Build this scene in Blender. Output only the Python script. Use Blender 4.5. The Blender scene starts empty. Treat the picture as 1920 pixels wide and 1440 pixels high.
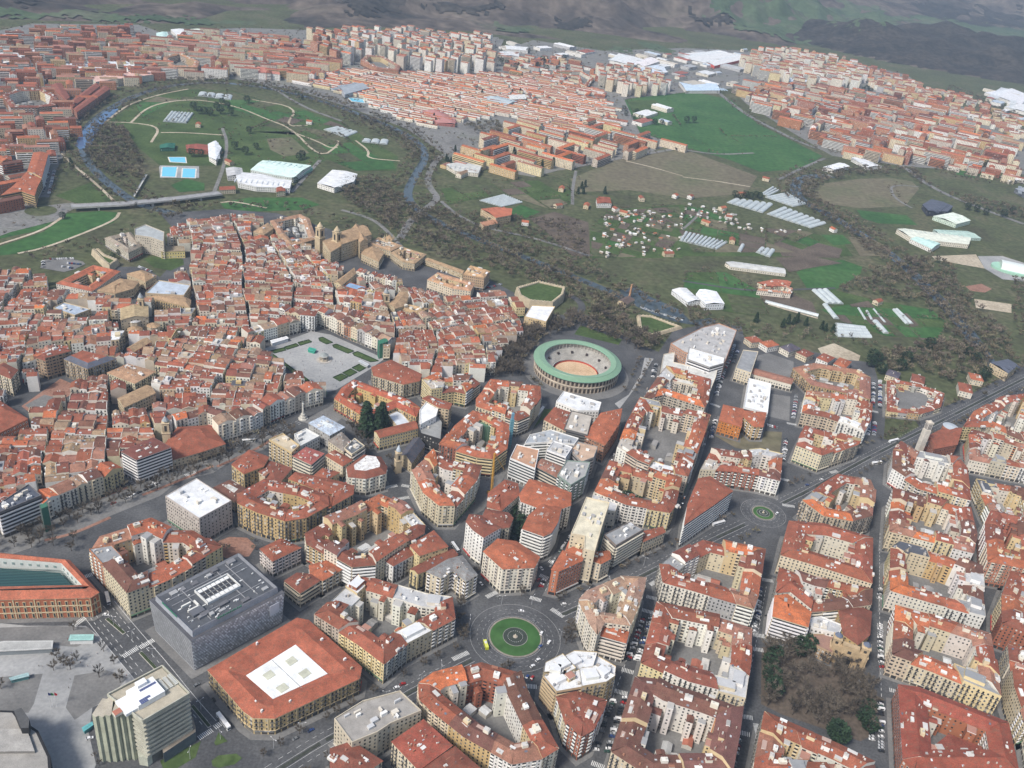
import bpy, math, random
import numpy as np
from mathutils import Vector, Matrix
from mathutils.geometry import tessellate_polygon

# ------------------------------------------------------------------ camera, sky, sun, exposure
SC = bpy.context.scene
COL = SC.collection
F_PX, PITCH, ROLL, CAM_H = 1690.0, math.radians(29.8), math.radians(7.3), 500.0
FWD = Vector((0, math.cos(PITCH), -math.sin(PITCH)))
R0 = Vector((1, 0, 0)); U0 = Vector((0, math.sin(PITCH), math.cos(PITCH)))
IX = R0 * math.cos(ROLL) + U0 * math.sin(ROLL)
IY = R0 * math.sin(ROLL) - U0 * math.cos(ROLL)
cam_data = bpy.data.cameras.new('camera')
cam_data.sensor_width = 36.0
cam_data.lens = F_PX / 1920.0 * 36.0
cam_data.clip_start = 1.0
cam_data.clip_end = 60000.0
cam = bpy.data.objects.new('camera', cam_data)
COL.objects.link(cam)
m3 = Matrix((IX, -IY, -FWD)).transposed()
cam.matrix_world = Matrix.Translation((0, 0, CAM_H)) @ m3.to_4x4()
SC.camera = cam

SUN_EL, SUN_AZ = math.radians(48), math.radians(222)      # azimuth clockwise from +Y
world = bpy.data.worlds.new('World'); SC.world = world
world.use_nodes = True
wn = world.node_tree
sky = wn.nodes.new('ShaderNodeTexSky'); sky.sky_type = 'NISHITA'; sky.sun_disc = False
sky.sun_elevation = SUN_EL; sky.sun_rotation = SUN_AZ
sky.air_density = 1.1; sky.dust_density = 2.6; sky.ozone_density = 1.0
bg = wn.nodes['Background']; bg.inputs['Strength'].default_value = 0.10
wn.links.new(sky.outputs['Color'], bg.inputs['Color'])
sun_data = bpy.data.lights.new('sun', 'SUN'); sun_data.energy = 2.9; sun_data.angle = math.radians(12)
sun_data.color = (1.0, 0.955, 0.89)
sun = bpy.data.objects.new('sun', sun_data); COL.objects.link(sun)
sd = Vector((math.sin(SUN_AZ) * math.cos(SUN_EL), math.cos(SUN_AZ) * math.cos(SUN_EL), math.sin(SUN_EL)))
sun.rotation_euler = sd.to_track_quat('Z', 'Y').to_euler()
SC.view_settings.view_transform = 'Standard'; SC.view_settings.look = 'None'
SC.view_settings.gamma = 1.0; SC.view_settings.use_curve_mapping = False
SC.view_settings.exposure = 0.68
SC.cycles.max_bounces = 5; SC.cycles.diffuse_bounces = 3; SC.cycles.volume_bounces = 0
HAZE_D = 0.000066

# ------------------------------------------------------------------ photo pixel -> ground
TILES = {'BL': (0, 960, 3), 'BM': (640, 960, 3), 'BR': (1280, 960, 3), 'ML': (0, 480, 3), 'MM': (640, 480, 3),
         'MR': (1280, 480, 3), 'TL': (0, 0, 3), 'TM': (640, 0, 3), 'TR': (1280, 0, 3), 'S': (0, 0, 1),
         'Q1': (480, 380, 4), 'Q2': (560, 700, 4), 'Q3': (1040, 560, 16 / 3), 'Q4': (0, 400, 4),
         'Z2': (160, 1230, 48 / 7), 'Z6': (860, 930, 48 / 7), 'Z5': (1160, 1230, 48 / 7), 'Z7': (0, 900, 48 / 7)}

def ray(u, v):
    return FWD * F_PX + IX * (u - 960) + IY * (v - 720)

def unp(u, v, z=0.0):
    d = ray(u, v)
    t = (z - CAM_H) / min(d.z, -1e-3)
    return Vector((d.x * t, d.y * t))

def P(tile, s, z=0.0):
    ox, oy, k = TILES[tile]
    out = []
    for w in s.split():
        a, b = w.split(',')
        out.append(unp(ox + float(a) / k, oy + float(b) / k, z))
    return out

def proj(p):
    d = Vector(p) - Vector((0, 0, CAM_H))
    w = d.dot(FWD)
    return 960 + F_PX * d.dot(IX) / w, 720 + F_PX * d.dot(IY) / w

# ------------------------------------------------------------------ 2D helpers
def area(p):
    return 0.5 * sum(p[i].x * p[(i + 1) % len(p)].y - p[(i + 1) % len(p)].x * p[i].y for i in range(len(p)))

def ccw(p):
    return p if area(p) > 0 else p[::-1]

def cen(p):
    return sum(p, Vector((0, 0))) / len(p)

def inside(q, poly):
    c = False
    n = len(poly)
    for i in range(n):
        a, b = poly[i], poly[i - 1]
        if (a.y > q.y) != (b.y > q.y) and q.x < (b.x - a.x) * (q.y - a.y) / (b.y - a.y) + a.x:
            c = not c
    return c

def seg_dist(q, a, b):
    d = b - a
    L = d.length_squared
    t = 0 if L == 0 else max(0, min(1, (q - a).dot(d) / L))
    return (q - a - d * t).length

def offset(poly, d, closed=True):
    """inward offset (for a CCW polygon) with limited mitres"""
    n = len(poly); out = []
    for i in range(n):
        if not closed and i in (0, n - 1):
            a, b = (poly[0], poly[1]) if i == 0 else (poly[-2], poly[-1])
            e = (b - a).normalized(); nn = Vector((-e.y, e.x))
            out.append(poly[i] + nn * d); continue
        e0 = (poly[i] - poly[i - 1]).normalized(); e1 = (poly[(i + 1) % n] - poly[i]).normalized()
        n0 = Vector((-e0.y, e0.x)); n1 = Vector((-e1.y, e1.x))
        m = n0 + n1
        if m.length < 1e-3: m = n0.copy()
        m.normalize()
        k = max(0.45, m.dot(n1))
        out.append(poly[i] + m * (d / k))
    return out

def clip(poly, p, n):
    """part of the convex polygon with (q-p).n <= 0"""
    out = []
    for i in range(len(poly)):
        a, b = poly[i], poly[(i + 1) % len(poly)]
        da, db = (a - p).dot(n), (b - p).dot(n)
        if da <= 0: out.append(a)
        if (da < 0 < db) or (db < 0 < da):
            out.append(a + (b - a) * (da / (da - db)))
    res = []
    for q in out:
        if not res or (q - res[-1]).length > 0.05: res.append(q)
    if len(res) > 1 and (res[0] - res[-1]).length < 0.05: res.pop()
    return res

def obb(poly):
    """best axis: (centre, unit axis, half length, half width)"""
    best = None
    for i in range(len(poly)):
        e = poly[(i + 1) % len(poly)] - poly[i]
        if e.length < 0.5: continue
        e = e.normalized(); f = Vector((-e.y, e.x))
        us = [q.dot(e) for q in poly]; vs = [q.dot(f) for q in poly]
        A = (max(us) - min(us)) * (max(vs) - min(vs))
        if best is None or A < best[0]:
            c = e * (max(us) + min(us)) / 2 + f * (max(vs) + min(vs)) / 2
            hl, hw = (max(us) - min(us)) / 2, (max(vs) - min(vs)) / 2
            if hw > hl: e, f, hl, hw = f, -e, hw, hl
            best = (A, c, e, hl, hw)
    return best[1:]

def split_rec(poly, amax, rng, out, aspect=1.35):
    A = abs(area(poly))
    if A < 14: return
    if A <= amax * rng.uniform(0.75, 1.3) or len(poly) < 3:
        out.append(poly); return
    c, e, hl, hw = obb(poly)
    n = e if hl > hw * 0.75 else Vector((-e.y, e.x))
    p = c + n * rng.uniform(-0.16, 0.16) * hl
    a, b = clip(poly, p, n), clip(poly, p, -n)
    if len(a) < 3 or len(b) < 3:
        out.append(poly); return
    split_rec(a, amax, rng, out); split_rec(b, amax, rng, out)

def V3(p, z): return (p[0], p[1], z)

# ------------------------------------------------------------------ mesh buffer
class MB:
    def __init__(s):
        s.v = []; s.f = []; s.c = []
    def poly(s, pts, col):
        k = len(s.v); s.v.extend(tuple(p) for p in pts); s.f.append(tuple(range(k, k + len(pts)))); s.c.append(col)
    def prism(s, poly, z0, z1, col, top=None, bottom=False):
        n = len(poly)
        for i in range(n):
            a, b = poly[i], poly[(i + 1) % n]
            s.poly([V3(a, z0), V3(b, z0), V3(b, z1), V3(a, z1)], col)
        s.cap(poly, z1, top or col)
    def cap(s, poly, z, col):
        if len(poly) <= 4:
            s.poly([V3(p, z) for p in poly], col); return
        for t in tessellate_polygon([[Vector((p[0], p[1], 0)) for p in poly]]):
            q = [poly[i] for i in t]
            if area([Vector(x[:2]) for x in q]) < 0: q.reverse()
            s.poly([V3(p, z) for p in q], col)
    def box(s, c, e, lx, ly, z0, z1, col, top=None):
        e = Vector(e[:2]); f = Vector((-e.y, e.x)); c = Vector(c[:2])
        q = [c - e * lx / 2 - f * ly / 2, c + e * lx / 2 - f * ly / 2, c + e * lx / 2 + f * ly / 2, c - e * lx / 2 + f * ly / 2]
        s.prism(q, z0, z1, col, top)
    def cyl(s, c, r0, r1, z0, z1, n, col, cap=True):
        for i in range(n):
            a, b = 2 * math.pi * i / n, 2 * math.pi * (i + 1) / n
            q = [(c[0] + r0 * math.cos(a), c[1] + r0 * math.sin(a), z0), (c[0] + r0 * math.cos(b), c[1] + r0 * math.sin(b), z0)]
            if r1 > 1e-6: q += [(c[0] + r1 * math.cos(b), c[1] + r1 * math.sin(b), z1), (c[0] + r1 * math.cos(a), c[1] + r1 * math.sin(a), z1)]
            else: q += [(c[0], c[1], z1)]
            s.poly(q, col)
        if cap and r1 > 1e-6:
            s.poly([(c[0] + r1 * math.cos(2 * math.pi * i / n), c[1] + r1 * math.sin(2 * math.pi * i / n), z1) for i in range(n)], col)
    def tube(s, a, b, r, col, n=5):
        a, b = Vector(a), Vector(b); d = (b - a)
        if d.length < 1e-6: return
        d.normalize(); x = d.orthogonal().normalized(); y = d.cross(x)
        ra = [a + (x * math.cos(t) + y * math.sin(t)) * r for t in [2 * math.pi * i / n for i in range(n)]]
        rb = [q + (b - a) for q in ra]
        for i in range(n):
            j = (i + 1) % n
            s.poly([ra[i], ra[j], rb[j], rb[i]], col)
        s.poly(rb, col); s.poly(ra[::-1], col)
    def mesh(s, name, mat, org=(0, 0, 0)):
        me = bpy.data.meshes.new(name)
        ox, oy, oz = org
        me.from_pydata([(x - ox, y - oy, z - oz) for x, y, z in s.v], [], s.f)
        at = me.attributes.new('Col', 'FLOAT_COLOR', 'FACE')
        at.data.foreach_set('color', np.array([(c[0], c[1], c[2], 1.0) for c in s.c], dtype=np.float32).ravel())
        me.materials.append(mat)
        return me

def link(name, me, parent=None, loc=(0, 0, 0)):
    o = bpy.data.objects.new(name, me); COL.objects.link(o)
    if parent is not None: o.parent = parent
    else: o.location = loc
    return o

def tag(o, label=None, cat=None, group=None, kind=None):
    if label: o['label'] = label
    if cat: o['category'] = cat
    if group: o['group'] = group
    if kind: o['kind'] = kind
    return o

def thing(name, label, cat, loc, group=None, kind=None):
    o = bpy.data.objects.new(name, None); o.empty_display_size = 1.0
    COL.objects.link(o); o.location = loc
    return tag(o, label, cat, group, kind)

def part(name, mb, mat, root, kind=None, under=None):
    if not mb.f: return None
    l = root.location
    o = link(name, mb.mesh(name, mat, (l.x, l.y, l.z)), under or root)
    if kind: o['kind'] = kind
    return o

def copy_tree(o, loc=None, rotz=None, scale=None, parent=None):
    c = o.copy(); COL.objects.link(c); c.parent = parent
    if loc is not None: c.location = loc
    if rotz is not None: c.rotation_euler = (0, 0, rotz)
    if scale is not None: c.scale = scale
    for ch in o.children: copy_tree(ch, parent=c)
    return c

# ------------------------------------------------------------------ materials
def mat_col(name, rough=0.85, noise=0.25, scale=0.25, streak=0.0, spec=0.2, bump=0.0, fine=0.0, stain=None):
    """base colour from the face attribute, weathered by noise"""
    m = bpy.data.materials.new(name); m.use_nodes = True
    nt = m.node_tree; N = nt.nodes; L = nt.links
    b = N['Principled BSDF']; b.inputs['Roughness'].default_value = rough
    b.inputs['Specular IOR Level'].default_value = spec
    at = N.new('ShaderNodeAttribute'); at.attribute_name = 'Col'
    geo = N.new('ShaderNodeNewGeometry')
    n1 = N.new('ShaderNodeTexNoise'); n1.inputs['Scale'].default_value = scale; n1.inputs['Detail'].default_value = 6; n1.inputs['Roughness'].default_value = 0.65
    L.new(geo.outputs['Position'], n1.inputs['Vector'])
    mr = N.new('ShaderNodeMapRange'); mr.inputs['From Min'].default_value = 0.3; mr.inputs['From Max'].default_value = 0.7
    mr.inputs['To Min'].default_value = 1 - noise; mr.inputs['To Max'].default_value = 1 + noise
    L.new(n1.outputs['Fac'], mr.inputs['Value'])
    fac = mr.outputs['Result']
    if fine:
        n2 = N.new('ShaderNodeTexNoise'); n2.inputs['Scale'].default_value = 1.6; n2.inputs['Detail'].default_value = 3
        L.new(geo.outputs['Position'], n2.inputs['Vector'])
        m2 = N.new('ShaderNodeMapRange'); m2.inputs['From Min'].default_value = 0.3; m2.inputs['From Max'].default_value = 0.7
        m2.inputs['To Min'].default_value = 1 - fine; m2.inputs['To Max'].default_value = 1 + fine
        L.new(n2.outputs['Fac'], m2.inputs['Value'])
        mm = N.new('ShaderNodeMath'); mm.operation = 'MULTIPLY'
        L.new(fac, mm.inputs[0]); L.new(m2.outputs['Result'], mm.inputs[1]); fac = mm.outputs[0]
    mx = N.new('ShaderNodeVectorMath'); mx.operation = 'SCALE'
    L.new(at.outputs['Color'], mx.inputs[0]); L.new(fac, mx.inputs['Scale'])
    out = mx.outputs['Vector']
    if stain:
        n3 = N.new('ShaderNodeTexNoise'); n3.inputs['Scale'].default_value = 0.42; n3.inputs['Detail'].default_value = 7; n3.inputs['Roughness'].default_value = 0.7
        L.new(geo.outputs['Position'], n3.inputs['Vector'])
        m3_ = N.new('ShaderNodeMapRange'); m3_.inputs['From Min'].default_value = 0.48; m3_.inputs['From Max'].default_value = 0.66; m3_.inputs['To Max'].default_value = 0.6
        L.new(n3.outputs['Fac'], m3_.inputs['Value'])
        mc = N.new('ShaderNodeMix'); mc.data_type = 'RGBA'; mc.inputs['B'].default_value = (*stain, 1)
        L.new(m3_.outputs['Result'], mc.inputs['Factor']); L.new(out, mc.inputs['A']); out = mc.outputs['Result']
    L.new(out, b.inputs['Base Color'])
    if bump:
        bp = N.new('ShaderNodeBump'); bp.inputs['Strength'].default_value = bump; bp.inputs['Distance'].default_value = 0.3
        L.new(n1.outputs['Fac'], bp.inputs['Height']); L.new(bp.outputs['Normal'], b.inputs['Normal'])
    return m

def mat_ground(name, cols, scale, rough=0.95, stops=None, scale2=None, amt2=0.25, spec=0.1):
    """noise-mixed ground colours in world space"""
    m = bpy.data.materials.new(name); m.use_nodes = True
    nt = m.node_tree; N = nt.nodes; L = nt.links
    b = N['Principled BSDF']; b.inputs['Roughness'].default_value = rough; b.inputs['Specular IOR Level'].default_value = spec
    geo = N.new('ShaderNodeNewGeometry')
    n1 = N.new('ShaderNodeTexNoise'); n1.inputs['Scale'].default_value = scale; n1.inputs['Detail'].default_value = 8; n1.inputs['Roughness'].default_value = 0.62
    L.new(geo.outputs['Position'], n1.inputs['Vector'])
    cr = N.new('ShaderNodeValToRGB')
    el = cr.color_ramp.elements
    k = len(cols)
    stops = stops or [0.32 + 0.36 * i / (k - 1) for i in range(k)]
    el[0].position = stops[0]; el[0].color = (*cols[0], 1); el[1].position = stops[-1]; el[1].color = (*cols[-1], 1)
    for i in range(1, k - 1):
        e = el.new(stops[i]); e.color = (*cols[i], 1)
    L.new(n1.outputs['Fac'], cr.inputs['Fac'])
    n2 = N.new('ShaderNodeTexNoise'); n2.inputs['Scale'].default_value = scale2 or scale * 12; n2.inputs['Detail'].default_value = 5
    L.new(geo.outputs['Position'], n2.inputs['Vector'])
    mr = N.new('ShaderNodeMapRange'); mr.inputs['From Min'].default_value = 0.3; mr.inputs['From Max'].default_value = 0.7
    mr.inputs['To Min'].default_value = 1 - amt2; mr.inputs['To Max'].default_value = 1 + amt2
    L.new(n2.outputs['Fac'], mr.inputs['Value'])
    mx = N.new('ShaderNodeVectorMath'); mx.operation = 'SCALE'
    L.new(cr.outputs['Color'], mx.inputs[0]); L.new(mr.outputs['Result'], mx.inputs['Scale'])
    L.new(mx.outputs['Vector'], b.inputs['Base Color'])
    return m

M_WALL = mat_col('rendered_wall', 0.9, 0.10, 0.18, fine=0.08)
M_ROOF = mat_col('clay_tile_roof', 0.85, 0.28, 0.13, fine=0.30, stain=(.155, .095, .066))
M_FLAT = mat_col('flat_roof', 0.85, 0.22, 0.12, fine=0.12)
M_GLASS = mat_col('window_glass', 0.25, 0.05, 0.4, spec=0.5)
M_TRIM = mat_col('trim', 0.8, 0.08, 0.3)
M_STONE = mat_col('stone', 0.9, 0.22, 0.15, fine=0.14)
M_METAL = mat_col('painted_metal', 0.45, 0.06, 0.3, spec=0.4)
M_BARK = mat_col('bark', 0.95, 0.25, 0.2)
M_LEAF = mat_col('evergreen_leaf', 0.8, 0.35, 0.25, fine=0.2)
M_CAR = mat_col('car_paint', 0.3, 0.02, 0.3, spec=0.5)
M_PLASTIC = mat_col('greenhouse_film', 0.35, 0.10, 0.4, spec=0.5)
M_PAINT = mat_col('road_paint', 0.8, 0.25, 0.5)
M_LAWN = mat_ground('lawn', [(.042, .064, .024), (.060, .094, .032), (.088, .120, .046)], 0.02)
M_FIELD = mat_ground('bright_field', [(.034, .085, .028), (.046, .112, .034), (.066, .132, .046)], 0.008)
M_ROUGH = mat_ground('rough_grass', [(.066, .066, .040), (.078, .090, .044), (.118, .108, .068)], 0.010, amt2=0.35)
M_DRY = mat_ground('dry_field', [(.13, .112, .078), (.15, .134, .088), (.115, .12, .068)], 0.008)
M_SOIL = mat_ground('ploughed_soil', [(.085, .068, .054), (.11, .088, .07), (.14, .114, .09)], 0.03)
M_DIRT = mat_ground('pale_dirt', [(.30, .25, .18), (.42, .36, .27), (.5, .44, .34)], 0.02)
M_ASPH = mat_ground('asphalt', [(.062, .063, .066), (.085, .086, .089), (.118, .119, .121)], 0.03, scale2=0.6)
M_PAVE = mat_ground('paving', [(.13, .128, .125), (.17, .167, .162), (.215, .21, .202)], 0.03, scale2=0.5, amt2=0.15)
M_LPAVE = mat_ground('pale_paving', [(.24, .242, .242), (.31, .31, .305), (.38, .375, .362)], 0.02, scale2=0.4, amt2=0.12)
M_SAND = mat_ground('arena_sand', [(.45, .31, .19), (.55, .39, .25), (.6, .44, .29)], 0.06)
M_TOWN = mat_ground('distant_street', [(.13, .127, .122), (.20, .195, .186), (.15, .155, .13)], 0.02)
M_CLAY = mat_ground('red_clay', [(.2, .11, .08), (.27, .15, .11), (.3, .18, .14)], 0.04)

def mat_water(name, col):
    m = bpy.data.materials.new(name); m.use_nodes = True
    N = m.node_tree.nodes; L = m.node_tree.links; b = N['Principled BSDF']
    b.inputs['Base Color'].default_value = (*col, 1); b.inputs['Roughness'].default_value = 0.08
    n = N.new('ShaderNodeTexNoise'); n.inputs['Scale'].default_value = 0.4; n.inputs['Detail'].default_value = 4
    g = N.new('ShaderNodeNewGeometry'); L.new(g.outputs['Position'], n.inputs['Vector'])
    bp = N.new('ShaderNodeBump'); bp.inputs['Strength'].default_value = 0.25; bp.inputs['Distance'].default_value = 0.2
    L.new(n.outputs['Fac'], bp.inputs['Height']); L.new(bp.outputs['Normal'], b.inputs['Normal'])
    return m
M_RIVER = mat_water('river_water', (.06, .075, .08))
M_SKYTINT = mat_water('sky_tinted_river', (.07, .14, .27))  # sky reflection on the western reach, painted into the base colour
M_POOL = mat_water('pool_water', (.16, .55, .72))
# ------------------------------------------------------------------ palettes (name, linear colour)
WALLS = [('cream', (.60, .52, .38)), ('pale yellow', (.62, .52, .30)), ('ochre', (.50, .36, .18)), ('white', (.70, .68, .63)),
         ('beige', (.47, .41, .33)), ('brick red', (.30, .115, .07)), ('orange brick', (.42, .19, .10)), ('grey', (.40, .39, .37)),
         ('sand', (.54, .45, .32)), ('ivory', (.66, .61, .51))]
WW_ENS = [5, 4, 2.2, 3.5, 2.5, 1.2, .8, 1, 3, 4]
WW_OLD = [4, 1.5, 1, 9, 2, .6, .6, .8, 2, 6]
WW_FAR = [4, 1.5, 1.5, 2.5, 2.5, 3.5, 3, .6, 2.5, 2]
ROOFS = [('terracotta', (.27, .088, .053)), ('orange-red', (.36, .115, .060)), ('rust', (.21, .073, .049)), ('brown', (.150, .070, .052)),
         ('faded red', (.30, .145, .102)), ('bright orange', (.48, .146, .060)), ('tan', (.29, .20, .13))]
RW_ENS = [6, 3.5, 4, 2, 2, .7, 0]
RW_OLD = [4, 1.6, 5, 4, 4.5, .5, 3.6]
RW_FAR = [3, 3, 2, 1, 6, .6, 1.6]
FLATS = [('grey', (.27, .275, .28)), ('white', (.64, .645, .645)), ('beige', (.42, .38, .33)), ('slate', (.09, .095, .11)), ('light grey', (.45, .45, .45))]
WHITE = (.74, .73, .70)
NUM = {1: 'one', 2: 'two', 3: 'three', 4: 'four', 5: 'five', 6: 'six', 7: 'seven', 8: 'eight', 9: 'nine', 10: 'ten', 11: 'eleven', 12: 'twelve', 13: 'thirteen', 14: 'fourteen', 15: 'fifteen'}

def pick(rng, table, w):
    return rng.choices(table, w)[0]

def jit(rng, c, a=0.08):
    k = 1 + rng.uniform(-a, a)
    return (c[0] * k, c[1] * k * (1 + rng.uniform(-a, a) * .3), c[2] * k * (1 + rng.uniform(-a, a) * .5))

def pane(rng):
    r = rng.random()
    if r < 0.68:
        k = rng.uniform(.018, .06); return (k, k * 1.05, k * 1.12)
    if r < 0.9:
        k = rng.uniform(.10, .2); return (k, k, k * .95)
    k = rng.uniform(.35, .6); return (k, k * .97, k * .9)

def facade(W, T, a, b, z0, z1, style, rng, trim, shop=True, runs=None):
    """windows and balconies on the wall a->b (outside is to the right of a->b)"""
    d = b - a; L = d.length
    if L < 2.2 or z1 - z0 < 3.5: return
    e = d / L; n = Vector((e.y, -e.x))
    H = z1 - z0
    g = 3.9 if shop and H > 9 else 0.6
    nf = max(1, int((H - g - 0.3) / 3.0)); fh = (H - g - 0.2) / nf
    def q(mb, s0, s1, za, zb, off, col):
        p0 = a + e * s0 + n * off; p1 = a + e * s1 + n * off
        mb.poly([V3(p0, za), V3(p1, za), V3(p1, zb), V3(p0, zb)], col)
    def bx(s0, s1, za, zb, dep, col, off=0.0):
        p = [a + e * s0 + n * off, a + e * s0 + n * (off + dep), a + e * s1 + n * (off + dep), a + e * s1 + n * off]
        T.prism(p, za, zb, col); T.poly([V3(x, za) for x in p[::-1]], col)
    if shop and H > 9:
        k = max(1, int(L / 4.2)); w = L / k
        for i in range(k):
            c = rng.choice([(.035, .037, .04), (.06, .055, .05), (.10, .09, .08), (.16, .15, .13)])
            q(W, i * w + .45, (i + 1) * w - .45, z0 + .3, z0 + 3.1, .06, c)
        if rng.random() < .3:
            bx(.5, L - .5, z0 + 3.1, z0 + 3.4, rng.uniform(.6, 1.3), rng.choice([(.3, .3, .3), (.35, .06, .05), (.08, .16, .1), (.5, .47, .4)]))
    sp = rng.uniform(2.5, 3.2) if style != 'far' else 3.4
    k = max(1, int((L - .8) / sp)); w = L / k
    for f in range(nf):
        zb = z0 + g + f * fh
        if style == 'band':
            dep = 1.1
            q(W, .5, L - .5, zb + .9, zb + 2.35, .05, (.05, .05, .055))
            for i in range(k):
                if rng.random() < .35: q(W, i * w + .3, (i + 1) * w - .3, zb + .2, zb + 2.3, .08, pane(rng))
            if runs is not None and L > 6:
                K = T; T_ = MB(); p = [a + e * .3, a + e * .3 + n * dep, a + e * (L - .3) + n * dep, a + e * (L - .3)]
                T_.prism(p, zb - .1, zb + .85, trim); T_.poly([V3(x, zb - .1) for x in p[::-1]], trim); runs.append(T_)
            else: bx(.3, L - .3, zb - .1, zb + .85, dep, trim)
            continue
        if style == 'stripe':
            q(W, .25, L - .25, zb + 1.0, zb + 2.55, .05, (.035, .037, .045))
            bx(.1, L - .1, zb - .35, zb + .95, .35, trim)
            continue
        for i in range(k):
            c = (i + .5) * w
            if style == 'bay' and i % 3 == 1 and 0 < f:
                bx(c - 1.25, c + 1.25, zb + .05, zb + fh - .1, .85, trim)
                q(W, c - 1.1, c + 1.1, zb + .95, zb + 2.4, .88, pane(rng))
            elif style == 'balc' and i % 3 != 2:
                q(W, c - .65, c + .65, zb + .1, zb + 2.35, .05, pane(rng))
                bx(c - 1.15, c + 1.15, zb - .12, zb + .06, .85, (.25, .24, .22))
                q(T, c - 1.15, c + 1.15, zb + .06, zb + .95, .86, (.10, .10, .10))
            elif style == 'loggia' and i % 2 == 0:
                q(W, c - 1.25, c + 1.25, zb + .2, zb + 2.45, .05, (.035, .035, .04))
                bx(c - 1.3, c + 1.3, zb - .1, zb + .9, .55, trim)
            elif style == 'rear':
                if rng.random() < .8: q(W, c - .6, c + .6, zb + .8, zb + 2.2, .05, pane(rng))
            else:
                q(T, c - .78, c + .78, zb + .62, zb + 2.5, .03, trim)
                q(W, c - .6, c + .6, zb + .75, zb + 2.35, .06, pane(rng))

STYLES = ['punch', 'balc', 'bay', 'loggia', 'band', 'punch', 'balc', 'loggia']
USED = {}
ROOT_N = {'houses': 0}

def roof_bits(FX, c, e, hl, hw, z, rise, rng, n, big):
    """chimneys, skylights and small vents on a pitched roof; local slope falls away from axis e"""
    f = Vector((-e.y, e.x))
    for _ in range(n):
        u, v = rng.uniform(-.85, .85) * hl, rng.uniform(-.75, .75) * hw
        p = c + e * u + f * v
        zz = z + rise * (1 - abs(v) / hw)
        r = rng.random()
        if r < .5:
            FX.box(p, e, rng.uniform(.5, 1.3), rng.uniform(.45, .8), zz - .5, zz + rng.uniform(.9, 1.7), rng.choice([(.5, .45, .38), (.62, .6, .56), (.34, .17, .11), (.42, .36, .3)]))
        elif r < .8:
            s = 1 if v > 0 else -1
            a, w2 = rng.uniform(.5, 1.0), rng.uniform(.4, .8)
            q = []
            for du, dv in ((-a, -w2), (a, -w2), (a, w2), (-a, w2)):
                v2 = v + dv
                q.append(V3(c + e * (u + du) + f * v2, z + rise * (1 - abs(v2) / hw) + .22))
            FX.poly(q, rng.choice([(.45, .48, .52), (.58, .59, .59), (.12, .14, .18), (.2, .22, .25)]))
        else:
            w2 = rng.uniform(.9, 1.8) * (1.6 if big else 1)
            FX.box(p, e, w2 * rng.uniform(1, 2.2), w2, zz - 1.2, zz + rng.uniform(.1, .9), rng.choice([(.66, .64, .6), (.6, .58, .53), (.44, .41, .37), (.55, .48, .38)]), rng.choice([(.64, .62, .59), (.5, .48, .45), (.34, .32, .3), (.3, .14, .09)]))

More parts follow.
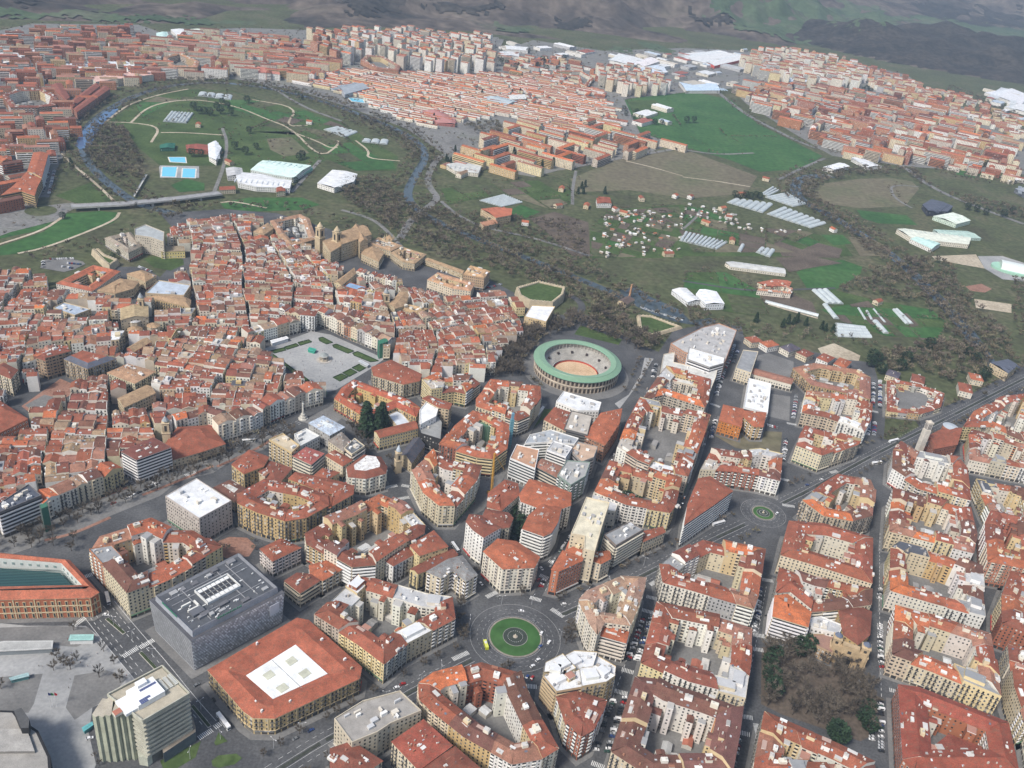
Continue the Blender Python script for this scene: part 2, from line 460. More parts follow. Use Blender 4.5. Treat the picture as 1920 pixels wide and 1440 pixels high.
def seg_building(segs, h, where, rng, style=None, wall=None, roof=None, flat=None, name='apartment_building', cat='apartment building',
                 rise=None, detail=True, label=None, attic=None, fit=None, wings=7.5):
    """one building made of ring segments (o0, o1, i0, i1)"""
    pts = [p for s in segs for p in s]
    c = cen(pts)
    wn, wc = wall or pick(rng, WALLS, WW_ENS); wc = jit(rng, wc)
    rn, rc = roof or pick(rng, ROOFS, RW_ENS); rc = jit(rng, rc, .12)
    st = style or rng.choice(STYLES)
    trim = jit(rng, rng.choice([WHITE, (.62, .57, .47), wc, (wc[0] * 1.15, wc[1] * 1.15, wc[2] * 1.15)]))
    isflat = flat is not None or (roof is None and rng.random() < .10)
    if isflat and flat is None: flat = pick(rng, FLATS, [3, 1.5, 2, 1, 2])
    party = jit(rng, rng.choice([wc, (.62, .57, .48), (.66, .63, .58), (.56, .44, .26)]), .05)
    Wl, Rf, W, T, FX = MB(), MB(), MB(), MB(), MB()
    runs = [] if c.length < 700 else None; lifts = []
    o0, i0, o1, i1 = segs[0][0], segs[0][2], segs[-1][1], segs[-1][3]
    dep = (segs[0][0] - segs[0][2]).length
    rise = rise if rise is not None else min(3.6, dep * .17)
    top = h + (.9 if isflat else 0)
    for (p0, p1, q0, q1) in segs:
        Wl.poly([V3(p0, 0), V3(p1, 0), V3(p1, top), V3(p0, top)], wc)
        Wl.poly([V3(q1, 0), V3(q0, 0), V3(q0, top), V3(q1, top)], party)
        facade(W, T, p0, p1, 0, h - .2, st, rng, trim, runs=runs)
        if detail: facade(W, T, q1, q0, 0, h - .2, 'rear' if rng.random() < .7 else 'loggia', rng, trim, shop=False)
        m0, m1 = (p0 + q0) / 2, (p1 + q1) / 2
        if isflat:
            Rf.poly([V3(p0, h), V3(p1, h), V3(q1, h), V3(q0, h)], flat[1])
            ee = (p1 - p0).normalized()
            L = (p1 - p0).length
            if detail and L > 7:
                cc = (p0 + p1 + q0 + q1) / 4
                s = rng.uniform(.45, .75)
                if attic is not False and rng.random() < .55:
                    FX.box(cc, ee, L * s, dep * .5, h - .2, h + 3.0, jit(rng, rng.choice([wc, WHITE])), flat[1])
                for _ in range(rng.randint(3, 7)):
                    pp = cc + ee * rng.uniform(-.4, .4) * L + Vector((-ee.y, ee.x)) * rng.uniform(-.36, .36) * dep
                    FX.box(pp, ee, rng.uniform(.7, 2.6), rng.uniform(.7, 2), h - .1, h + rng.uniform(.8, 2.4), rng.choice([WHITE, (.5, .5, .5), (.3, .3, .31), (.45, .4, .34)]))
        else:
            n0 = (p1 - p0); n0 = Vector((n0.y, -n0.x)).normalized() * .45
            dz = .45 * rise / (dep / 2)
            Rf.poly([V3(p0 + n0, h - dz), V3(p1 + n0, h - dz), V3(m1, h + rise), V3(m0, h + rise)], rc)
            nq = (q0 - q1); nq = Vector((nq.y, -nq.x)).normalized() * .3
            Rf.poly([V3(q1 + nq, h - dz * .66), V3(q0 + nq, h - dz * .66), V3(m0, h + rise), V3(m1, h + rise)], rc)
            Rf.poly([V3(p1 + n0, h - dz), V3(p0 + n0, h - dz), V3(p0 - n0 * .1, h - dz - .25), V3(p1 - n0 * .1, h - dz - .25)], trim)
            if detail:
                e = (m1 - m0); L = e.length
                if L > 5:
                    e = e.normalized()
                    roof_bits(FX, (m0 + m1) / 2, e, L / 2, dep / 2, h, rise, rng, int((fit or 1) * L / rng.uniform(2.6, 4.6)), True)
                    if L > 9 and rng.random() < .55:
                        lw, ll = rng.uniform(2.6, 4), rng.uniform(3, 5.5)
                        p = (m0 + m1) / 2 + e * rng.uniform(-.25, .25) * L + Vector((-e.y, e.x)) * rng.uniform(0, .2) * dep
                        k = rng.choice([WHITE, (.66, .62, .52), party, (.6, .5, .33)])
                        LH = MB(); LH.box(p, e, ll, lw, h, h + rise + rng.uniform(1.2, 2.6), k, rng.choice([k, rc, (.5, .48, .45)])); LH.box(p + e * ll * .2, e, .9, .9, h + rise + 1.0, h + rise + 3.1, (.5, .48, .44)); lifts.append(LH)
                    if L > 11 and rng.random() < .4:
                        p = (m0 + m1) / 2 + e * rng.uniform(-.2, .2) * L
                        s = rng.choice([-1, 1])
                        pp = p + Vector((-e.y, e.x)) * s * dep * .26
                        FX.box(pp, e, rng.uniform(4, 7.5), rng.uniform(2.4, 3.4), h - .2, h + rise * .62, (.6, .57, .52), rng.choice([(.42, .3, .25), (.55, .53, .5), WHITE]))
    if detail and wings:
        for (p0, p1, q0, q1) in segs:
            L = (q1 - q0).length
            if L < 9 or rng.random() < .3: continue
            e = (q1 - q0).normalized(); nn = Vector((-e.y, e.x))
            if nn.dot(q0 - p0) < 0: nn = -nn
            for k in range(1 if L < 16 else 2):
                t = rng.uniform(.2, .8) if L < 16 else (.27 if k == 0 else .73) + rng.uniform(-.1, .1)
                m = q0.lerp(q1, t); w, ln, hh = rng.uniform(3.5, 6.5), rng.uniform(3, wings), h - rng.choice([0, 0, 1, 3, 6])
                wq = [m - e * w / 2 - nn * .3, m + e * w / 2 - nn * .3, m + e * w / 2 + nn * ln, m - e * w / 2 + nn * ln]
                wq = ccw(wq); pc = jit(rng, party, .1)
                for i in range(4):
                    a_, b_ = wq[i], wq[(i + 1) % 4]
                    Wl.poly([V3(a_, 0), V3(b_, 0), V3(b_, hh), V3(a_, hh)], pc)
                    if (b_ - a_).length > 2.4: facade(W, T, a_, b_, 0, hh - .2, 'rear', rng, trim, shop=False)
                if rng.random() < .6:
                    mm = m + nn * ln; rr = .9
                    Rw = MB() if isflat else Rf
                    Rw.poly([V3(m - e * (w / 2 + .2), hh), V3(mm - e * (w / 2 + .2), hh), V3(mm, hh + rr), V3(m, hh + rr)][::1], rc)
                    Rw.poly([V3(mm + e * (w / 2 + .2), hh), V3(m + e * (w / 2 + .2), hh), V3(m, hh + rr), V3(mm, hh + rr)], rc)
                    if isflat: FX.v, FX.f, FX.c = FX.v + Rw.v, FX.f + [tuple(i + len(FX.v) for i in f) for f in Rw.f], FX.c + Rw.c
                else: FX.box(m + nn * ln / 2, e, w + .2, ln + .2, hh - .1, hh + .4, rng.choice([(.4, .39, .37), (.5, .48, .45), WHITE]), rng.choice([(.3, .3, .3), (.42, .4, .37), (.38, .2, .15)]))
    hr = h + (0 if isflat else rise)
    for (po, qi, flip) in ((o0, i0, True), (o1, i1, False)):
        m = (po + qi) / 2
        q = [V3(po, 0), V3(qi, 0), V3(qi, top), V3(m, hr if not isflat else top), V3(po, top)]
        Wl.poly(q[::-1] if flip else q, party)
    nf = max(1, round((h - 1) / 3.1))
    corner = len({(round((s[1] - s[0]).normalized().x, 1), round((s[1] - s[0]).normalized().y, 1)) for s in segs}) > 1
    if label is None:
        stw = {'punch': 'plain windows', 'balc': 'iron balconies', 'bay': 'bay windows', 'loggia': 'loggias', 'band': 'balcony bands', 'stripe': 'window stripes'}[st]
        rw = (flat[0] + ' flat roof') if isflat else (rn + ' tile roof')
        label = f"{'corner ' if corner else ''}{wn} {NUM.get(nf, 'tall')}-storey block, {stw}, {rw}, {where}"
        if len(label.replace('-', ' ').split()) > 16: label = label.replace(' tile roof', ' roof')
        if len(label.replace('-', ' ').split()) > 16: label = label.replace('-storey block', '-storey')
        if len(label.replace('-', ' ').split()) > 16: label = label.replace(', ' + stw, '')
    if corner and name == 'apartment_building': name, cat = 'corner_apartment_building', 'corner building'
    root = thing(name, label, cat, (c.x, c.y, 0), 'buildings ' + where)
    wo = part('wall', Wl, M_WALL, root)
    ro = part('roof', Rf, M_FLAT if isflat else M_ROOF, root)
    part('glazing', W, M_GLASS, root, 'stuff', wo); part('balcony_work', T, M_TRIM, root, 'stuff', wo)
    part('rooftop_fittings', FX, M_TRIM, root, 'stuff', ro)
    for q in lifts: part('lift_housing', q, M_TRIM, root, None, ro)
    for q in runs or (): part('balcony', q, M_TRIM, root)
    return root

PAVES = []      # pavement outlines
EXCL = []       # footprints no filler may use

def pavement(poly, w=3.2):
    PAVES.append(offset(poly, -w))

def ring(poly, h, where, depth=13.0, lot=19.0, seed=0, court=True, closed=True, hvar=(-3, 0, 0, 0, 0, 3), pave=3.2, dvar=.18, **kw):
    rng = random.Random(seed + 17)
    if closed:
        poly = ccw(poly)
        EXCL.append(offset(poly, -4))
        if pave: pavement(poly, pave)
    n = len(poly)
    inn = offset(poly, depth, closed)
    segs = []
    ne = n if closed else n - 1
    for i in range(ne):
        a, b, p, q = poly[i], poly[(i + 1) % n], inn[i], inn[(i + 1) % n]
        L = (b - a).length
        k = max(1, round(L / lot))
        ts = [0.0]
        for j in range(1, k): ts.append((j + rng.uniform(-.18, .18)) / k)
        ts.append(1.0)
        for j in range(k):
            t0, t1 = ts[j], ts[j + 1]
            segs.append(([a.lerp(b, t0), a.lerp(b, t1), p.lerp(q, t0), p.lerp(q, t1)], j == 0, L * (t1 - t0)))
    # group corner pieces
    groups = []; cur = []; acc = 0
    for s, first, L in segs:
        if cur and first and acc + L < lot * 2.3:
            cur.append(s); acc += L
        else:
            if cur: groups.append(cur)
            cur = [s]; acc = L
    groups.append(cur)
    if closed and len(groups) > 2 and len(groups[0]) + len(groups[-1]) <= 3:
        groups[0] = groups.pop() + groups[0]
    for g in groups:
        hh = h + rng.choice(hvar) + rng.uniform(-.5, .5)
        if len(g) == 1 and dvar:       # the rear of each house stands where it likes
            k = 1 + rng.uniform(-dvar, dvar)
            s = g[0]
            g = [[s[0], s[1], s[0].lerp(s[2], k), s[1].lerp(s[3], k)]]
        seg_building(g, hh, where, rng, **kw)
    if closed and court:
        cw = offset(poly, depth + 1.5)
        if abs(area(cw)) > 60 and inside(cen(cw), poly):
            courtyard(cw, rng, where)

def courtyard(cw, rng, where):
    c, e, hl, hw = obb(cw)
    n = min(5, int(abs(area(cw)) / 160))
    for i in range(n):
        s = MB()
        p = c + e * rng.uniform(-.65, .65) * hl + Vector((-e.y, e.x)) * rng.uniform(-.55, .55) * hw
        if not inside(p, cw): continue
        cl = rng.choice([(.40, .38, .35), (.5, .47, .42), (.34, .33, .31)])
        lx, ly, z = rng.uniform(5, 12), rng.uniform(4, 8), rng.uniform(3.2, 5)
        tp = rng.choice([(.36, .36, .35), (.46, .44, .41), (.32, .12, .08), (.28, .27, .26), (.52, .53, .53)])
        root = thing('courtyard_shed', f"low {rng.choice(['grey', 'pale', 'dull'])} shed in the courtyard {where}", 'shed', (p.x, p.y, 0), 'courtyard sheds ' + where)
        s.box(p, e, lx, ly, 0, z, cl); part('wall', s, M_WALL, root)
        r = MB(); f = Vector((-e.y, e.x))
        a = [p - e * lx * .52 - f * ly * .52, p + e * lx * .52 - f * ly * .52, p + e * lx * .52 + f * ly * .52, p - e * lx * .52 + f * ly * .52]
        m0, m1 = p - e * lx * .52, p + e * lx * .52
        zr = z + rng.choice([.15, .9, 1.3])
        r.poly([V3(a[0], z + .02), V3(a[1], z + .02), V3(m1, zr), V3(m0, zr)], tp); r.poly([V3(a[2], z + .02), V3(a[3], z + .02), V3(m0, zr), V3(m1, zr)], tp)
        part('roof', r, M_FLAT, root)

def solid(poly, h, label, name='apartment_building', cat='apartment building', roof=None, flat=None, wall=None, style='punch', inset=None,
          rise=3.0, seed=0, group=None, extras=0, pave=3.0, gable=None, parapet=.9, z0=0.0, shop=True, top=None, excl=True):
    """single building on a polygon: hipped tile roof (inset) or flat"""
    rng = random.Random(seed * 7 + 3)
    poly = ccw(poly); c = cen(poly)
    if excl: EXCL.append(offset(poly, -3))
    if pave: pavement(poly, pave)
    wc = wall if wall else jit(rng, pick(rng, WALLS, WW_ENS)[1])
    rc = roof if roof else jit(rng, pick(rng, ROOFS, RW_ENS)[1], .1)
    trim = jit(rng, rng.choice([WHITE, (.6, .55, .46), wc]))
    root = thing(name, label, cat, (c.x, c.y, 0), group)
    Wl, Rf, W, T, FX = MB(), MB(), MB(), MB(), MB()
    n = len(poly)
    cc, e, hl, hw = obb(poly)
    if flat:
        tp = h + parapet
        for i in range(n):
            a, b = poly[i], poly[(i + 1) % n]
            Wl.poly([V3(a, z0), V3(b, z0), V3(b, tp), V3(a, tp)], wc)
        ii = offset(poly, .5)
        for i in range(n):
            j = (i + 1) % n
            Wl.poly([V3(poly[i], tp), V3(poly[j], tp), V3(ii[j], tp), V3(ii[i], tp)], wc)
            Wl.poly([V3(ii[j], h), V3(ii[i], h), V3(ii[i], tp), V3(ii[j], tp)], wc)
        Rf.cap(ii, h, flat)
        for _ in range(extras):
            p = cc + e * rng.uniform(-.7, .7) * hl + Vector((-e.y, e.x)) * rng.uniform(-.7, .7) * hw
            if inside(p, offset(poly, 2.5)):
                FX.box(p, e, rng.uniform(1, 5), rng.uniform(1, 4), h - .1, h + rng.uniform(.8, 2.8), rng.choice([WHITE, (.5, .5, .5), (.36, .35, .34), (.6, .55, .47)]))
    elif gable:
        f = Vector((-e.y, e.x))
        if gable == 'short': e, f, hl, hw = f, -e, hw, hl
        def zz(p): return h + rise * max(0, 1 - abs((p - cc).dot(f)) / hw)
        for i in range(n):
            a, b = poly[i], poly[(i + 1) % n]
            da, db = (a - cc).dot(f), (b - cc).dot(f)
            q = [V3(a, z0), V3(b, z0), V3(b, zz(b))]
            if da * db < -1e-6:
                m = a + (b - a) * (da / (da - db)); q.append(V3(m, zz(m)))
            q.append(V3(a, zz(a)))
            Wl.poly(q, wc)
        ov = offset(poly, -.45)
        for s in (1, -1):
            hp = clip(ov, cc, f * s)
            Rf.poly([V3(p, h + .02 + rise * (1 - abs((p - cc).dot(f)) / hw)) for p in hp], rc)
        roof_bits(FX, cc, e, hl, hw, h, rise, rng, int(extras * 1.6), True)
    else:
        for i in range(n):
            a, b = poly[i], poly[(i + 1) % n]
            Wl.poly([V3(a, z0), V3(b, z0), V3(b, h), V3(a, h)], wc)
        ins = inset if inset else hw * .92
        ii = offset(poly, ins); oo = offset(poly, -.5)
        if inside(cen(ii), poly) and area(ii) > 0:
            for i in range(n):
                j = (i + 1) % n
                Rf.poly([V3(oo[i], h - .1), V3(oo[j], h - .1), V3(ii[j], h + rise), V3(ii[i], h + rise)], rc)
            Rf.cap(ii, h + rise, top or rc)
        else:
            for i in range(n):
                Rf.poly([V3(oo[i], h - .1), V3(oo[(i + 1) % n], h - .1), V3(cc, h + rise)], rc)
        roof_bits(FX, cc, e, hl * .8, hw * .8, h + rise * .1, rise * .8, rng, int(extras * 1.7) + 2, True)
    runs = [] if c.length < 720 else None
    for i in range(n):
        facade(W, T, poly[i], poly[(i + 1) % n], z0, h - .2, style, rng, trim, shop=shop, runs=runs)
    wo = part('wall', Wl, M_WALL, root); ro = part('roof', Rf, M_FLAT if flat else M_ROOF, root)
    part('glazing', W, M_GLASS, root, 'stuff', wo); part('balcony_work', T, M_TRIM, root, 'stuff', wo); part('rooftop_fittings', FX, M_TRIM, root, 'stuff', ro)
    for q in runs or (): part('balcony', q, M_TRIM, root)
    return root

# ------------------------------------------------------------------ old-town houses: convex lots with two roof planes
class HouseBag:
    """collects lots first, then the largest in view become things and the rest one mass"""
    def __init__(s): s.h = []
    def add(s, poly, h, fac, rng, where, far=False, ww=None, rw=None, rise=None, mono=None):
        s.h.append((poly, h, fac, rng.random(), where, far, ww, rw, rise, mono))

def house_mesh(spec, Wl, Rf, W, T, FX):
    poly, h, fac, seed, where, far, ww, rw, rise, mono = spec
    rng = random.Random(seed)
    wn, wc = pick(rng, WALLS, ww or WW_OLD); wc = jit(rng, wc)
    rn, rc = pick(rng, ROOFS, rw or RW_OLD); rc = jit(rng, rc, .16)
    if far and not ww: rc = tuple(x * 1.0 for x in rc)
    party = jit(rng, rng.choice([wc, (.6, .57, .5), (.7, .68, .64), (.68, .66, .62), (.5, .42, .33)]))
    cc, e, hl, hw = obb(poly)
    if mono is not None and rng.random() < .8:
        e = mono; f = Vector((-e.y, e.x)); us = [(p - cc).dot(e) for p in poly]; vs = [(p - cc).dot(f) for p in poly]
        cc = cc + e * (max(us) + min(us)) / 2 + f * (max(vs) + min(vs)) / 2; hl, hw = (max(us) - min(us)) / 2, (max(vs) - min(vs)) / 2
    elif not far and hl < hw * 1.5 and rng.random() < .45: e, hl, hw = Vector((-e.y, e.x)), hw, hl
    f = Vector((-e.y, e.x)); hw = max(hw, .5)
    rise = rise if rise is not None else hw * rng.uniform(.3, .46)
    n = len(poly)
    flat = (not far) and rng.random() < .05
    def zz(p): return h if flat else h + rise * max(0, 1 - abs((p - cc).dot(f)) / hw)
    for i in range(n):
        a, b = poly[i], poly[(i + 1) % n]
        da, db = (a - cc).dot(f), (b - cc).dot(f)
        q = [V3(a, 0), V3(b, 0), V3(b, zz(b))]
        if da * db < -1e-6:
            m = a + (b - a) * (da / (da - db)); q.append(V3(m, zz(m)))
        q.append(V3(a, zz(a)))
        isf = i in fac
        Wl.poly(q, wc if (isf or far) else party)
        if isf and not far:
            facade(W, T, a, b, 0, min(zz(a), zz(b)) - .1, rng.choice(['balc', 'balc', 'punch', 'bay']), rng, rng.choice([WHITE, wc, (.6, .55, .45)]))
        elif isf and (b - a).length > 9:
            facade(W, T, a, b, 0, h, rng.choice(['far', 'far', 'band']) if h > 12 else 'far', rng, rng.choice([WHITE, wc]), shop=False)
    if flat:
        Rf.poly([V3(p, h + .02) for p in poly], rng.choice(FLATS)[1])
        FX.box(cc, e, hl * .7, hw * .8, h - .1, h + 2.4, party)
    else:
        for s in (1, -1):
            hp = clip(poly, cc, f * s)
            if len(hp) > 2: Rf.poly([V3(p, zz(p) + .04) for p in hp], rc)
        if not far:
            roof_bits(FX, cc, e, hl, hw, h, rise, rng, rng.randint(1, 4), False)
            if rng.random() < .5:      # light parapet along a party wall
                i = rng.randrange(n); a, b = poly[i], poly[(i + 1) % n]
                if abs((b - a).normalized().dot(f)) > .8:
                    d = (b - a).normalized()
                    Rf_ = FX
                    m = a + (b - a) * .5
                    Rf_.poly([V3(a, zz(a)), V3(b, zz(b)), V3(b, zz(b) + .7), V3(m, h + rise + .7), V3(a, zz(a) + .7)], party)
                    nn = Vector((-d.y, d.x)) * .35
                    Rf_.poly([V3(a, zz(a) + .7), V3(m, h + rise + .7), V3(m + nn, h + rise + .7), V3(a + nn, zz(a) + .7)], party)
                    Rf_.poly([V3(m, h + rise + .7), V3(b, zz(b) + .7), V3(b + nn, zz(b) + .7), V3(m + nn, h + rise + .7)], party)
        elif rng.random() < .5:
            roof_bits(FX, cc, e, hl, hw, h, rise, rng, rng.randint(1, 3), True)
    return wn, rn

def flush_houses(bag, name, cat, mass_name, mass_label, limit=300, desc='house', mass_cat=None):
    hs = sorted(bag.h, key=lambda s: cen(s[0]).length / (abs(area(s[0])) ** .5))
    for s in hs[:limit]:
        Wl, Rf, W, T, FX = MB(), MB(), MB(), MB(), MB()
        wn, rn = house_mesh(s, Wl, Rf, W, T, FX)
        c = cen(s[0])
        nf = max(1, round(s[1] / 3.1))
        root = thing(name, f"{wn} {NUM.get(nf, 'tall')}-storey {desc}, {rn} roof, {s[4]}", cat, (c.x, c.y, 0), f'{desc}s {s[4]}')
        wo = part('wall', Wl, M_WALL, root); ro = part('roof', Rf, M_ROOF, root)
        part('glazing', W, M_GLASS, root, 'stuff', wo); part('balcony_work', T, M_TRIM, root, 'stuff', wo); part('rooftop_fittings', FX, M_TRIM, root, 'stuff', ro)
    if len(hs) > limit:
        A = [MB() for _ in range(5)]
        for s in hs[limit:]: house_mesh(s, *A)
        root = thing(mass_name, mass_label, mass_cat or cat, (0, 0, 0), None, 'stuff')
        for nm, mb, mt in zip(('wall', 'roof', 'glazing', 'balcony_work', 'rooftop_fittings'), A, (M_WALL, M_ROOF, M_GLASS, M_TRIM, M_TRIM)):
            part(nm, mb, mt, root, 'stuff')

def fill_old(bag, region, seed, where, angle=0.0, bl=58, bw=34, street=3.8, lot=110, h=(13, 17), excl=None):
    """irregular town blocks cut into lots inside region"""
    rng = random.Random(seed)
    region = ccw(region)
    ex = EXCL if excl is None else excl
    blocks = []
    def warp(p): return p + Vector((14 * math.sin(p.y / 71 + .6) + 8 * math.sin(p.y / 33 + p.x / 57), 16 * math.sin(p.x / 83) + 8 * math.sin(p.x / 37 - p.y / 61)))
    e = Vector((math.cos(angle), math.sin(angle))); f = Vector((-e.y, e.x))
    us = [p.dot(e) for p in region]; vs = [p.dot(f) for p in region]
    u = min(us)
    while u < max(us):
        du = bl * rng.uniform(.7, 1.35)
        v = min(vs) - rng.uniform(0, bw)
        while v < max(vs):
            dv = bw * rng.uniform(.75, 1.3)
            k = [rng.uniform(-3, 3) for _ in range(4)]
            q = [e * (u + k[0]) + f * (v + k[1]), e * (u + du + k[2]) + f * (v + k[3]), e * (u + du + k[1]) + f * (v + dv + k[0]), e * (u + k[3]) + f * (v + dv + k[2])]
            blocks.append(ccw(offset(ccw([warp(p) for p in q]), street / 2)))
            v += dv
        u += du
    for b in blocks:
        lots = []
        split_rec(b, lot * rng.uniform(.75, 1.9), rng, lots)
        hb = rng.uniform(*h)
        ax = obb(b)[1]
        for l in lots:
            c = cen(l)
            if not inside(c, region): continue
            if any(inside(c, x) or any(inside(p, x) for p in l) for x in ex): continue
            fac = []
            for i in range(len(l)):
                m = (l[i] + l[(i + 1) % len(l)]) / 2
                if min(seg_dist(m, b[j], b[(j + 1) % len(b)]) for j in range(len(b))) < .4: fac.append(i)
            bag.add(l, hb + rng.uniform(-2.3, 2.3), fac, rng, where, mono=ax)

def row_houses(bag, front, depth, lot, h, where, seed, back=True):
    """a street front of narrow houses; building lies to the left of the polyline"""
    rng = random.Random(seed)
    inn = offset(front, depth, False)
    EXCL.append(list(front) + inn[::-1])
    for i in range(len(front) - 1):
        a, b, p, q = front[i], front[i + 1], inn[i], inn[i + 1]
        k = max(1, round((b - a).length / lot))
        ts = [0] + [(j + rng.uniform(-.2, .2)) / k for j in range(1, k)] + [1]
        for j in range(k):
            l = [a.lerp(b, ts[j]), a.lerp(b, ts[j + 1]), p.lerp(q, ts[j + 1]), p.lerp(q, ts[j])]
            if area(l) < 0: l = l[::-1]; fac = [2, 0]
            else: fac = [0, 2]
            bag.add(l, h + rng.uniform(-2, 2), fac if back else fac[:1], rng, where)
# ------------------------------------------------------------------ near city: blocks of flats (outlines read at eaves height)
_seed = [100]
def B(tile, s, h, where, **kw):
    _seed[0] += 1
    ring(P(tile, s, h), h, where, seed=kw.pop('seed', _seed[0]), **kw)
def So(tile, s, h, label, **kw):
    _seed[0] += 1
    return solid(P(tile, s, h), h, label, seed=kw.pop('seed', _seed[0]), **kw)
CREAM, YEL, OCH, WHT, BRK, OBR, GRY, SND, IVO = (.60, .52, .38), (.60, .49, .27), (.50, .36, .18), (.72, .70, .66), (.30, .115, .07), (.42, .19, .10), (.40, .39, .37), (.52, .42, .28), (.66, .61, .51)
TERRA, ORNG, RUST, BRWN, FADE, BRIGHT, TAN = [r[1] for r in ROOFS]
FGREY, FWHITE, FBEIGE, FSLATE, FLIGHT = [r[1] for r in FLATS]

# --- bottom left quarter
B('BL', '502,212 560,120 850,32 965,85 1085,85 1250,190 1080,290 935,368 715,452 640,362', 26, 'beside the grey latticed store', depth=14, lot=18)
So('BL', '930,-88 1105,-188 1302,-62 1120,38', 27, 'stone office block with a plain white flat roof beside the promenade', name='office_building', cat='office building', wall=(.46, .41, .37), flat=FWHITE, style='punch', extras=9, parapet=.5)
So('BL', '1462,207 1580,150 1692,200 1532,276', 17, 'small white and brick house with red hipped roof near the paved circle', wall=(.68, .62, .58), roof=TERRA, style='loggia', rise=3, extras=10)
So('BL', '1600,387 1672,342 1752,350 1800,385 1688,455', 15, 'rounded cream corner block with balcony bands and rust hipped roof', wall=CREAM, roof=RUST, style='band', rise=2.4, extras=4)
So('BL', '1745,345 1740,300 1835,273 1925,322 1815,385', 15, 'cream terrace wing with orange roof behind the rounded corner block', wall=CREAM, roof=ORNG, style='loggia', rise=2.4, extras=7)
So('Z7', '-60,340 370,60 535,205 -10,425', 25, 'office block with white window stripes and slate roof on the promenade', name='office_building', cat='office building', wall=(.16, .15, .15), flat=(.085, .095, .12), style='stripe', extras=14)
# --- bottom middle
B('S', '572,994 606,975 650,958 712,926 760,946 797,985 795,1000 745,1030 705,1058 660,1062 575,1014', 23, 'between promenade and roundabout, yellow block', depth=12, lot=17, wall=None)
So('BM', '237,268 368,190 432,225 292,303', 19, 'white walled house with long rust roof beside the yellow wing', wall=WHT, roof=RUST, style='balc', rise=2.2, extras=4)
So('BM', '386,187 520,104 600,193 440,245', 24, 'yellow block with red hipped roof and a white lift box', wall=YEL, roof=TERRA, style='rear', rise=2.6, extras=5)
So('BM', '386,322 610,205 655,240 480,330 430,350', 18, 'narrow yellow wing with rust gabled roof beside grey-roofed corner', wall=YEL, roof=RUST, style='balc', gable='long', extras=3, rise=2.0)
So('BM', '480,335 600,265 680,245 765,352 700,390 628,330 560,372', 21, 'cream corner block under a dull grey roof facing the roundabout trees', wall=CREAM, roof=(.22, .22, .215), style='loggia', rise=2, extras=6, inset=5)
B('BM', '-150,592 95,365 190,375 480,462 622,480 640,602 372,742 240,855 90,742', 20, 'facing the grass roundabout, five-sided block', depth=14, lot=20)
So('BM', '800,222 880,150 985,165 1115,252 1085,312 908,320 850,268', 26, 'cream block with bay-windowed curved front and orange roof facing the roundabout', wall=IVO, roof=ORNG, style='bay', rise=3, extras=14, inset=9, name='corner_apartment_building', cat='corner building')
So('Z6', '95,330 140,235 300,250 360,330 545,400 320,530 190,440', 31, 'tall white block with small windows and stepped rust roofs', wall=WHT, roof=RUST, style='punch', rise=2, extras=8, inset=6)
So('Z6', '300,290 350,165 640,215 700,280 650,400 520,420 350,350', 25, 'cream block with rounded rust roofs behind the tall white block', wall=CREAM, roof=RUST, style='balc', rise=2.6, extras=9, inset=7)
So('Z6', '820,420 900,250 1080,90 1320,150 1275,330 1190,470 1090,515', 27, 'white rounded block with grey balcony bands and brown hipped roof', wall=WHT, roof=(.30, .10, .055), style='band', rise=2.4, extras=8, inset=9, name='corner_apartment_building', cat='corner building')
So('Z6', '1195,945 1340,700 1600,790 1590,830 1290,965', 26, 'orange brick block with white window bays facing the roundabout', wall=(.44, .16, .085), roof=ORNG, style='punch', rise=1.6, extras=5, inset=6)
So('Z6', '1440,490 1640,20 1940,90 1840,400 1750,720 1610,690 1620,520', 34, 'tall cream slab with blank side wall and flat beige roof', wall=(.60, .52, .38), flat=(.6, .55, .42), style='rear', extras=10)
B('Z6', '1370,690 1430,540 1520,640 1760,720 1940,700 1960,800 1830,870 1600,790', 21, 'curving below the tall cream slab', depth=9, lot=24, court=False, roof=('orange-red', ORNG))
So('BM', '1478,130 1620,58 1702,100 1545,192', 26, 'dark block with stacked balcony bands and white rooftop terrace', wall=(.2, .17, .15), flat=FGREY, style='band', extras=9)
So('BM', '1690,110 1808,82 1822,112 1700,166', 15, 'low cream house with plain red roof at the avenue', wall=CREAM, roof=TERRA, style='punch', rise=2, extras=4)
B('BM', '1338,490 1382,440 1570,362 1712,370 1700,442 1660,560 1625,640 1480,620 1440,690 1392,622', 27, 'with tan gables beside roundabout', depth=11, lot=15, wall=('ivory', IVO), roof=('tan', (.36, .235, .16)), style='bay', hvar=(-4, -2, 0, 0, 1))
So('BM', '1437,690 1480,622 1625,642 1600,735', 21, 'white block with orange roof and pale skylights near the roundabout', wall=WHT, roof=ORNG, style='band', rise=2, extras=9)
B('BM', '1143,865 1310,780 1440,788 1548,852 1540,925 1490,960 1210,1010 1135,920', 24, 'with white terraces by the roundabout', depth=15, lot=17, wall=('ochre', (.46, .36, .22)), flat=FLATS[1])
B('BM', '1212,1015 1330,985 1400,1010 1498,1040 1470,1120 1420,1222 1352,1262 1268,1180', 24, 'on the wedge between two streets', depth=13, lot=19, roof=('rust', RUST))
B('BM', '435,962 520,902 790,830 1010,890 1045,1000 1130,1170 1222,1330 1130,1385 960,1415 690,1262 490,1100 440,1050', 23, 'along the south side of roundabout', depth=14, lot=20)
So('BM', '-40,1165 120,1065 330,1008 450,1120 280,1190 205,1240 60,1300', 25, 'cream block with wide grey and tan flat roofs by the avenue', wall=(.5, .44, .34), flat=(.31, .29, .265), style='punch', extras=12)
So('BM', '285,1292 462,1168 622,1312 435,1450', 22, 'flat red roof with two square skylights on a cream block', wall=CREAM, roof=(.30, .082, .055), style='balc', rise=1.2, extras=16, inset=8)
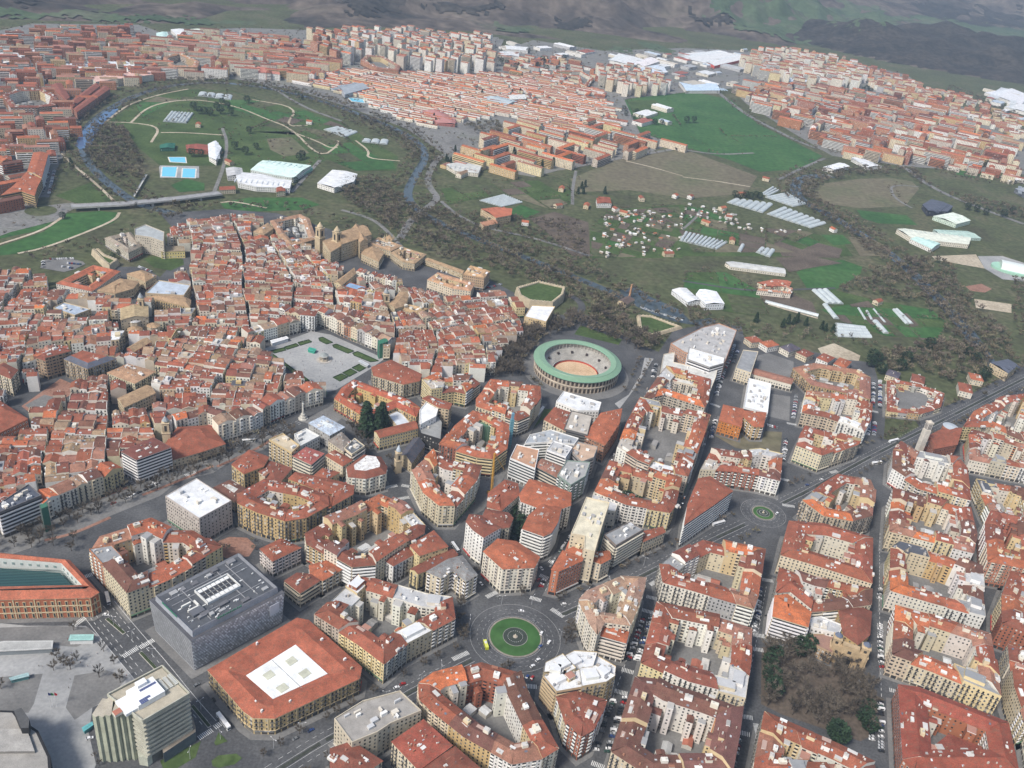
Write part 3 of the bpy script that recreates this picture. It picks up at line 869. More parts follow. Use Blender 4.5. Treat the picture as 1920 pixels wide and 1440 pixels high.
So('BM', '-60,1330 60,1290 230,1400 60,1520 -60,1440', 20, 'rust roofed house behind the cream flat-roofed block', wall=CREAM, roof=RUST, style='balc', rise=2.5, extras=8)
So('BM', '440,1450 640,1320 780,1440 600,1560', 21, 'rust roofed block south of the skylight roof', wall=SND, roof=RUST, style='balc', rise=2.5, extras=8)
B('S', '1232,1128 1290,1140 1350,1152 1412,1172 1408,1240 1398,1310 1290,1282 1202,1242', 23, 'with the long plain red roof', depth=14, lot=22)
B('S', '1193,1263 1235,1268 1258,1282 1322,1302 1392,1328 1385,1380 1372,1450 1222,1450 1148,1402', 26, 'with broad brown roof near park', depth=16, lot=26, roof=('brown', (.16, .075, .06)))
# --- between promenade and pedestrian avenue
So('Q2', '75,372 185,318 345,402 232,465', 17, 'grey stone block with pale blue roof round a glass well', wall=(.36, .36, .35), roof=(.42, .48, .55), top=(.62, .66, .66), rise=1.2, inset=7, extras=4)
So('ML', '1655,1005 1722,972 1798,1015 1690,1072', 15, 'plain white square block with flat roof near the stone column', wall=(.62, .61, .58), flat=(.6, .6, .58), extras=5)
So('Q2', '222,505 322,440 402,520 335,585', 18, 'cream house under a grey-brown tiled roof', wall=CREAM, roof=(.24, .21, .18), rise=3, extras=5)
So('Q2', '338,565 420,490 496,548 400,612', 18, 'cream terrace block with dark flat roof and planted balconies', wall=CREAM, flat=(.13, .14, .15), style='band', extras=7)
So('ML', '1648,1125 1722,1074 1822,1110 1750,1172', 18, 'green balconied block under a pinkish red roof', wall=(.5, .47, .38), roof=(.33, .10, .085), style='band', rise=1.5, extras=6)
So('ML', '1513,1035 1592,1000 1685,1068 1640,1110', 21, 'ochre block with beige roof terraces on the promenade', wall=(.52, .40, .22), flat=(.5, .42, .3), style='loggia', extras=12)
So('Q2', '200,615 270,575 402,650 330,695', 16, 'red roofed cream house behind the eight-sided block', wall=CREAM, roof=TERRA, rise=2.5, extras=8)
So('Q2', '118,762 182,710 305,742 205,800', 12, 'low house with broken red roofs behind the terrace block', wall=SND, roof=TERRA, rise=2, extras=8)
So('ML', '1303,1172 1402,1090 1512,1130 1482,1182 1372,1225', 19, 'ochre promenade block with red roof and white dormers', wall=(.5, .38, .2), roof=TERRA, style='balc', rise=2.4, extras=14, inset=7)
So('ML', '1445,1205 1512,1150 1642,1192 1560,1290', 16, 'rust roofed rear wing behind the ochre promenade block', wall=SND, roof=RUST, style='rear', rise=2, extras=8)
So('ML', '1622,1252 1662,1215 1920,1270 1985,1292 1972,1350 1840,1335', 18, 'long red roofed ochre range with white roof well', wall=(.5, .38, .2), roof=TERRA, style='balc', rise=2, extras=16, inset=6)
B('ML', '1335,1338 1490,1250 1720,1295 1842,1345 1850,1402 1722,1472 1600,1492 1440,1442 1335,1392', 24, 'ochre block with roof terrace', depth=14, lot=24, wall=('ochre', (.48, .35, .18)), roof=('terracotta', TERRA), style='balc', hvar=(0, 0, 1), court=False, fit=1.6)
So('Q2', '68,885 160,858 246,930 240,1005 82,1035', 22, 'orange roofed ochre block with a white roof box', wall=(.5, .38, .22), roof=ORNG, style='loggia', rise=2, extras=8)
So('Q2', '246,920 290,865 415,838 408,905 250,995', 21, 'pale ochre block with red roof facing the crossing', wall=(.54, .43, .26), roof=TERRA, style='balc', rise=2, extras=6)
So('ML', '1200,1302 1292,1260 1392,1312 1320,1382', 13, 'low brown roofed house with a small square roof well', wall=SND, roof=BRWN, rise=1.6, inset=6, extras=6, top=(.55, .54, .5))
# --- bottom right
B('BR', '-130,290 -60,232 120,142 300,188 462,222 450,290 425,470 400,542 60,442 -110,395', 22, 'east of the avenue, cream courtyards', depth=14, lot=17)
B('BR', '590,80 600,48 790,62 1070,142 1066,400 730,292 552,240', 21, 'convent-like red block', depth=17, lot=34, hvar=(0, 0, 0), roof=('terracotta', TERRA), style='punch')
B('BR', '552,292 740,362 1066,432 1062,520 880,545 720,560 600,462 520,470', 19, 'with yellow light wells', depth=12, lot=17)
So('BR', '520,470 590,462 722,562 705,645 508,585', 24, 'bright orange roofed rounded block with balcony bands by the park', wall=CREAM, roof=BRIGHT, style='band', rise=2.2, extras=2, inset=11, name='corner_apartment_building', cat='corner building')
So('BR', '712,600 780,590 900,640 880,690 720,650', 15, 'low block with white terraces beside the twin-towered church', wall=WHT, flat=FLIGHT, extras=8)
B('S', '1673,920 1690,912 1820,950 1832,1002 1826,1036 1668,996', 22, 'first block south of brick church', depth=13, lot=19)
B('BR', '1172,200 1222,165 1480,232 1680,312 1702,592 1380,505 1168,442', 22, 'second block south of brick church', depth=14, lot=17)
B('BR', '1200,520 1380,570 1732,682 1792,1042 1410,882 1180,802', 22, 'third block south of brick church', depth=15, lot=19)
B('BR', '1214,970 1332,985 1832,1182 1892,1460 1300,1460 1240,1390', 18, 'brick convent block', depth=17, lot=60, hvar=(0,), roof=('rust', (.25, .068, .045)), wall=('brick red', (.33, .13, .07)), style='punch', fit=.7)
So('BR', '1500,1250 1680,1320 1720,1460 1440,1460 1400,1330', 9, 'low red roofed hall inside the brick convent court', wall=BRK, roof=(.23, .066, .045), rise=2, excl=False, pave=0, style='rear')
B('BR', '1702,62 1735,-10 1960,40 1990,345 1710,292', 23, 'brick with white bays', depth=14, lot=30, wall=('brick red', (.36, .15, .10)), style='bay')
B('BR', '1790,480 1848,330 1990,370 2010,720 1790,640', 23, 'at the eastern street', depth=14, lot=20)
B('BR', '1830,740 2000,760 2060,1150 1930,1200 1860,1000', 22, 'east of third church block', depth=13, lot=20)
B('BR', '1960,1210 2200,1260 2260,1480 2000,1480', 20, 'far east of brick convent', depth=13, lot=20)
B('BR', '462,1120 880,1302 1085,1402 1120,1520 390,1500', 21, 'south of the tree-filled park', depth=15, lot=19)
B('S', '1150,1452 1215,1462 1375,1462 1370,1530 1140,1520', 22, 'beyond the broad brown roof', depth=14, lot=20)
# --- middle
So('ML', '683,1100 862,1020 962,1076 766,1146', 26, 'white office block with black window stripes beside the red market hall', name='office_building', cat='office building', wall=(.70, .70, .69), roof=(.17, .062, .05), style='stripe', rise=1.0, inset=10, extras=8)
So('ML', '925,1062 1000,962 1180,952 1268,1056 1130,1102 972,1146', 11, 'low red roofed stone church hall on the promenade', name='church_hall', cat='hall', wall=(.48, .40, .28), roof=TERRA, style='rear', rise=5, inset=13, extras=5)
So('MM', '170,625 280,584 452,664 440,702 350,722 182,672', 18, 'ornate cream bank building with curved corner on the main square', wall=(.54, .46, .32), roof=TERRA, style='balc', rise=2, inset=8, extras=16, name='bank_building', cat='bank')
B('MM', '452,708 540,668 740,668 782,700 700,762 640,748 505,765', 20, 'between square and bullring avenue', depth=11, lot=17, wall=('pale yellow', YEL))
B('MM', '760,792 842,690 1120,718 1122,792 1062,882 992,912 760,832', 23, 'between bullring and lawn strip', depth=13, lot=18, wall=('cream', (.58, .50, .35)))
So('MM', '1208,820 1250,764 1462,826 1448,872 1330,872', 22, 'white block with white roof facing the bullring', wall=WHT, flat=FWHITE, style='punch', extras=10)
So('MM', '1140,920 1200,850 1292,880 1262,985', 22, 'red roofed cream block beside the dark glazed terrace block', wall=CREAM, roof=TERRA, style='balc', rise=2.4, extras=8)
So('MM', '1252,975 1292,872 1412,900 1385,1010', 23, 'dark glazed block with stacked terraces between red roofs', wall=(.13, .125, .12), flat=FBEIGE, style='band', extras=7)
So('MM', '1368,1010 1462,882 1578,858 1562,942 1482,1062', 22, 'red brick block with orange roof on the bullring street', wall=(.36, .2, .13), roof=ORNG, style='bay', rise=2.4, extras=10)
B('MM', '-40,800 5,738 70,694 250,760 380,808 442,852 420,902 310,848 180,905 100,885', 15, 'palace beside the tall cypress trees', depth=11, lot=40, hvar=(0,), roof=('terracotta', (.36, .10, .06)), wall=('ochre', OCH), style='balc', fit=.4)
So('MM', '185,987 412,928 432,968 215,1022', 15, 'long yellow school with plain red gabled roof', wall=YEL, roof=TERRA, gable='long', rise=2.2, name='school_building', cat='school')
So('MM', '262,895 325,868 388,940 310,958', 10, 'low annex with pale grey flat roof behind the school', wall=SND, flat=(.55, .58, .62), name='school_annex', cat='annex', excl=False)
So('MM', '432,955 545,898 568,935 560,1035 445,1000', 17, 'black clad museum box with grey roof', wall=(.035, .034, .034), flat=(.28, .28, .27), style='rear', extras=6, name='museum_building', cat='museum')
So('MM', '440,870 482,818 548,850 532,905 445,950', 23, 'windowless white wedge building beside the black museum box', wall=(.76, .75, .72), flat=(.7, .7, .68), style='rear', name='white_wedge_building', cat='museum', shop=False)
So('MM', '455,800 492,784 622,830 605,862 545,850', 25, 'narrow block with red roof and dark glass skylight', wall=SND, roof=TERRA, style='loggia', rise=1.2, inset=6, top=(.3, .33, .36), extras=4)
B('MM', '550,1070 640,950 740,868 832,888 950,950 932,1082 852,1142 762,1132', 21, 'with green scaffold netting and crane', depth=13, lot=17, roof=('orange-red', ORNG))
So('MM', '30,1190 128,1118 222,1130 256,1186 250,1222 140,1252 40,1242', 19, 'eight-sided cream block with rust mansard and white roof well', wall=IVO, roof=RUST, style='bay', rise=4, inset=6, top=(.7, .69, .67), extras=5, name='corner_apartment_building', cat='corner building')
B('MM', '395,1200 520,1080 620,1140 790,1180 762,1262 640,1402 550,1402 462,1330', 24, 'flatiron block by the little church', depth=14, lot=18, wall=('cream', (.58, .52, .38)), style='bay')
So('MM', '948,1140 985,1062 1112,1092 1090,1200', 23, 'white office block with black window stripes and tan roof by the lawns', name='office_building', cat='office building', wall=(.72, .71, .69), flat=(.44, .26, .17), style='stripe', extras=8)
So('MM', '1088,1180 1128,1140 1252,1190 1212,1245', 21, 'glazed green block with brown roof beside the white striped office', wall=(.2, .24, .21), roof=(.28, .14, .10), style='stripe', rise=1.2, extras=10)
So('MM', '1030,1058 1060,1008 1180,980 1335,1028 1310,1062 1160,1050', 23, 'block under a cluttered grey glass and metal roof', wall=WHT, flat=(.34, .36, .38), style='band', extras=34)
So('MM', '1155,1095 1192,1042 1300,1078 1262,1135', 26, 'white block with dark window slots amid grey roofs', wall=(.72, .71, .70), flat=FLIGHT, style='stripe', extras=8)
So('MM', '1285,1095 1330,1048 1442,1075 1420,1135 1350,1162', 22, 'tan roofed block with rounded dark corner', wall=(.3, .28, .26), flat=(.46, .33, .24), style='stripe', extras=8)
So('MM', '1215,1235 1268,1152 1400,1162 1372,1242 1290,1292', 23, 'grey flat roofed block netted in green at its foot', wall=(.22, .28, .24), flat=(.33, .33, .32), style='loggia', extras=12)
So('MM', '828,1332 922,1258 992,1280 1002,1342 900,1432 820,1412', 23, 'cream gabled block with red roof beside the crane', wall=IVO, roof=TERRA, style='punch', rise=3, extras=10)
So('MM', '1002,1342 1060,1254 1192,1290 1292,1332 1290,1402 1180,1442 1012,1382', 26, 'white block with orange roof above the dark garden trees', wall=WHT, roof=ORNG, style='balc', rise=2, inset=8, extras=12)
B('S', '1157,838 1176,790 1200,746 1262,760 1332,776 1318,822 1290,892 1240,880 1195,862', 23, 'along the street from the bullring', depth=13, lot=16)
B('Q3', '880,1010 1030,780 1110,690 1330,740 1560,800 1540,1000 1500,1090 1250,1010 1100,960', 20, 'with the ornate white theatre front', depth=13, lot=20)
So('Q3', '1050,780 1090,560 1200,540 1190,640 1560,720 1640,660 1610,790 1560,910 1200,830', 17, 'theatre with white front arcade and pale flat roofs', wall=(.62, .55, .44), flat=(.55, .54, .5), style='balc', extras=14, name='theatre_building', cat='theatre', excl=True)
So('Q3', '1160,450 1480,290 1640,250 1820,320 1700,640 1300,540', 22, 'cluttered white roofed block with brick flank above bullring park', wall=(.42, .24, .16), flat=(.40, .39, .38), style='punch', extras=46)
So('Q3', '1330,560 1345,490 1700,590 1690,650 1550,690 1330,610', 24, 'dark screen fronted slab with orange corner boxes', wall=(.30, .29, .28), flat=(.7, .7, .69), style='stripe', extras=4, excl=False)
B('MM', '1425,1325 1512,1146 1702,1192 1912,1262 1880,1402 1850,1442 1600,1400', 22, 'with dark garden trees in its court', depth=13, lot=18)
So('MM', '1420,1330 1500,1285 1580,1330 1540,1440 1390,1420', 19, 'low white topped block at the dark garden court', wall=IVO, flat=FLIGHT, extras=8, excl=False)
So('S', '1283,984 1290,945 1310,897 1332,893 1374,920 1340,945', 26, 'white wedge-shaped block with balcony bands and red roof at the small roundabout', wall=WHT, style='stripe', roof=TERRA, rise=2, inset=7, extras=10, name='corner_apartment_building', cat='corner building')
# --- middle right
So('MR', '298,632 340,530 425,540 385,660', 17, 'cream school tower block with grey flat roof', wall=CREAM, flat=FGREY, name='school_building', cat='school')
So('MR', '372,622 625,690 612,722 362,655', 10, 'long low school wing with red roof facing the grey yard', wall=IVO, roof=FADE, gable='long', rise=2, name='school_building', cat='school')
B('MR', '620,630 742,602 985,640 1056,682 1056,802 980,782 722,722 690,690', 15, 'cloistered college', depth=12, lot=60, hvar=(0,), roof=('faded red', FADE), wall=('ochre', (.46, .33, .18)), style='balc', fit=.5)
So('MR', '372,690 497,722 478,885 345,852', 12, 'white modern school with stepped flat roof', wall=(.7, .7, .7), flat=(.74, .75, .75), extras=16, name='modern_school', cat='school', style='stripe')
So('MR', '205,925 230,836 342,860 330,962', 17, 'block wrapped in bright orange scaffold netting', wall=(.50, .19, .05), roof=ORNG, style='rear', rise=2, extras=3)
So('MR', '338,900 345,868 470,880 452,962 400,960', 17, 'ochre block with red roof beside the orange netting', wall=OCH, roof=ORNG, style='loggia', rise=2, extras=4)
B('MR', '98,1202 158,1092 300,1112 430,1100 560,1132 548,1262 430,1232 290,1212', 20, 'south of the weedy vacant lot', depth=11, lot=17, court=False)
B('MR', '672,880 700,755 822,770 992,790 1066,832 1062,912 1020,992 935,952 800,905', 18, 'next to the cloistered college', depth=12, lot=17)
B('MR', '635,1075 665,1000 690,950 1002,1042 985,1062 780,1132', 19, 'wedge-shaped block on the avenue', depth=11, lot=18, roof=('terracotta', TERRA), wall=('cream', CREAM))
B('S', '1505,937 1540,908 1572,888 1632,900 1641,922 1637,966 1600,976 1545,966', 22, 'east of the small roundabout', depth=13, lot=18, wall=('beige', (.42, .35, .27)))
B('MR', '1150,700 1205,698 1342,722 1472,772 1450,852 1330,892 1150,872', 7, 'low garden court houses', depth=9, lot=12, hvar=(0, 0, .8), roof=('terracotta', TERRA), court=False, name='garden_house', cat='house')
B('MR', '1186,1090 1230,1040 1332,1100 1480,1130 1562,1142 1602,1192 1622,1372 1330,1292 1180,1192', 21, 'at the foot of brick church', depth=14, lot=18)
B('MR', '1578,962 1640,872 1792,790 1990,765 2010,1080 1740,962', 20, 'on the avenue east of church', depth=13, lot=18)
B('MR', '1610,1002 1630,972 2000,1082 2010,1210 1620,1132', 19, 'double row east of brick church', depth=11, lot=18)
B('MR', '1650,1255 1960,1310 2010,1520 1745,1460', 19, 'yellow court east of church', depth=11, lot=20, wall=('pale yellow', YEL))
for i, (x, y) in enumerate(((400, 468), (488, 492), (605, 515), (690, 545), (805, 572), (900, 600), (1185, 662), (1325, 690), (1590, 740), (1650, 680))):
    c = unp(1280 + x / 3, 480 + y / 3, 8)
    a = .5 + i * .1; e = Vector((math.cos(a), math.sin(a))); f = Vector((-e.y, e.x))
    w, d = 9 + (i % 3) * 1.4, 7.5
    rc = [TERRA, ORNG, (.09, .085, .11), RUST][i % 4]
    solid([c - e * w - f * d, c + e * w - f * d, c + e * w + f * d, c - e * w + f * d], 8,
          f"detached {['cream', 'white', 'pale'][i % 3]} villa with {['terracotta', 'orange', 'slate', 'rust'][i % 4]} hipped roof among the park trees", roof=rc, wall=[CREAM, WHT, IVO][i % 3], name='villa', cat='villa', rise=3.4, pave=0,
          extras=2, seed=i, shop=False, group='villas along the park edge')
# ------------------------------------------------------------------ landmarks
def dirv(a, b): return (b - a).normalized()

# --- grey latticed department store
def make_store():
    h = 30.0
    q = ccw(P('BL', '838,495 1350,232 1600,452 1074,728', h))
    EXCL.append(offset(q, -4)); pavement(q, 4)
    base = offset(q, 1.5); c = cen(q)
    root = thing('department_store', 'large grey department store wrapped in a perforated metal lattice with rooftop plant', 'store', (c.x, c.y, 0), None)
    Wl = MB(); rng = random.Random(5)
    g = (.26, .275, .31)
    for i in range(4):
        j = (i + 1) % 4
        Wl.poly([V3(base[i], 0), V3(base[j], 0), V3(q[j], h), V3(q[i], h)], (.36, .37, .39))
    # lattice panels: staggered folded metal plates, each a little different
    Pn = MB()
    for i in range(4):
        a, b, A, Bq = base[i], base[(i + 1) % 4], q[i], q[(i + 1) % 4]
        L = (b - a).length; e = dirv(a, b); n = Vector((e.y, -e.x))
        nu, nv = int(L / 1.7), 17
        for v in range(nv):
            for u in range(nu):
                t0, t1 = (u + (.5 if v % 2 else 0)) / nu, (u + .62 + (.5 if v % 2 else 0)) / nu
                if t1 > 1: continue
                z0, z1 = 1.5 + v * (h - 1.8) / nv, 1.5 + (v + .86) * (h - 1.8) / nv
                def pt(t, z, o):
                    p = a.lerp(b, t).lerp(A.lerp(Bq, t), z / h) + n * o
                    return V3(p, z)
                k = rng.choice([.7, .9, 1.1, 1.3, 1.5])
                col = (min(.8, .52 * k), min(.82, .53 * k), min(.85, .55 * k))
                Pn.poly([pt(t0, z0, .12), pt(t1, z0, .45), pt(t1, z1, .45), pt(t0, z1, .12)], col)
    part('wall', Wl, M_WALL, root)
    part('lattice_panels', Pn, M_METAL, root, 'stuff')
    Rf = MB(); inn = offset(q, 3.0); in2 = offset(q, 5.2)
    for i in range(4):
        j = (i + 1) % 4
        Rf.poly([V3(q[i], h), V3(q[j], h), V3(inn[j], h - .6), V3(inn[i], h - .6)], (.1, .1, .11))
        Rf.poly([V3(inn[i], h - .6), V3(inn[j], h - .6), V3(offset(inn, .5)[j], h + 4.5), V3(offset(inn, .5)[i], h + 4.5)], (.30, .315, .345))
        Rf.poly([V3(offset(inn, .5)[i], h + 4.5), V3(offset(inn, .5)[j], h + 4.5), V3(in2[j], h + 3.4), V3(in2[i], h + 3.4)], (.17, .175, .19))
    Rf.cap(in2, h + 3.4, (.085, .09, .10))
    part('roof', Rf, M_FLAT, root)
    # rooftop plant
    cc, e, hl, hw = obb(in2)
    if e.dot(R0.xy) < 0: e = -e
    f = Vector((-e.y, e.x)); z = h + 3.4
    FX = MB()
    t = cc + e * .05 * hl + f * 1.5
    for s in (-1, 1):
        FX.box(t + f * s * 8.2, e, 26, .6, z, z + 2.2, (.6, .6, .58)); FX.box(t + e * s * 13, f, 17, .6, z, z + 2.2, (.6, .6, .58))
    for i in range(7):
        for j in range(4):
            p = t + e * (-10.5 + i * 3.5) + f * (-5.6 + j * 3.7)
            FX.box(p, e, 2.9, 3.0, z, z + 1.5, (.66, .66, .64), (.05, .05, .055) if 0 < j < 3 else (.7, .7, .68))
    t2 = cc - e * .66 * hl - f * .2 * hw
    FX.box(t2, e, 9, 1.1, z, z + 1.8, (.66, .65, .6)); FX.box(t2 + e * 4 + f * 3, f, 6.5, 1.1, z, z + 1.8, (.66, .65, .6)); FX.box(t2 + f * 6.5 - e * 2, e, 7, 1.1, z, z + 1.8, (.66, .65, .6))
    FX.box(t2 - f * 4.2, e, 9, 6, z, z + 2.4, (.12, .125, .14))
    for _ in range(46):
        p = cc + e * rng.uniform(-.94, .94) * hl + f * rng.uniform(-.92, .92) * hw
        if (p - t).length < 16: continue
        FX.box(p, e, rng.uniform(.4, 2.6), rng.uniform(.3, .9), z, z + rng.uniform(.3, 1.3), rng.choice([WHITE, (.5, .5, .5), (.7, .7, .68)]))
    for k in (-.55, .35, .62):
        FX.box(cc + e * k * hl, f, hw * 1.8, .5, z, z + .5, (.26, .26, .27)); FX.box(cc + f * k * hw, e, hl * 1.9, .5, z, z + .45, (.26, .26, .27))
    for _ in range(14): FX.box(cc + e * rng.uniform(-.85, .85) * hl + f * rng.choice([-1, 1]) * rng.uniform(.55, .88) * hw, e, rng.uniform(3, 7), rng.uniform(2, 4), z, z + rng.uniform(.5, 2), rng.choice([(.2, .2, .21), (.34, .34, .34), (.13, .13, .14)]))
    part('rooftop_plant', FX, M_TRIM, root, 'stuff')
    S = MB()
    a, b = q[0], q[1]
    # green rooftop sign strokes on two sides, banner on the facade end
    for i in range(4):
        a, b = inn[i], inn[(i + 1) % 4]
        e1 = dirv(a, b); n1 = Vector((e1.y, -e1.x))
        if n1.y > -.1: continue
        m = a.lerp(b, .42)
        for k in range(14):
            S.box(m + e1 * (-9 + k * 1.35) + n1 * .35, e1, .8 if k % 3 else 1.1, .25, h + 4.5, h + 5.9 + (k % 2) * .4, (.05, .22, .13))
    part('rooftop_sign', S, M_METAL, root, 'stuff')
    Bn = MB(); j = max(range(4), key=lambda i: proj(V3(q[i], h))[0]); a = q[j]
    b = q[(j - 1) % 4] if proj(V3(q[(j - 1) % 4], h))[1] > proj(V3(q[(j + 1) % 4], h))[1] else q[(j + 1) % 4]
    e1 = dirv(a, b); n1 = Vector((e1.y, -e1.x))
    if n1.y > 0: n1 = -n1
    m = a + e1 * 9 + n1 * .8
    Bn.box(m, e1, 8, .3, h * .5, h * .82, (.62, .64, .68))
    part('banner', Bn, M_TRIM, root)
make_store()

# --- square ochre block with white roofed court
def make_court_block():
    h = 16.0
    q = ccw(P('BL', '1172,888 1672,597 1735,610 2032,872 2020,935 1545,1158 1425,1155 1372,1118', h))
    EXCL.append(offset(q, -4)); pavement(q, 4.5)
    c = cen(q); inn = ccw(P('BL', '1385,925 1662,752 1842,915 1536,1056', h))
    cc, e, hl, hw = obb(inn)
    root = thing('courtyard_block', 'square ochre block with orange-red roof around a white roofed court', 'corner building', (c.x, c.y, 0))
    rng = random.Random(9); oc = (.47, .36, .19)
    Wl, Rf, W, T, FX = MB(), MB(), MB(), MB(), MB()
    n = len(q)
    for i in range(n):
        a, b = q[i], q[(i + 1) % n]
        Wl.poly([V3(a, 0), V3(b, 0), V3(b, h), V3(a, h)], oc)
        facade(W, T, a, b, 0, h - .2, 'balc', rng, (.55, .45, .28))
        L = (b - a).length; e1 = dirv(a, b); n1 = Vector((e1.y, -e1.x))
        for k in range(int(L / 6)):
            T.box(a + e1 * (3 + k * 6) + n1 * .2, e1, .7, .4, 4, h - .3, (.55, .44, .27))
        T.box((a + b) / 2 + n1 * .25, e1, L, .5, h - .9, h - .3, (.58, .48, .31)); T.box((a + b) / 2 + n1 * .2, e1, L, .4, 3.9, 4.3, (.58, .48, .31))
    mid = [(p + min(((inn[i].lerp(inn[(i + 1) % 4], t / 10)) for i in range(4) for t in range(11)), key=lambda x: (x - p).length)) / 2 for p in q]
    oo = offset(q, -.6)
    near = [min(((inn[i].lerp(inn[(i + 1) % 4], t / 20)) for i in range(4) for t in range(21)), key=lambda x: (x - p).length) for p in q]
    rc = (.34, .105, .062)
    for i in range(n):
        j = (i + 1) % n
        Rf.poly([V3(oo[i], h - .1), V3(oo[j], h - .1), V3(mid[j], h + 3), V3(mid[i], h + 3)], rc)
    # inner slope strips from mid line to the court
    ring_in = [p + (m - p) * 1.0 for p, m in zip(near, near)]
    for i in range(n):
        j = (i + 1) % n
        Rf.poly([V3(mid[i], h + 3), V3(mid[j], h + 3), V3(near[j], h + .6), V3(near[i], h + .6)], rc)
    Rf.cap([p for p in q], h - .4, rc)
    for i in range(4):
        a, b = inn[i], inn[(i + 1) % 4]
        Wl.poly([V3(b, 4), V3(a, 4), V3(a, h + .8), V3(b, h + .8)], (.5, .4, .24))
        facade(W, T, b, a, 5, h, 'rear', rng, oc, shop=False)
    for _ in range(26):
        p = q[rng.randrange(n)].lerp(q[rng.randrange(n)], rng.random()); m = p.lerp(near[0], .0)
        if inside(p, offset(q, 3)) and not inside(p, offset(inn, -4)):
            FX.box(p, e, rng.uniform(.8, 2.2), rng.uniform(.8, 1.6), h, h + 3.4, rng.choice([(.5, .32, .2), (.45, .36, .25), WHITE]))
    Wt = MB()
    Wt.prism(offset(inn, -.05), h - 2, h + 1.0, (.74, .75, .74))
    cz = h + 1.02
    f = Vector((-e.y, e.x))
    for (u, v) in ((-.45, .42), (-.45, -.42), (.45, .42), (.45, -.42)):
        Wt.box(cc + e * u * hl + f * v * hw, e, hl * .33, hw * .34, cz, cz + .35, (.5, .5, .4))
    Wt.box(cc, f, hw * 1.9, .25, cz, cz + .3, (.3, .3, .3))
    part('wall', Wl, M_WALL, root); part('roof', Rf, M_ROOF, root); part('court_roof', Wt, M_FLAT, root)
    part('glazing', W, M_GLASS, root, 'stuff'); part('balcony_work', T, M_TRIM, root, 'stuff'); part('rooftop_fittings', FX, M_TRIM, root, 'stuff')
make_court_block()

# --- green-grey concrete tower
def make_tower():
    h = 42.0
    q = P('Z2', '285,505 990,135 1340,490 740,840', h)       # slab of offices
    k = P('Z2', '88,690 290,505 610,700 520,780 250,830', h - 1)  # ribbed service wing
    q, k = ccw(q), ccw(k)
    EXCL.append(offset(q, -6))
    c = cen(q + k); g = (.36, .37, .295)
    root = thing('concrete_tower', 'greenish concrete office tower with ribbed blank wing and stacked balcony floors', 'office building', (c.x, c.y, 0))
    Wl, Rf, W, T, FX = MB(), MB(), MB(), MB(), MB()
    rng = random.Random(2)
    core = offset(q, 1.6)
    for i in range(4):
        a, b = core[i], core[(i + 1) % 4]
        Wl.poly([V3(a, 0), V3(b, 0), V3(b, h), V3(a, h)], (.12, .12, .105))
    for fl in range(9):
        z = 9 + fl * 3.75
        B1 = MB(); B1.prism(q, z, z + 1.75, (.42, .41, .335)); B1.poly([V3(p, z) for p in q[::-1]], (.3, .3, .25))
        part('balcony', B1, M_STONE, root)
    Rf.cap(offset(q, .8), h, (.40, .36, .28))
    for i in range(4):
        a, b = q[i], q[(i + 1) % 4]; e1 = dirv(a, b)
        Wl.box((a + b) / 2, e1, (b - a).length, .7, h - .6, h + 1.2, (.42, .41, .335))
    # ribbed wing: five stepped piers
    L0, L1 = k[0], k[1]
    pts = P('Z2', '88,690 250,830 520,780 610,700', h - 1)
    for i in range(6):
        t0, t1 = i / 6, (i + 1) / 6
        a = P('Z2', f'{88 + 500 * t0},{745 + 20 * math.sin(i)}', h - 1)[0]; b = P('Z2', f'{88 + 500 * t1},{760 - 4 * i}', h - 1)[0]
        e1 = dirv(a, b); n1 = Vector((e1.y, -e1.x)); w = (b - a).length
        pp = [a - n1 * 12, a + n1 * .2, a + e1 * w * .75 + n1 * 1.6, b + n1 * .1, b - n1 * 12]
        Pm = MB(); Pm.prism(ccw(pp), 0, h - rng.uniform(.2, 1.2), (.335, .35, .27), (.40, .36, .29))
        part('pier', Pm, M_STONE, root)
    cc, e, hl, hw = obb(q); f = Vector((-e.y, e.x))
    if e.x < 0: e, f = -e, -f
    FX.box(cc - e * 1.5 + f * .5, e, 17, 15, h, h + 4, (.72, .73, .73), (.76, .77, .77)); FX.box(cc + e * -13, e, 9, 13, h, h + 2.2, (.72, .73, .73))
    FX.box(cc - e * 1 + f * 6.5, e, 6, 4, h + 4, h + 6.4, (.74, .74, .74))
    for (u, v, n) in ((2, 2.6, 9), (-2, -4.5, 6), (-2, -6.4, 4)):
        for i in range(n): FX.box(cc + e * (-4.5 + u + i * 1.15 - 1) + f * v, e, 1.0, 1.7, h + 4.02, h + 4.2, (.09, .11, .22))
    for r in range(3):
        for i in range(9): FX.box(cc + e * (9.5 + r * 3.2) + f * (-4 + i * 1.1), e, 2.1, .8, h, h + 1.4, (.55, .55, .5))
    FX.box(cc - e * 20 + f * -1, e, 4.5, 4, h, h + 2, (.62, .58, .5), (.4, .16, .11))
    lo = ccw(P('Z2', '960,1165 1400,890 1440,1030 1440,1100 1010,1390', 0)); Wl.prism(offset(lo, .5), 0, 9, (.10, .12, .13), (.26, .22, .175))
    hp = ccw(P('Z2', '655,1200 735,1190 945,1150 960,1165 980,1290 810,1420 700,1400', 0)); Wl.prism(hp, 0, 8, (.42, .43, .35))
    part('wall', Wl, M_STONE, root); part('roof', Rf, M_FLAT, root); part('rooftop_fittings', FX, M_TRIM, root, 'stuff')
make_tower()

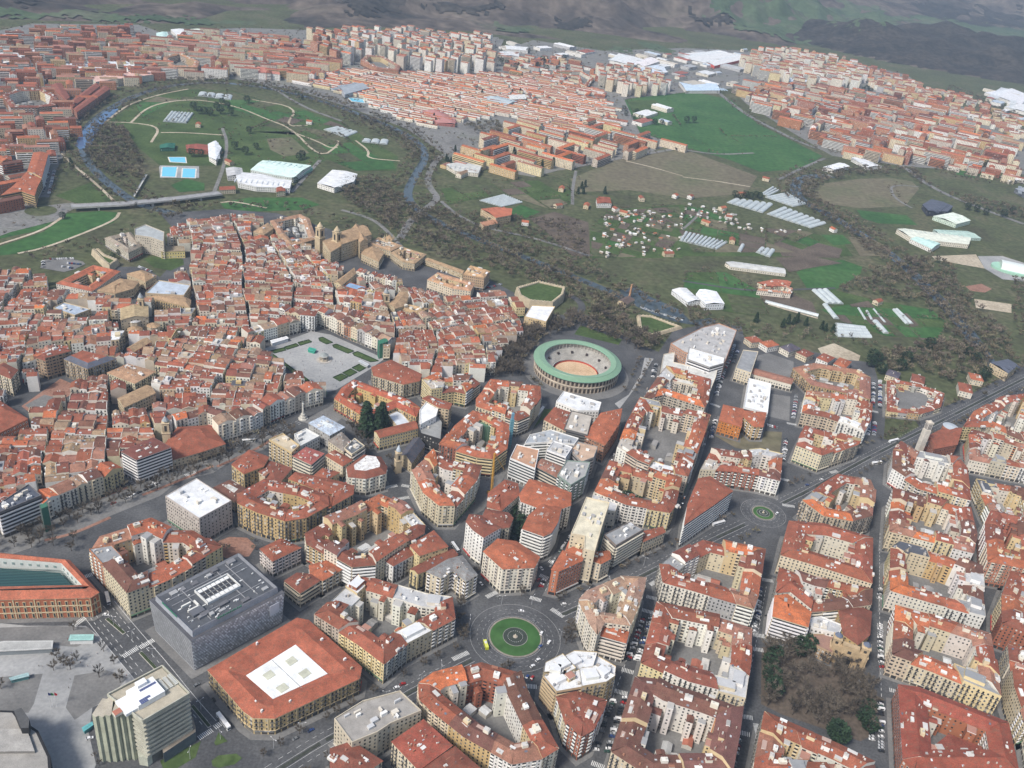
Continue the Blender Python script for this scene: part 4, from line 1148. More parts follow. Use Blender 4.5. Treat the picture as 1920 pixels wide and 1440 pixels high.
# --- black clad auditorium
def make_auditorium():
    h = 20
    q = ccw(P('BL', '-260,1105 80,1118 110,1160 215,1230 282,1372 290,1500 -260,1520', h))
    c = cen(q); EXCL.append(q)
    root = thing('auditorium', 'black clad concert hall with pale stepped concrete roof on the plaza', 'auditorium', (c.x, c.y, 0))
    Wl, Rf = MB(), MB()
    Wl.prism(q, 0, h, (.022, .022, .024)); Rf.cap(offset(q, 1.5), h + .05, (.30, .285, .26))
    r2 = ccw(P('BL', '-260,1215 150,1220 195,1345 -260,1350', h + 2)); Wl.prism(r2, h, h + 2, (.2, .19, .175), (.35, .335, .31))
    b = ccw(P('BL', '78,1118 120,1100 165,1165 160,1215 118,1215', h + 7)); Wl.prism(b, 0, h + 7, (.03, .03, .032), (.09, .09, .09))
    part('wall', Wl, M_STONE, root); part('roof', Rf, M_FLAT, root)
make_auditorium()

# --- brick palace round a glass court
def make_palace():
    h = 19
    q = ccw(P('BL', '-420,215 0,232 388,272 552,452 506,480 -420,500', h))
    inn = ccw(P('BL', '-420,252 0,264 345,292 462,415 -420,432', h))
    c = cen(q); EXCL.append(offset(q, -4)); pavement(q, 4)
    root = thing('brick_palace', 'brick and stone palace with orange roof round a dark glass-covered court', 'palace', (c.x, c.y, 0))
    Wl, Rf, W, T, G = MB(), MB(), MB(), MB(), MB()
    rng = random.Random(4); n = len(q)
    for i in range(n):
        a, b = q[i], q[(i + 1) % n]; e1 = dirv(a, b); n1 = Vector((e1.y, -e1.x)); L = (b - a).length
        Wl.poly([V3(a, 0), V3(b, 0), V3(b, h), V3(a, h)], (.36, .13, .07))
        k = max(1, int(L / 4.6)); w = L / k
        for (z0, z1) in ((1.0, 4.6), (6.6, 10.4), (12.6, 15.6)):
            for j in range(k):
                m = a + e1 * (j + .5) * w
                T.box(m + n1 * .1, e1, 1.9, .3, z0 - .4, z1 + .4, (.52, .43, .27)); W.box(m + n1 * .2, e1, 1.2, .22, z0, z1, (.04, .04, .045))
        for j in range(0, k + 1, 3): T.box(a + e1 * j * w + n1 * .15, e1, .8, .45, 0, h - .4, (.52, .43, .27))
        for z in (5.4, 11.4, h - .8): T.box((a + b) / 2 + n1 * .15, e1, L, .5, z, z + .6, (.54, .45, .3))
    oo = offset(q, -.7); mid = [p.lerp(min((x for x in inn), key=lambda y: (y - p).length), .5) for p in q]
    for i in range(n):
        j = (i + 1) % n
        Rf.poly([V3(oo[i], h - .1), V3(oo[j], h - .1), V3(mid[j], h + 2.6), V3(mid[i], h + 2.6)], (.40, .13, .075))
    m2 = len(inn)
    for i in range(m2):
        a, b = inn[i], inn[(i + 1) % m2]
        A, Bq = mid[min(range(n), key=lambda k: (q[k] - a).length)], mid[min(range(n), key=lambda k: (q[k] - b).length)]
        Rf.poly([V3(A, h + 2.6), V3(Bq, h + 2.6), V3(b, h + .8), V3(a, h + .8)], (.40, .13, .075))
        Wl.poly([V3(b, 0), V3(a, 0), V3(a, h + .8), V3(b, h + .8)], (.58, .60, .56))
        e1 = dirv(b, a); n1 = Vector((e1.y, -e1.x)); L = (b - a).length
        for j in range(int(L / 6)): W.box(b + e1 * (3 + j * 6) + n1 * .1, e1, 2, .3, h - 4.2, h - 2.2, (.25, .32, .3))
    Rf.cap(ccw(P('BL', '508,470 552,452 506,480', h)), h - .2, (.40, .13, .075))
    gi = offset(inn, 2.5); G.cap(gi, h - 6.5, (.018, .05, .05))
    cc, e, hl, hw = obb(gi); f = Vector((-e.y, e.x))
    for k in range(-8, 9):
        p, r = cc + f * hw * k / 8.5 - e * hl, cc + f * hw * k / 8.5 + e * hl
        G.box(cc + f * hw * k / 8.5, e, hl * 1.9, .18, h - 6.5, h - 6.2, (.06, .14, .14))
    part('wall', Wl, M_WALL, root); part('roof', Rf, M_ROOF, root); part('glass_court', G, M_GLASS, root)
    part('glazing', W, M_GLASS, root, 'stuff'); part('stone_trim', T, M_TRIM, root, 'stuff')
make_palace()

# --- bullring
def make_bullring():
    C = unp(1083.2, 673.7, 17); R = 51.0
    root = thing('bullring', 'round bullring with pale green roof ring, stone stands and sandy arena', 'bullring', (C.x, C.y, 0))
    EXCL.append([C + Vector((math.cos(t), math.sin(t))) * 62 for t in [i * .3 for i in range(21)]])
    def band(mb, r0, z0, r1, z1, col, n=72, a0=0, a1=2 * math.pi):
        for i in range(n):
            t, s = a0 + (a1 - a0) * i / n, a0 + (a1 - a0) * (i + 1) / n
            q = lambda r, z, a: (C.x + r * math.cos(a), C.y + r * math.sin(a), z)
            mb.poly([q(r0, z0, t), q(r0, z0, s), q(r1, z1, s), q(r1, z1, t)], col)
    rf = MB(); gr = (.185, .305, .20)
    band(rf, R, 16, 45.2, 18, gr); band(rf, 45.2, 18, 44.8, 18.5, (.165, .27, .18)); band(rf, 44.8, 18.5, 38.5, 17.6, (.21, .335, .225)); band(rf, 38.5, 17.6, 38.5, 16.6, (.22, .4, .3)); band(rf, R, 15.2, R, 16, (.22, .42, .3))
    part('roof', rf, M_METAL, root)
    st = MB(); n = 15
    for i in range(n):
        r0, r1 = 27.2 + i * .95, 27.2 + (i + 1) * .95; z = 2.2 + i * .62
        k = .93 + .07 * (i % 2)
        band(st, r0, z, r1, z, (.46 * k, .44 * k, .40 * k)); band(st, r1, z, r1, z + .62, (.30, .29, .27))
    band(st, 41.5, 11.5, 41.5, 17, (.36, .33, .29)); band(st, 40.8, 12.6, 41.4, 12.6, (.5, .47, .42)); band(st, 26.9, 0, 26.9, 2.2, (.42, .4, .36)); band(st, 26.9, 2.2, 27.2, 2.2, (.5, .48, .44))
    part('stand', st, M_STONE, root)
    ga = MB()
    for i in range(56):
        t = 2 * math.pi * i / 56
        ga.box(C + Vector((math.cos(t), math.sin(t))) * 39.2, (math.cos(t), math.sin(t)), .45, .45, 11, 16.8, (.5, .47, .42))
    for i in range(12):
        t = 2 * math.pi * (i + .3) / 12
        ga.box(C + Vector((math.cos(t), math.sin(t))) * 34.5, (math.cos(t), math.sin(t)), 2.2, 2.6, 6.4, 8.9, (.06, .05, .05))
    part('gallery_column', ga, M_STONE, root, 'stuff')
    ba = MB(); band(ba, 25.2, 0, 25.2, 1.7, (.42, .05, .03)); band(ba, 25.35, 1.7, 25.35, 0, (.42, .05, .03)); band(ba, 25.2, 1.7, 25.35, 1.7, (.5, .1, .06))
    part('barrier', ba, M_TRIM, root)
    ar = MB(); band(ar, 0.01, .06, 25.2, .06, (.52, .36, .22), 48); band(ar, 25.3, .05, 26.9, .05, (.4, .31, .22))
    part('arena_floor', ar, M_SAND, root)
    wl = MB(); band(wl, 48.6, 0, 48.6, 15.4, (.43, .36, .28)); band(wl, 48.6, 7.6, 49.6, 7.6, (.5, .44, .36)); band(wl, 49.6, 7.0, 49.6, 7.6, (.5, .44, .36))
    part('wall', wl, M_STONE, root)
    ac = MB(); pil = MB()
    for i in range(64):
        t = 2 * math.pi * i / 64; d = Vector((math.cos(t), math.sin(t))); e = Vector((-d.y, d.x))
        for (z0, z1) in ((.6, 5.6), (8.6, 13.4)):
            p = C + d * 48.75
            pts = [V3(p - e * 1.3, z0), V3(p + e * 1.3, z0)]
            pts += [V3(p + e * 1.3 * math.cos(u), z1 - 1.3 + 1.3 * math.sin(u)) for u in [math.pi * k / 6 for k in range(7)]]
            ac.poly(pts, (.07, .055, .045))
        t2 = t + math.pi / 64; d2 = Vector((math.cos(t2), math.sin(t2)))
        pil.box(C + d2 * 48.9, (d2.x, d2.y), .7, .8, 0, 15.2, (.47, .40, .32))
    part('arch_opening', ac, M_STONE, root, 'stuff'); part('pilaster', pil, M_STONE, root, 'stuff')
    return C
BULL = make_bullring()

# --- churches and old-town landmarks
def church_tower(c, e, w, h, cap, label, name='church_tower', col=(.46, .37, .25), capcol=(.3, .32, .33), z0=0):
    root = thing(name, label, 'tower', (c.x, c.y, 0))
    wl, cp, ap = MB(), MB(), MB()
    wl.box(c, e, w, w, 0, h * .62, col); wl.box(c, e, w * 1.12, w * 1.12, h * .62, h * .64, (col[0] * 1.1, col[1] * 1.1, col[2] * 1.1))
    wl.box(c, e, w * .86, w * .86, h * .64, h, col); wl.box(c, e, w, w, h, h + .6, (col[0] * 1.1, col[1] * 1.1, col[2] * 1.1))
    f = Vector((-e.y, e.x))
    for d in (e, -e, f, -f):
        s = Vector((-d.y, d.x)); ap.box(c + d * w * .435, s, w * .3, .2, h * .7, h * .92, (.05, .045, .04))
    cp.cyl(c, w * .42, w * .3, h + .6, h + 2.2, 8, col); cp.cyl(c, w * .45, 0, h + 2.2, h + cap, 8, capcol)
    part('wall', wl, M_STONE, root); part('belfry_opening', ap, M_STONE, root, 'stuff'); part('cap', cp, M_STONE, root)
    return root
def slabbld(tile, s, h, label, name, cat, wall, roof, **kw):
    return So(tile, s, h, label, name=name, cat=cat, wall=wall, roof=roof, **kw)
ST = (.47, .38, .25)
TANR = (.36, .245, .145)
# cathedral
So('Q1', '622,222 800,168 866,236 640,312', 25, 'cathedral nave of honey stone with tan tiled roof', name='cathedral', cat='cathedral', wall=ST, roof=TANR, gable='long', rise=4, style='rear', pave=0, shop=False)
So('Q1', '720,190 770,170 840,285 780,300', 24, 'cathedral transept crossing the tan nave', name='cathedral_transept', cat='cathedral', wall=ST, roof=TANR, gable='long', rise=4, style='rear', pave=0, shop=False, excl=False)
So('Q1', '500,300 600,250 640,330 560,370', 20, 'classical cathedral front between two bell towers', name='cathedral_facade', cat='cathedral', wall=ST, roof=TANR, gable='short', rise=3, style='rear', pave=0, shop=False)
e_c = dirv(*P('Q1', '622,222 800,168', 25)); ccat = P('Q1', '480,240 607,270', 26)
church_tower(ccat[0], e_c, 10, 36, 9, 'honey stone cathedral bell tower standing at the outer street side', col=ST, capcol=ST)
church_tower(ccat[1], e_c, 10, 36, 9, 'honey stone cathedral bell tower standing beside the nave', col=ST, capcol=ST)
B('Q1', '836,308 920,258 1098,322 1010,362', 11, 'cathedral cloister', depth=7, lot=80, hvar=(0,), wall=('sand', ST), roof=('tan', TANR), style='punch', pave=0, court=False, fit=.1, name='cloister_range', cat='cloister')
B('Q1', '1010,372 1100,330 1278,385 1190,455 1100,440', 12, 'stone range past the cloister', depth=7, lot=80, hvar=(0,), wall=('sand', ST), roof=('tan', TANR), style='punch', pave=0, court=False, fit=.1, name='cloister_range', cat='cloister')
c0 = P('Q1', '1000,260', 16)[0]
rt = thing('chapter_kitchen', 'pinnacled stone kitchen tower behind the cathedral cloister', 'tower', (c0.x, c0.y, 0)); mb = MB(); mb.cyl(c0, 7, 7, 0, 14, 8, ST); mb.cyl(c0, 7, 1.5, 14, 19, 8, TANR)
for i in range(8): mb.cyl(c0 + Vector((math.cos(i * .785), math.sin(i * .785))) * 7, .8, 0, 14, 20, 5, ST)
part('wall', mb, M_STONE, rt)
So('Q1', '790,380 860,300 960,370 920,440', 13, 'stone hall with hipped tan roof between cathedral and houses', name='stone_hall', cat='hall', wall=ST, roof=TANR, rise=3, pave=0)
B('Q1', '1555,537 1610,470 1756,512 1712,562', 19, 'tan palace on the walls', depth=9, lot=80, hvar=(0,), wall=('ochre', (.44, .32, .2)), roof=('tan', (.46, .30, .17)), style='punch', pave=0, fit=.1, court=False, name='wall_palace', cat='palace')
So('Q1', '1268,425 1290,420 1562,508 1550,530', 8, 'long stone arcade along the city walls', name='arcade_range', cat='arcade', wall=ST, roof=TANR, gable='long', rise=1.5, pave=0, shop=False, style='rear')
B('Q1', '1285,575 1365,520 1480,555 1640,600 1610,660 1470,640', 15, 'cream seminary on the lanes', depth=10, lot=60, hvar=(0,), wall=('cream', CREAM), roof=('tan', (.42, .25, .15)), style='punch', pave=0, fit=.2, court=False)
So('Q1', '1000,760 1080,668 1145,702 1120,770 1040,810', 15, 'plain tan roofed church nave beside a small bell tower', name='church_nave', cat='church', wall=ST, roof=TANR, gable='long', rise=4, pave=0, shop=False, style='rear')
church_tower(P('Q1', '976,690', 24)[0], Vector((.9, .4)).normalized(), 7.5, 25, 9, 'small bell tower with blue-grey spire in old town lanes')
B('Q1', '1060,790 1150,760 1290,790 1210,835', 12, 'grey-walled convent court', depth=8, lot=60, hvar=(0,), wall=('sand', ST), roof=('tan', TANR), pave=0, fit=.2, court=False, style='punch')
So('Q1', '585,600 735,500 748,530 640,620', 15, 'long tan roofed yellow range in the lanes', name='town_palace', cat='palace', wall=(.55, .45, .28), roof=TANR, gable='long', pave=0)
So('Q1', '660,630 700,600 830,635 790,665', 12, 'blue glazed roof over a covered market hall', name='covered_market', cat='market', wall=BRK, flat=(.22, .33, .48), pave=0)
So('Q1', '-20,215 90,150 130,190 60,240', 13, 'tan roofed stone barracks range', name='stone_range', cat='hall', wall=ST, roof=TANR, pave=0)
B('Q1', '105,135 330,85 400,120 450,270 250,330 170,240', 11, 'stone seminary court by cathedral', depth=10, lot=60, hvar=(0,), wall=('sand', ST), roof=('tan', (.36, .22, .14)), pave=0, fit=.2, style='punch')
# west old town
B('Q4', '420,522 700,386 902,432 690,582', 14, 'square cloister barracks', depth=11, lot=90, hvar=(0,), wall=('ivory', IVO), roof=('orange-red', (.40, .13, .075)), style='punch', pave=0, fit=.05, court=False)
So('Q4', '728,578 900,488 1042,510 1000,562 862,602', 13, 'long tan hipped hall roof beside the cloister barracks', name='stone_hall', cat='hall', wall=ST, roof=TANR, rise=4, pave=0, style='rear')
So('Q4', '950,452 1062,424 1172,466 1090,512', 13, 'tan hipped hall roof near the round lawn', name='stone_hall', cat='hall', wall=ST, roof=TANR, rise=4, pave=0, style='rear')
So('Q4', '1090,602 1190,505 1432,540 1380,618', 17, 'pale blue-grey metal roof of the town market', name='covered_market', cat='market', wall=(.45, .36, .24), flat=(.42, .47, .53), extras=3, pave=0)
So('Q4', '1095,625 1380,622 1432,650 1420,702 1240,662', 15, 'ochre town hall range with tan roof', name='town_hall', cat='town hall', wall=(.47, .35, .19), roof=TANR, style='balc', pave=0, inset=5)
So('Q4', '905,712 1110,690 1112,775 905,800', 21, 'tall stone church body with tan roof above the lanes', name='church_nave', cat='church', wall=(.40, .34, .25), roof=(.4, .31, .18), gable='long', rise=3, pave=0, shop=False, style='rear')
for nm, x, y, r, h in (('grey', 1008, 800, 7, 17), ('tan', 1012, 870, 8, 12), ('tan', 1150, 840, 7, 14)):
    c0 = P('Q4', f'{x},{y}', h)[0]; rt = thing('church_apse', f'polygonal stone chapel with {nm} roof on the church flank' if r != 7 or h != 14 else 'polygonal stone chapel with tan roof near the lane', 'chapel', (c0.x, c0.y, 0))
    mb, m2 = MB(), MB(); mb.cyl(c0, r, r, 0, h, 8, (.42, .36, .27)); m2.cyl(c0, r * 1.06, .1, h, h + 3.5, 8, (.5, .5, .5) if nm == 'grey' else TANR); part('wall', mb, M_STONE, rt); part('roof', m2, M_ROOF, rt)
    EXCL.append([c0 + Vector((math.cos(i), math.sin(i))) * (r + 2) for i in range(6)])
church_tower(P('Q4', '1055,640', 30)[0], Vector((1, .2)).normalized(), 7, 30, 8, 'square stone church tower with grey cap above the town market')
church_tower(P('ML', '930,930', 28)[0], Vector((1, .3)).normalized(), 7, 27, 7, 'square church tower with blue-grey cap beside the red church hall')
So('Q4', '400,712 480,670 682,722 560,768', 11, 'blue-grey flat roof with dark panels in old town', name='sports_hall', cat='hall', wall=SND, flat=(.36, .42, .50), extras=5, pave=0)
So('Q4', '478,1090 620,1030 872,1088 655,1165', 21, 'stone block with slate mansard edge and red centre roof', name='corner_apartment_building', cat='corner building', wall=(.36, .28, .18), roof=(.10, .115, .15), top=TERRA, style='balc', rise=3.4, inset=4.5, extras=16, pave=0)
So('Q4', '803,1195 960,1128 1166,1186 1010,1276', 14, 'pale yellow palace with broad tan hipped roof', name='town_palace', cat='palace', wall=(.6, .54, .38), roof=(.40, .245, .15), style='balc', rise=3, extras=14, pave=0)
So('Q4', '880,1390 1098,1288 1166,1346 930,1455', 15, 'long plain tan roofed stone range', name='town_palace', cat='palace', wall=ST, roof=TANR, gable='long', pave=0)
So('Q4', '950,1010 1070,940 1135,960 1000,1040', 15, 'brick-red range with tan roof in the lanes', name='town_palace', cat='palace', wall=(.34, .13, .09), roof=TANR, gable='long', pave=0, style='balc')
So('ML', '-100,790 0,815 155,915 0,992 -100,1010', 13, 'large plain brick hall with red roof on the small square', name='brick_hall', cat='hall', wall=BRK, roof=TERRA, rise=4, pave=0)
So('ML', '-60,640 60,690 100,640 20,600', 20, 'cream house with brown roof facing the small square', wall=CREAM, roof=RUST, style='balc', pave=0)
B('Q4', '270,1080 330,1045 480,1030 540,1050 340,1105', 22, 'tall brown front on small square', depth=11, lot=22, wall=('beige', (.34, .25, .17)), style='loggia', pave=0, court=False)
# museum fortress
So('Q4', '1010,118 1092,86 1232,142 1226,216 1130,182 1012,165', 24, 'windowless pale stone museum tower by the ramparts', name='museum_tower', cat='museum', wall=(.46, .41, .33), flat=(.36, .38, .38), style='rear', pave=0, shop=False)
B('Q4', '785,182 980,138 1062,242 962,292', 14, 'stone museum court', depth=9, lot=90, hvar=(0,), wall=('beige', (.45, .40, .32)), roof=('tan', (.33, .28, .22)), style='punch', pave=0, fit=.05, court=False, name='museum_range', cat='museum')
So('Q4', '1208,288 1216,240 1376,246 1386,282', 10, 'bright yellow house beside the round lawn', name='yellow_house', cat='house', wall=(.66, .55, .24), roof=(.3, .24, .16), rise=1, pave=0, shop=False)
# bastions
def bastion(tile, s, h, label, wallc=(.44, .37, .26), top=None):
    q = ccw(P(tile, s, h)); c = cen(q); EXCL.append(offset(q, -3))
    root = thing('bastion', label, 'bastion', (c.x, c.y, 0)); w, g = MB(), MB()
    n = len(q); b = offset(q, -1.5); i2 = offset(q, 3.2)
    for i in range(n):
        j = (i + 1) % n
        w.poly([V3(b[i], 0), V3(b[j], 0), V3(q[j], h), V3(q[i], h)], wallc); w.poly([V3(q[i], h), V3(q[j], h), V3(i2[j], h), V3(i2[i], h)], (.5, .43, .32)); w.poly([V3(i2[j], h - 1.6), V3(i2[i], h - 1.6), V3(i2[i], h), V3(i2[j], h)], wallc)
        e1 = dirv(q[i], q[j]); L = (q[j] - q[i]).length
        for k in range(int(L / 4)): w.box(q[i].lerp(q[j], (k + .5) / max(1, int(L / 4))) + Vector((-e1.y, e1.x)) * 1.2, e1, 2.2, 1.6, h, h + 1, wallc)
    g.cap(i2, h - 1.6, (.1, .1, .1))
    part('rampart', w, M_STONE, root); part('grass_top', g, M_LAWN, root)
bastion('MM', '985,176 1110,140 1260,174 1248,215 1190,262 1060,250 1000,218', 11, 'high angular stone bastion with a grass top beside the ravine')
bastion('MM', '1668,330 1745,335 1912,396 1742,446 1678,412', 3, 'low star-shaped stone bastion ringed by bare trees')
bastion('Q4', '690,270 740,265 790,310 885,345 820,392 770,352', 8, 'narrow stone bastion wedge below the museum')
So('MM', '1030,342 1070,280 1202,286 1152,372', 14, 'yellow building with large white roof beside the ravine bridge', name='pelota_court', cat='hall', wall=(.55, .42, .24), flat=(.72, .72, .72), pave=2, style='rear')
# little church with spire
So('MM', '330,1120 405,1028 470,1062 395,1165', 11, 'small stone church with dark slate roof', name='parish_church', cat='church', wall=ST, roof=(.075, .08, .10), gable='long', rise=5, pave=2, shop=False, style='rear')
church_tower(P('MM', '322,1105', 22)[0], Vector((1, .6)).normalized(), 5.5, 22, 9, 'slim stone church tower with a pale blue spire by the flatiron block', capcol=(.4, .45, .5))
# brick church with slender tower
So('MR', '1385,1010 1480,962 1565,985 1545,1060 1410,1095', 16, 'brick church with red roof and round rose window', name='brick_church', cat='church', wall=(.33, .14, .09), roof=TERRA, gable='long', rise=4, pave=0, shop=False, style='rear')
tc = P('MR', '1392,935', 42)[0]; e1 = Vector((.97, .2)).normalized(); f1 = Vector((-e1.y, e1.x))
rt = thing('campanile', 'slender pale bell tower of the brick church', 'tower', (tc.x, tc.y, 0)); w, o = MB(), MB()
w.box(tc, e1, 6, 6, 0, 33, (.56, .52, .45)); w.box(tc, e1, 5.2, 5.2, 33, 41, (.6, .56, .5)); w.box(tc, e1, 6.2, 6.2, 41, 42.5, (.5, .45, .38)); w.cyl(tc, 2.5, 0, 42.5, 45, 8, (.5, .45, .38))
for d in (e1, -e1, f1, -f1):
    s = Vector((-d.y, d.x))
    for k in (-1.4, 0, 1.4): o.box(tc + d * 2.6 + s * k, s, .7, .25, 34, 40, (.08, .07, .07))
part('wall', w, M_STONE, rt); part('belfry_opening', o, M_STONE, rt, 'stuff')
dc = P('MR', '1500,975', 14)[0]; rt = thing('church_drum', 'round chapel with grey glazed roof behind the brick church', 'chapel', (dc.x, dc.y, 0)); w, o = MB(), MB()
w.cyl(dc, 8, 8, 0, 18, 20, (.36, .16, .1)); o.cyl(dc, 8.3, 0, 18, 19.5, 20, (.42, .45, .48)); part('wall', w, M_WALL, rt); part('roof', o, M_METAL, rt)
rw = P('MR', '1385,1062', 8)[0]; rt = thing('rose_window_wall', 'brick church front wall with a white round rose window', 'church front', (rw.x, rw.y, 0)); w, o = MB(), MB()
ef = Vector((.93, -.3)).normalized(); nf = Vector((ef.y, -ef.x))
w.box(rw, ef, 15, 2, 0, 17.5, (.34, .13, .085)); part('wall', w, M_WALL, rt)
for rr, cl, of in ((4.2, (.62, .58, .52), 1.05), (3.4, (.05, .05, .06), 1.1)):
    o.poly([V3(rw + nf * of + ef * rr * math.cos(t), 9.5 + rr * math.sin(t)) for t in [i * math.pi / 12 for i in range(24)]], cl)
for i in range(6):
    t = i * math.pi / 6; o.poly([V3(rw + nf * 1.14 + ef * (3.4 * math.cos(t + s)), 9.5 + 3.4 * math.sin(t + s)) for s in (-.06, .06, math.pi - .06, math.pi + .06)], (.62, .58, .52))
part('rose_window', o, M_TRIM, rt)
# twin-towered church by the park
So('BR', '878,550 990,528 1062,560 1052,690 985,745 905,690', 17, 'cross-plan church with red tiled roof above the park', name='parish_church', cat='church', wall=OCH, roof=RUST, rise=6, pave=2, shop=False, style='rear')
fr = P('BR', '850,735 1040,800', 17); ec = dirv(*fr); nc = Vector((ec.y, -ec.x)); m = (fr[0] + fr[1]) / 2
rt = thing('church_portal_block', 'ochre stone church front with arched portal facing the park', 'church front', (m.x, m.y, 0)); w, o = MB(), MB()
Lc = (fr[1] - fr[0]).length
w.box(m, ec, Lc, 4, 0, 17, (.42, .31, .185)); w.box(m, ec, Lc * .5, 4.2, 17, 20, (.42, .31, .185)); part('wall', w, M_STONE, rt)
p0 = m + nc * 2.1
o.poly([V3(p0 - ec * 3.2, .2), V3(p0 + ec * 3.2, .2)] + [V3(p0 + ec * 3.2 * math.cos(u), 7 + 3.2 * math.sin(u)) for u in [math.pi * k / 8 for k in range(9)]], (.03, .028, .028))
for k in (-1, 1):
    for z in (4, 10): o.box(m + nc * 2.1 + ec * k * Lc * .36, ec, 2, .2, z, z + 2.4, (.06, .05, .04))
o.box(m + nc * 2.15, ec, 2.6, .2, 13, 15.6, (.04, .04, .04)); part('portal', o, M_STONE, rt)
for nm, k in (('beside the low white terraces', -.42), ('at the car-lined street', .42)):
    church_tower(m + ec * k * Lc - nc * 3, ec, 7, 21, 5, f'square ochre church tower with slate cap {nm}', col=(.42, .32, .2), capcol=(.12, .14, .19))
So('BR', '690,690 850,690 845,800 720,740', 11, 'ochre parish house beside the church portal', name='parish_house', cat='house', wall=(.38, .27, .17), flat=(.3, .18, .14), pave=2, shop=False)
B('MR', '470,150 520,140 620,180 610,210 420,190', 8, 'low farm range', depth=5, lot=40, hvar=(0,), pave=0, court=False, roof=('tan', (.4, .2, .12)), name='farm_range', cat='farmhouse')

# --- old town houses
BAG = HouseBag()
PLAZA = P('Q1', '60,1095 420,965 560,990 965,1170 862,1245 600,1405 480,1435')
EXCL.append(PLAZA)
EXCL.append(P('ML', '120,845 340,690 455,740 250,880 190,900'))
EXCL.append(P('Q4', '1040,300 1420,300 1420,430 1280,490 1060,420'))
white_h = 21
So('Q1', '330,838 395,800 462,815 440,850', white_h, 'white corner house with rust roof and rows of balconies on the square', wall=(.72, .71, .68), roof=RUST, style='balc', rise=2.5, pave=0, name='corner_apartment_building', cat='corner building')
row_houses(BAG, P('Q1', '-60,985 60,953 160,928 250,900 335,880', 17), 15, 13, 17, 'on the square opposite the palace', 1)
row_houses(BAG, P('Q1', '462,820 550,855 660,908 760,950 910,1012 985,1045', 18), 15, 11, 18, 'on the bar side of the square', 2)
row_houses(BAG, P('Q1', '130,780 215,810 330,840', 16), 13, 10, 16, 'behind the white corner house', 3)
row_houses(BAG, P('ML', '240,1388 330,1342 430,1300 580,1245 690,1185', 20), 15, 14, 20, 'along the promenade', 4)
row_houses(BAG, P('ML', '1228,958 1420,905 1520,850 1600,815 1720,770 1818,745', 20), 15, 14, 20, 'along the promenade end', 5)
row_houses(BAG, P('ML', '990,925 1165,880 1228,900', 17), 12, 10, 17, 'behind the red church hall', 6)
row_houses(BAG, P('Q1', '750,520 850,540 935,560 1022,590 1100,590', 16), 12, 7, 16, 'in the coloured row of lanes', 7)
region = P('S', '-70,600 -70,530 30,500 100,520 190,545 250,575 345,500 348,470 318,445 315,425 380,405 445,398 560,418 600,440 590,470 600,485 700,515 800,545 880,560 925,545 992,572 985,605 905,695 865,690 800,702 745,672 700,640 590,600 505,640 600,718 604,738 560,760 400,830 320,800 250,868 85,930 -70,985', 14)
fill_old(BAG, region, 11, 'in the old town lanes', angle=.30, lot=125)
flush_houses(BAG, 'old_town_house', 'town house', 'old_town_roofscape', 'crowded red tiled roofs and narrow houses of the old town lanes', 300, 'house', 'old town')
# ------------------------------------------------------------------ ground, river, fields, streets
def sheet(name, poly, mat, z, kind='structure', label=None, cat=None):
    mb = MB(); mb.cap(ccw(list(poly)), z, (.2, .2, .2))
    c = cen(poly)
    o = link(name, mb.mesh(name, mat, (c.x, c.y, 0)), None, (c.x, c.y, 0)); o['kind'] = kind
    if label: tag(o, label, cat)
    return o
def strip(pts, w, closed=False):
    L = offset(pts, w / 2, False); Rr = offset(pts, -w / 2, False)
    return L, Rr
def smooth(pts, k=2):
    for _ in range(k):
        out = [pts[0]]
        for a, b in zip(pts, pts[1:]): out += [a.lerp(b, .25), a.lerp(b, .75)]
        pts = out + [pts[-1]]
    return pts
def band_obj(name, pts, w, mat, z, sm=2):
    pts = smooth(pts, sm) if len(pts) > 2 else pts
    L, Rr = strip(pts, w); mb = MB()
    for i in range(len(pts) - 1): mb.poly([V3(Rr[i], z), V3(Rr[i + 1], z), V3(L[i + 1], z), V3(L[i], z)], (.2, .2, .2))
    c = cen(pts); o = link(name, mb.mesh(name, mat, (c.x, c.y, 0)), None, (c.x, c.y, 0)); o['kind'] = 'structure'
    return pts
def disc(c, r, n=48): return [c + Vector((math.cos(2 * math.pi * i / n), math.sin(2 * math.pi * i / n))) * r for i in range(n)]

g = MB()
g.poly([(-22000, -3000, -.5), (26000, -3000, -.5), (26000, 32000, -.5), (-22000, 32000, -.5)], (.1, .1, .1))
o = link('ground', g.mesh('ground', M_ROUGH)); o['kind'] = 'structure'

URB = P('S', '-260,545 0,548 60,535 100,545 200,500 270,500 300,520 345,470 335,440 300,400 420,392 520,400 620,430 720,470 800,500 910,520 985,560 1020,590 1100,590 1190,640 1235,660 1262,620 1330,606 1390,612 1400,650 1500,655 1640,682 1650,730 1740,775 1800,750 1930,680 2150,620 2500,1700 -700,1800')
sheet('city_asphalt', URB, M_ASPH, 0.0)

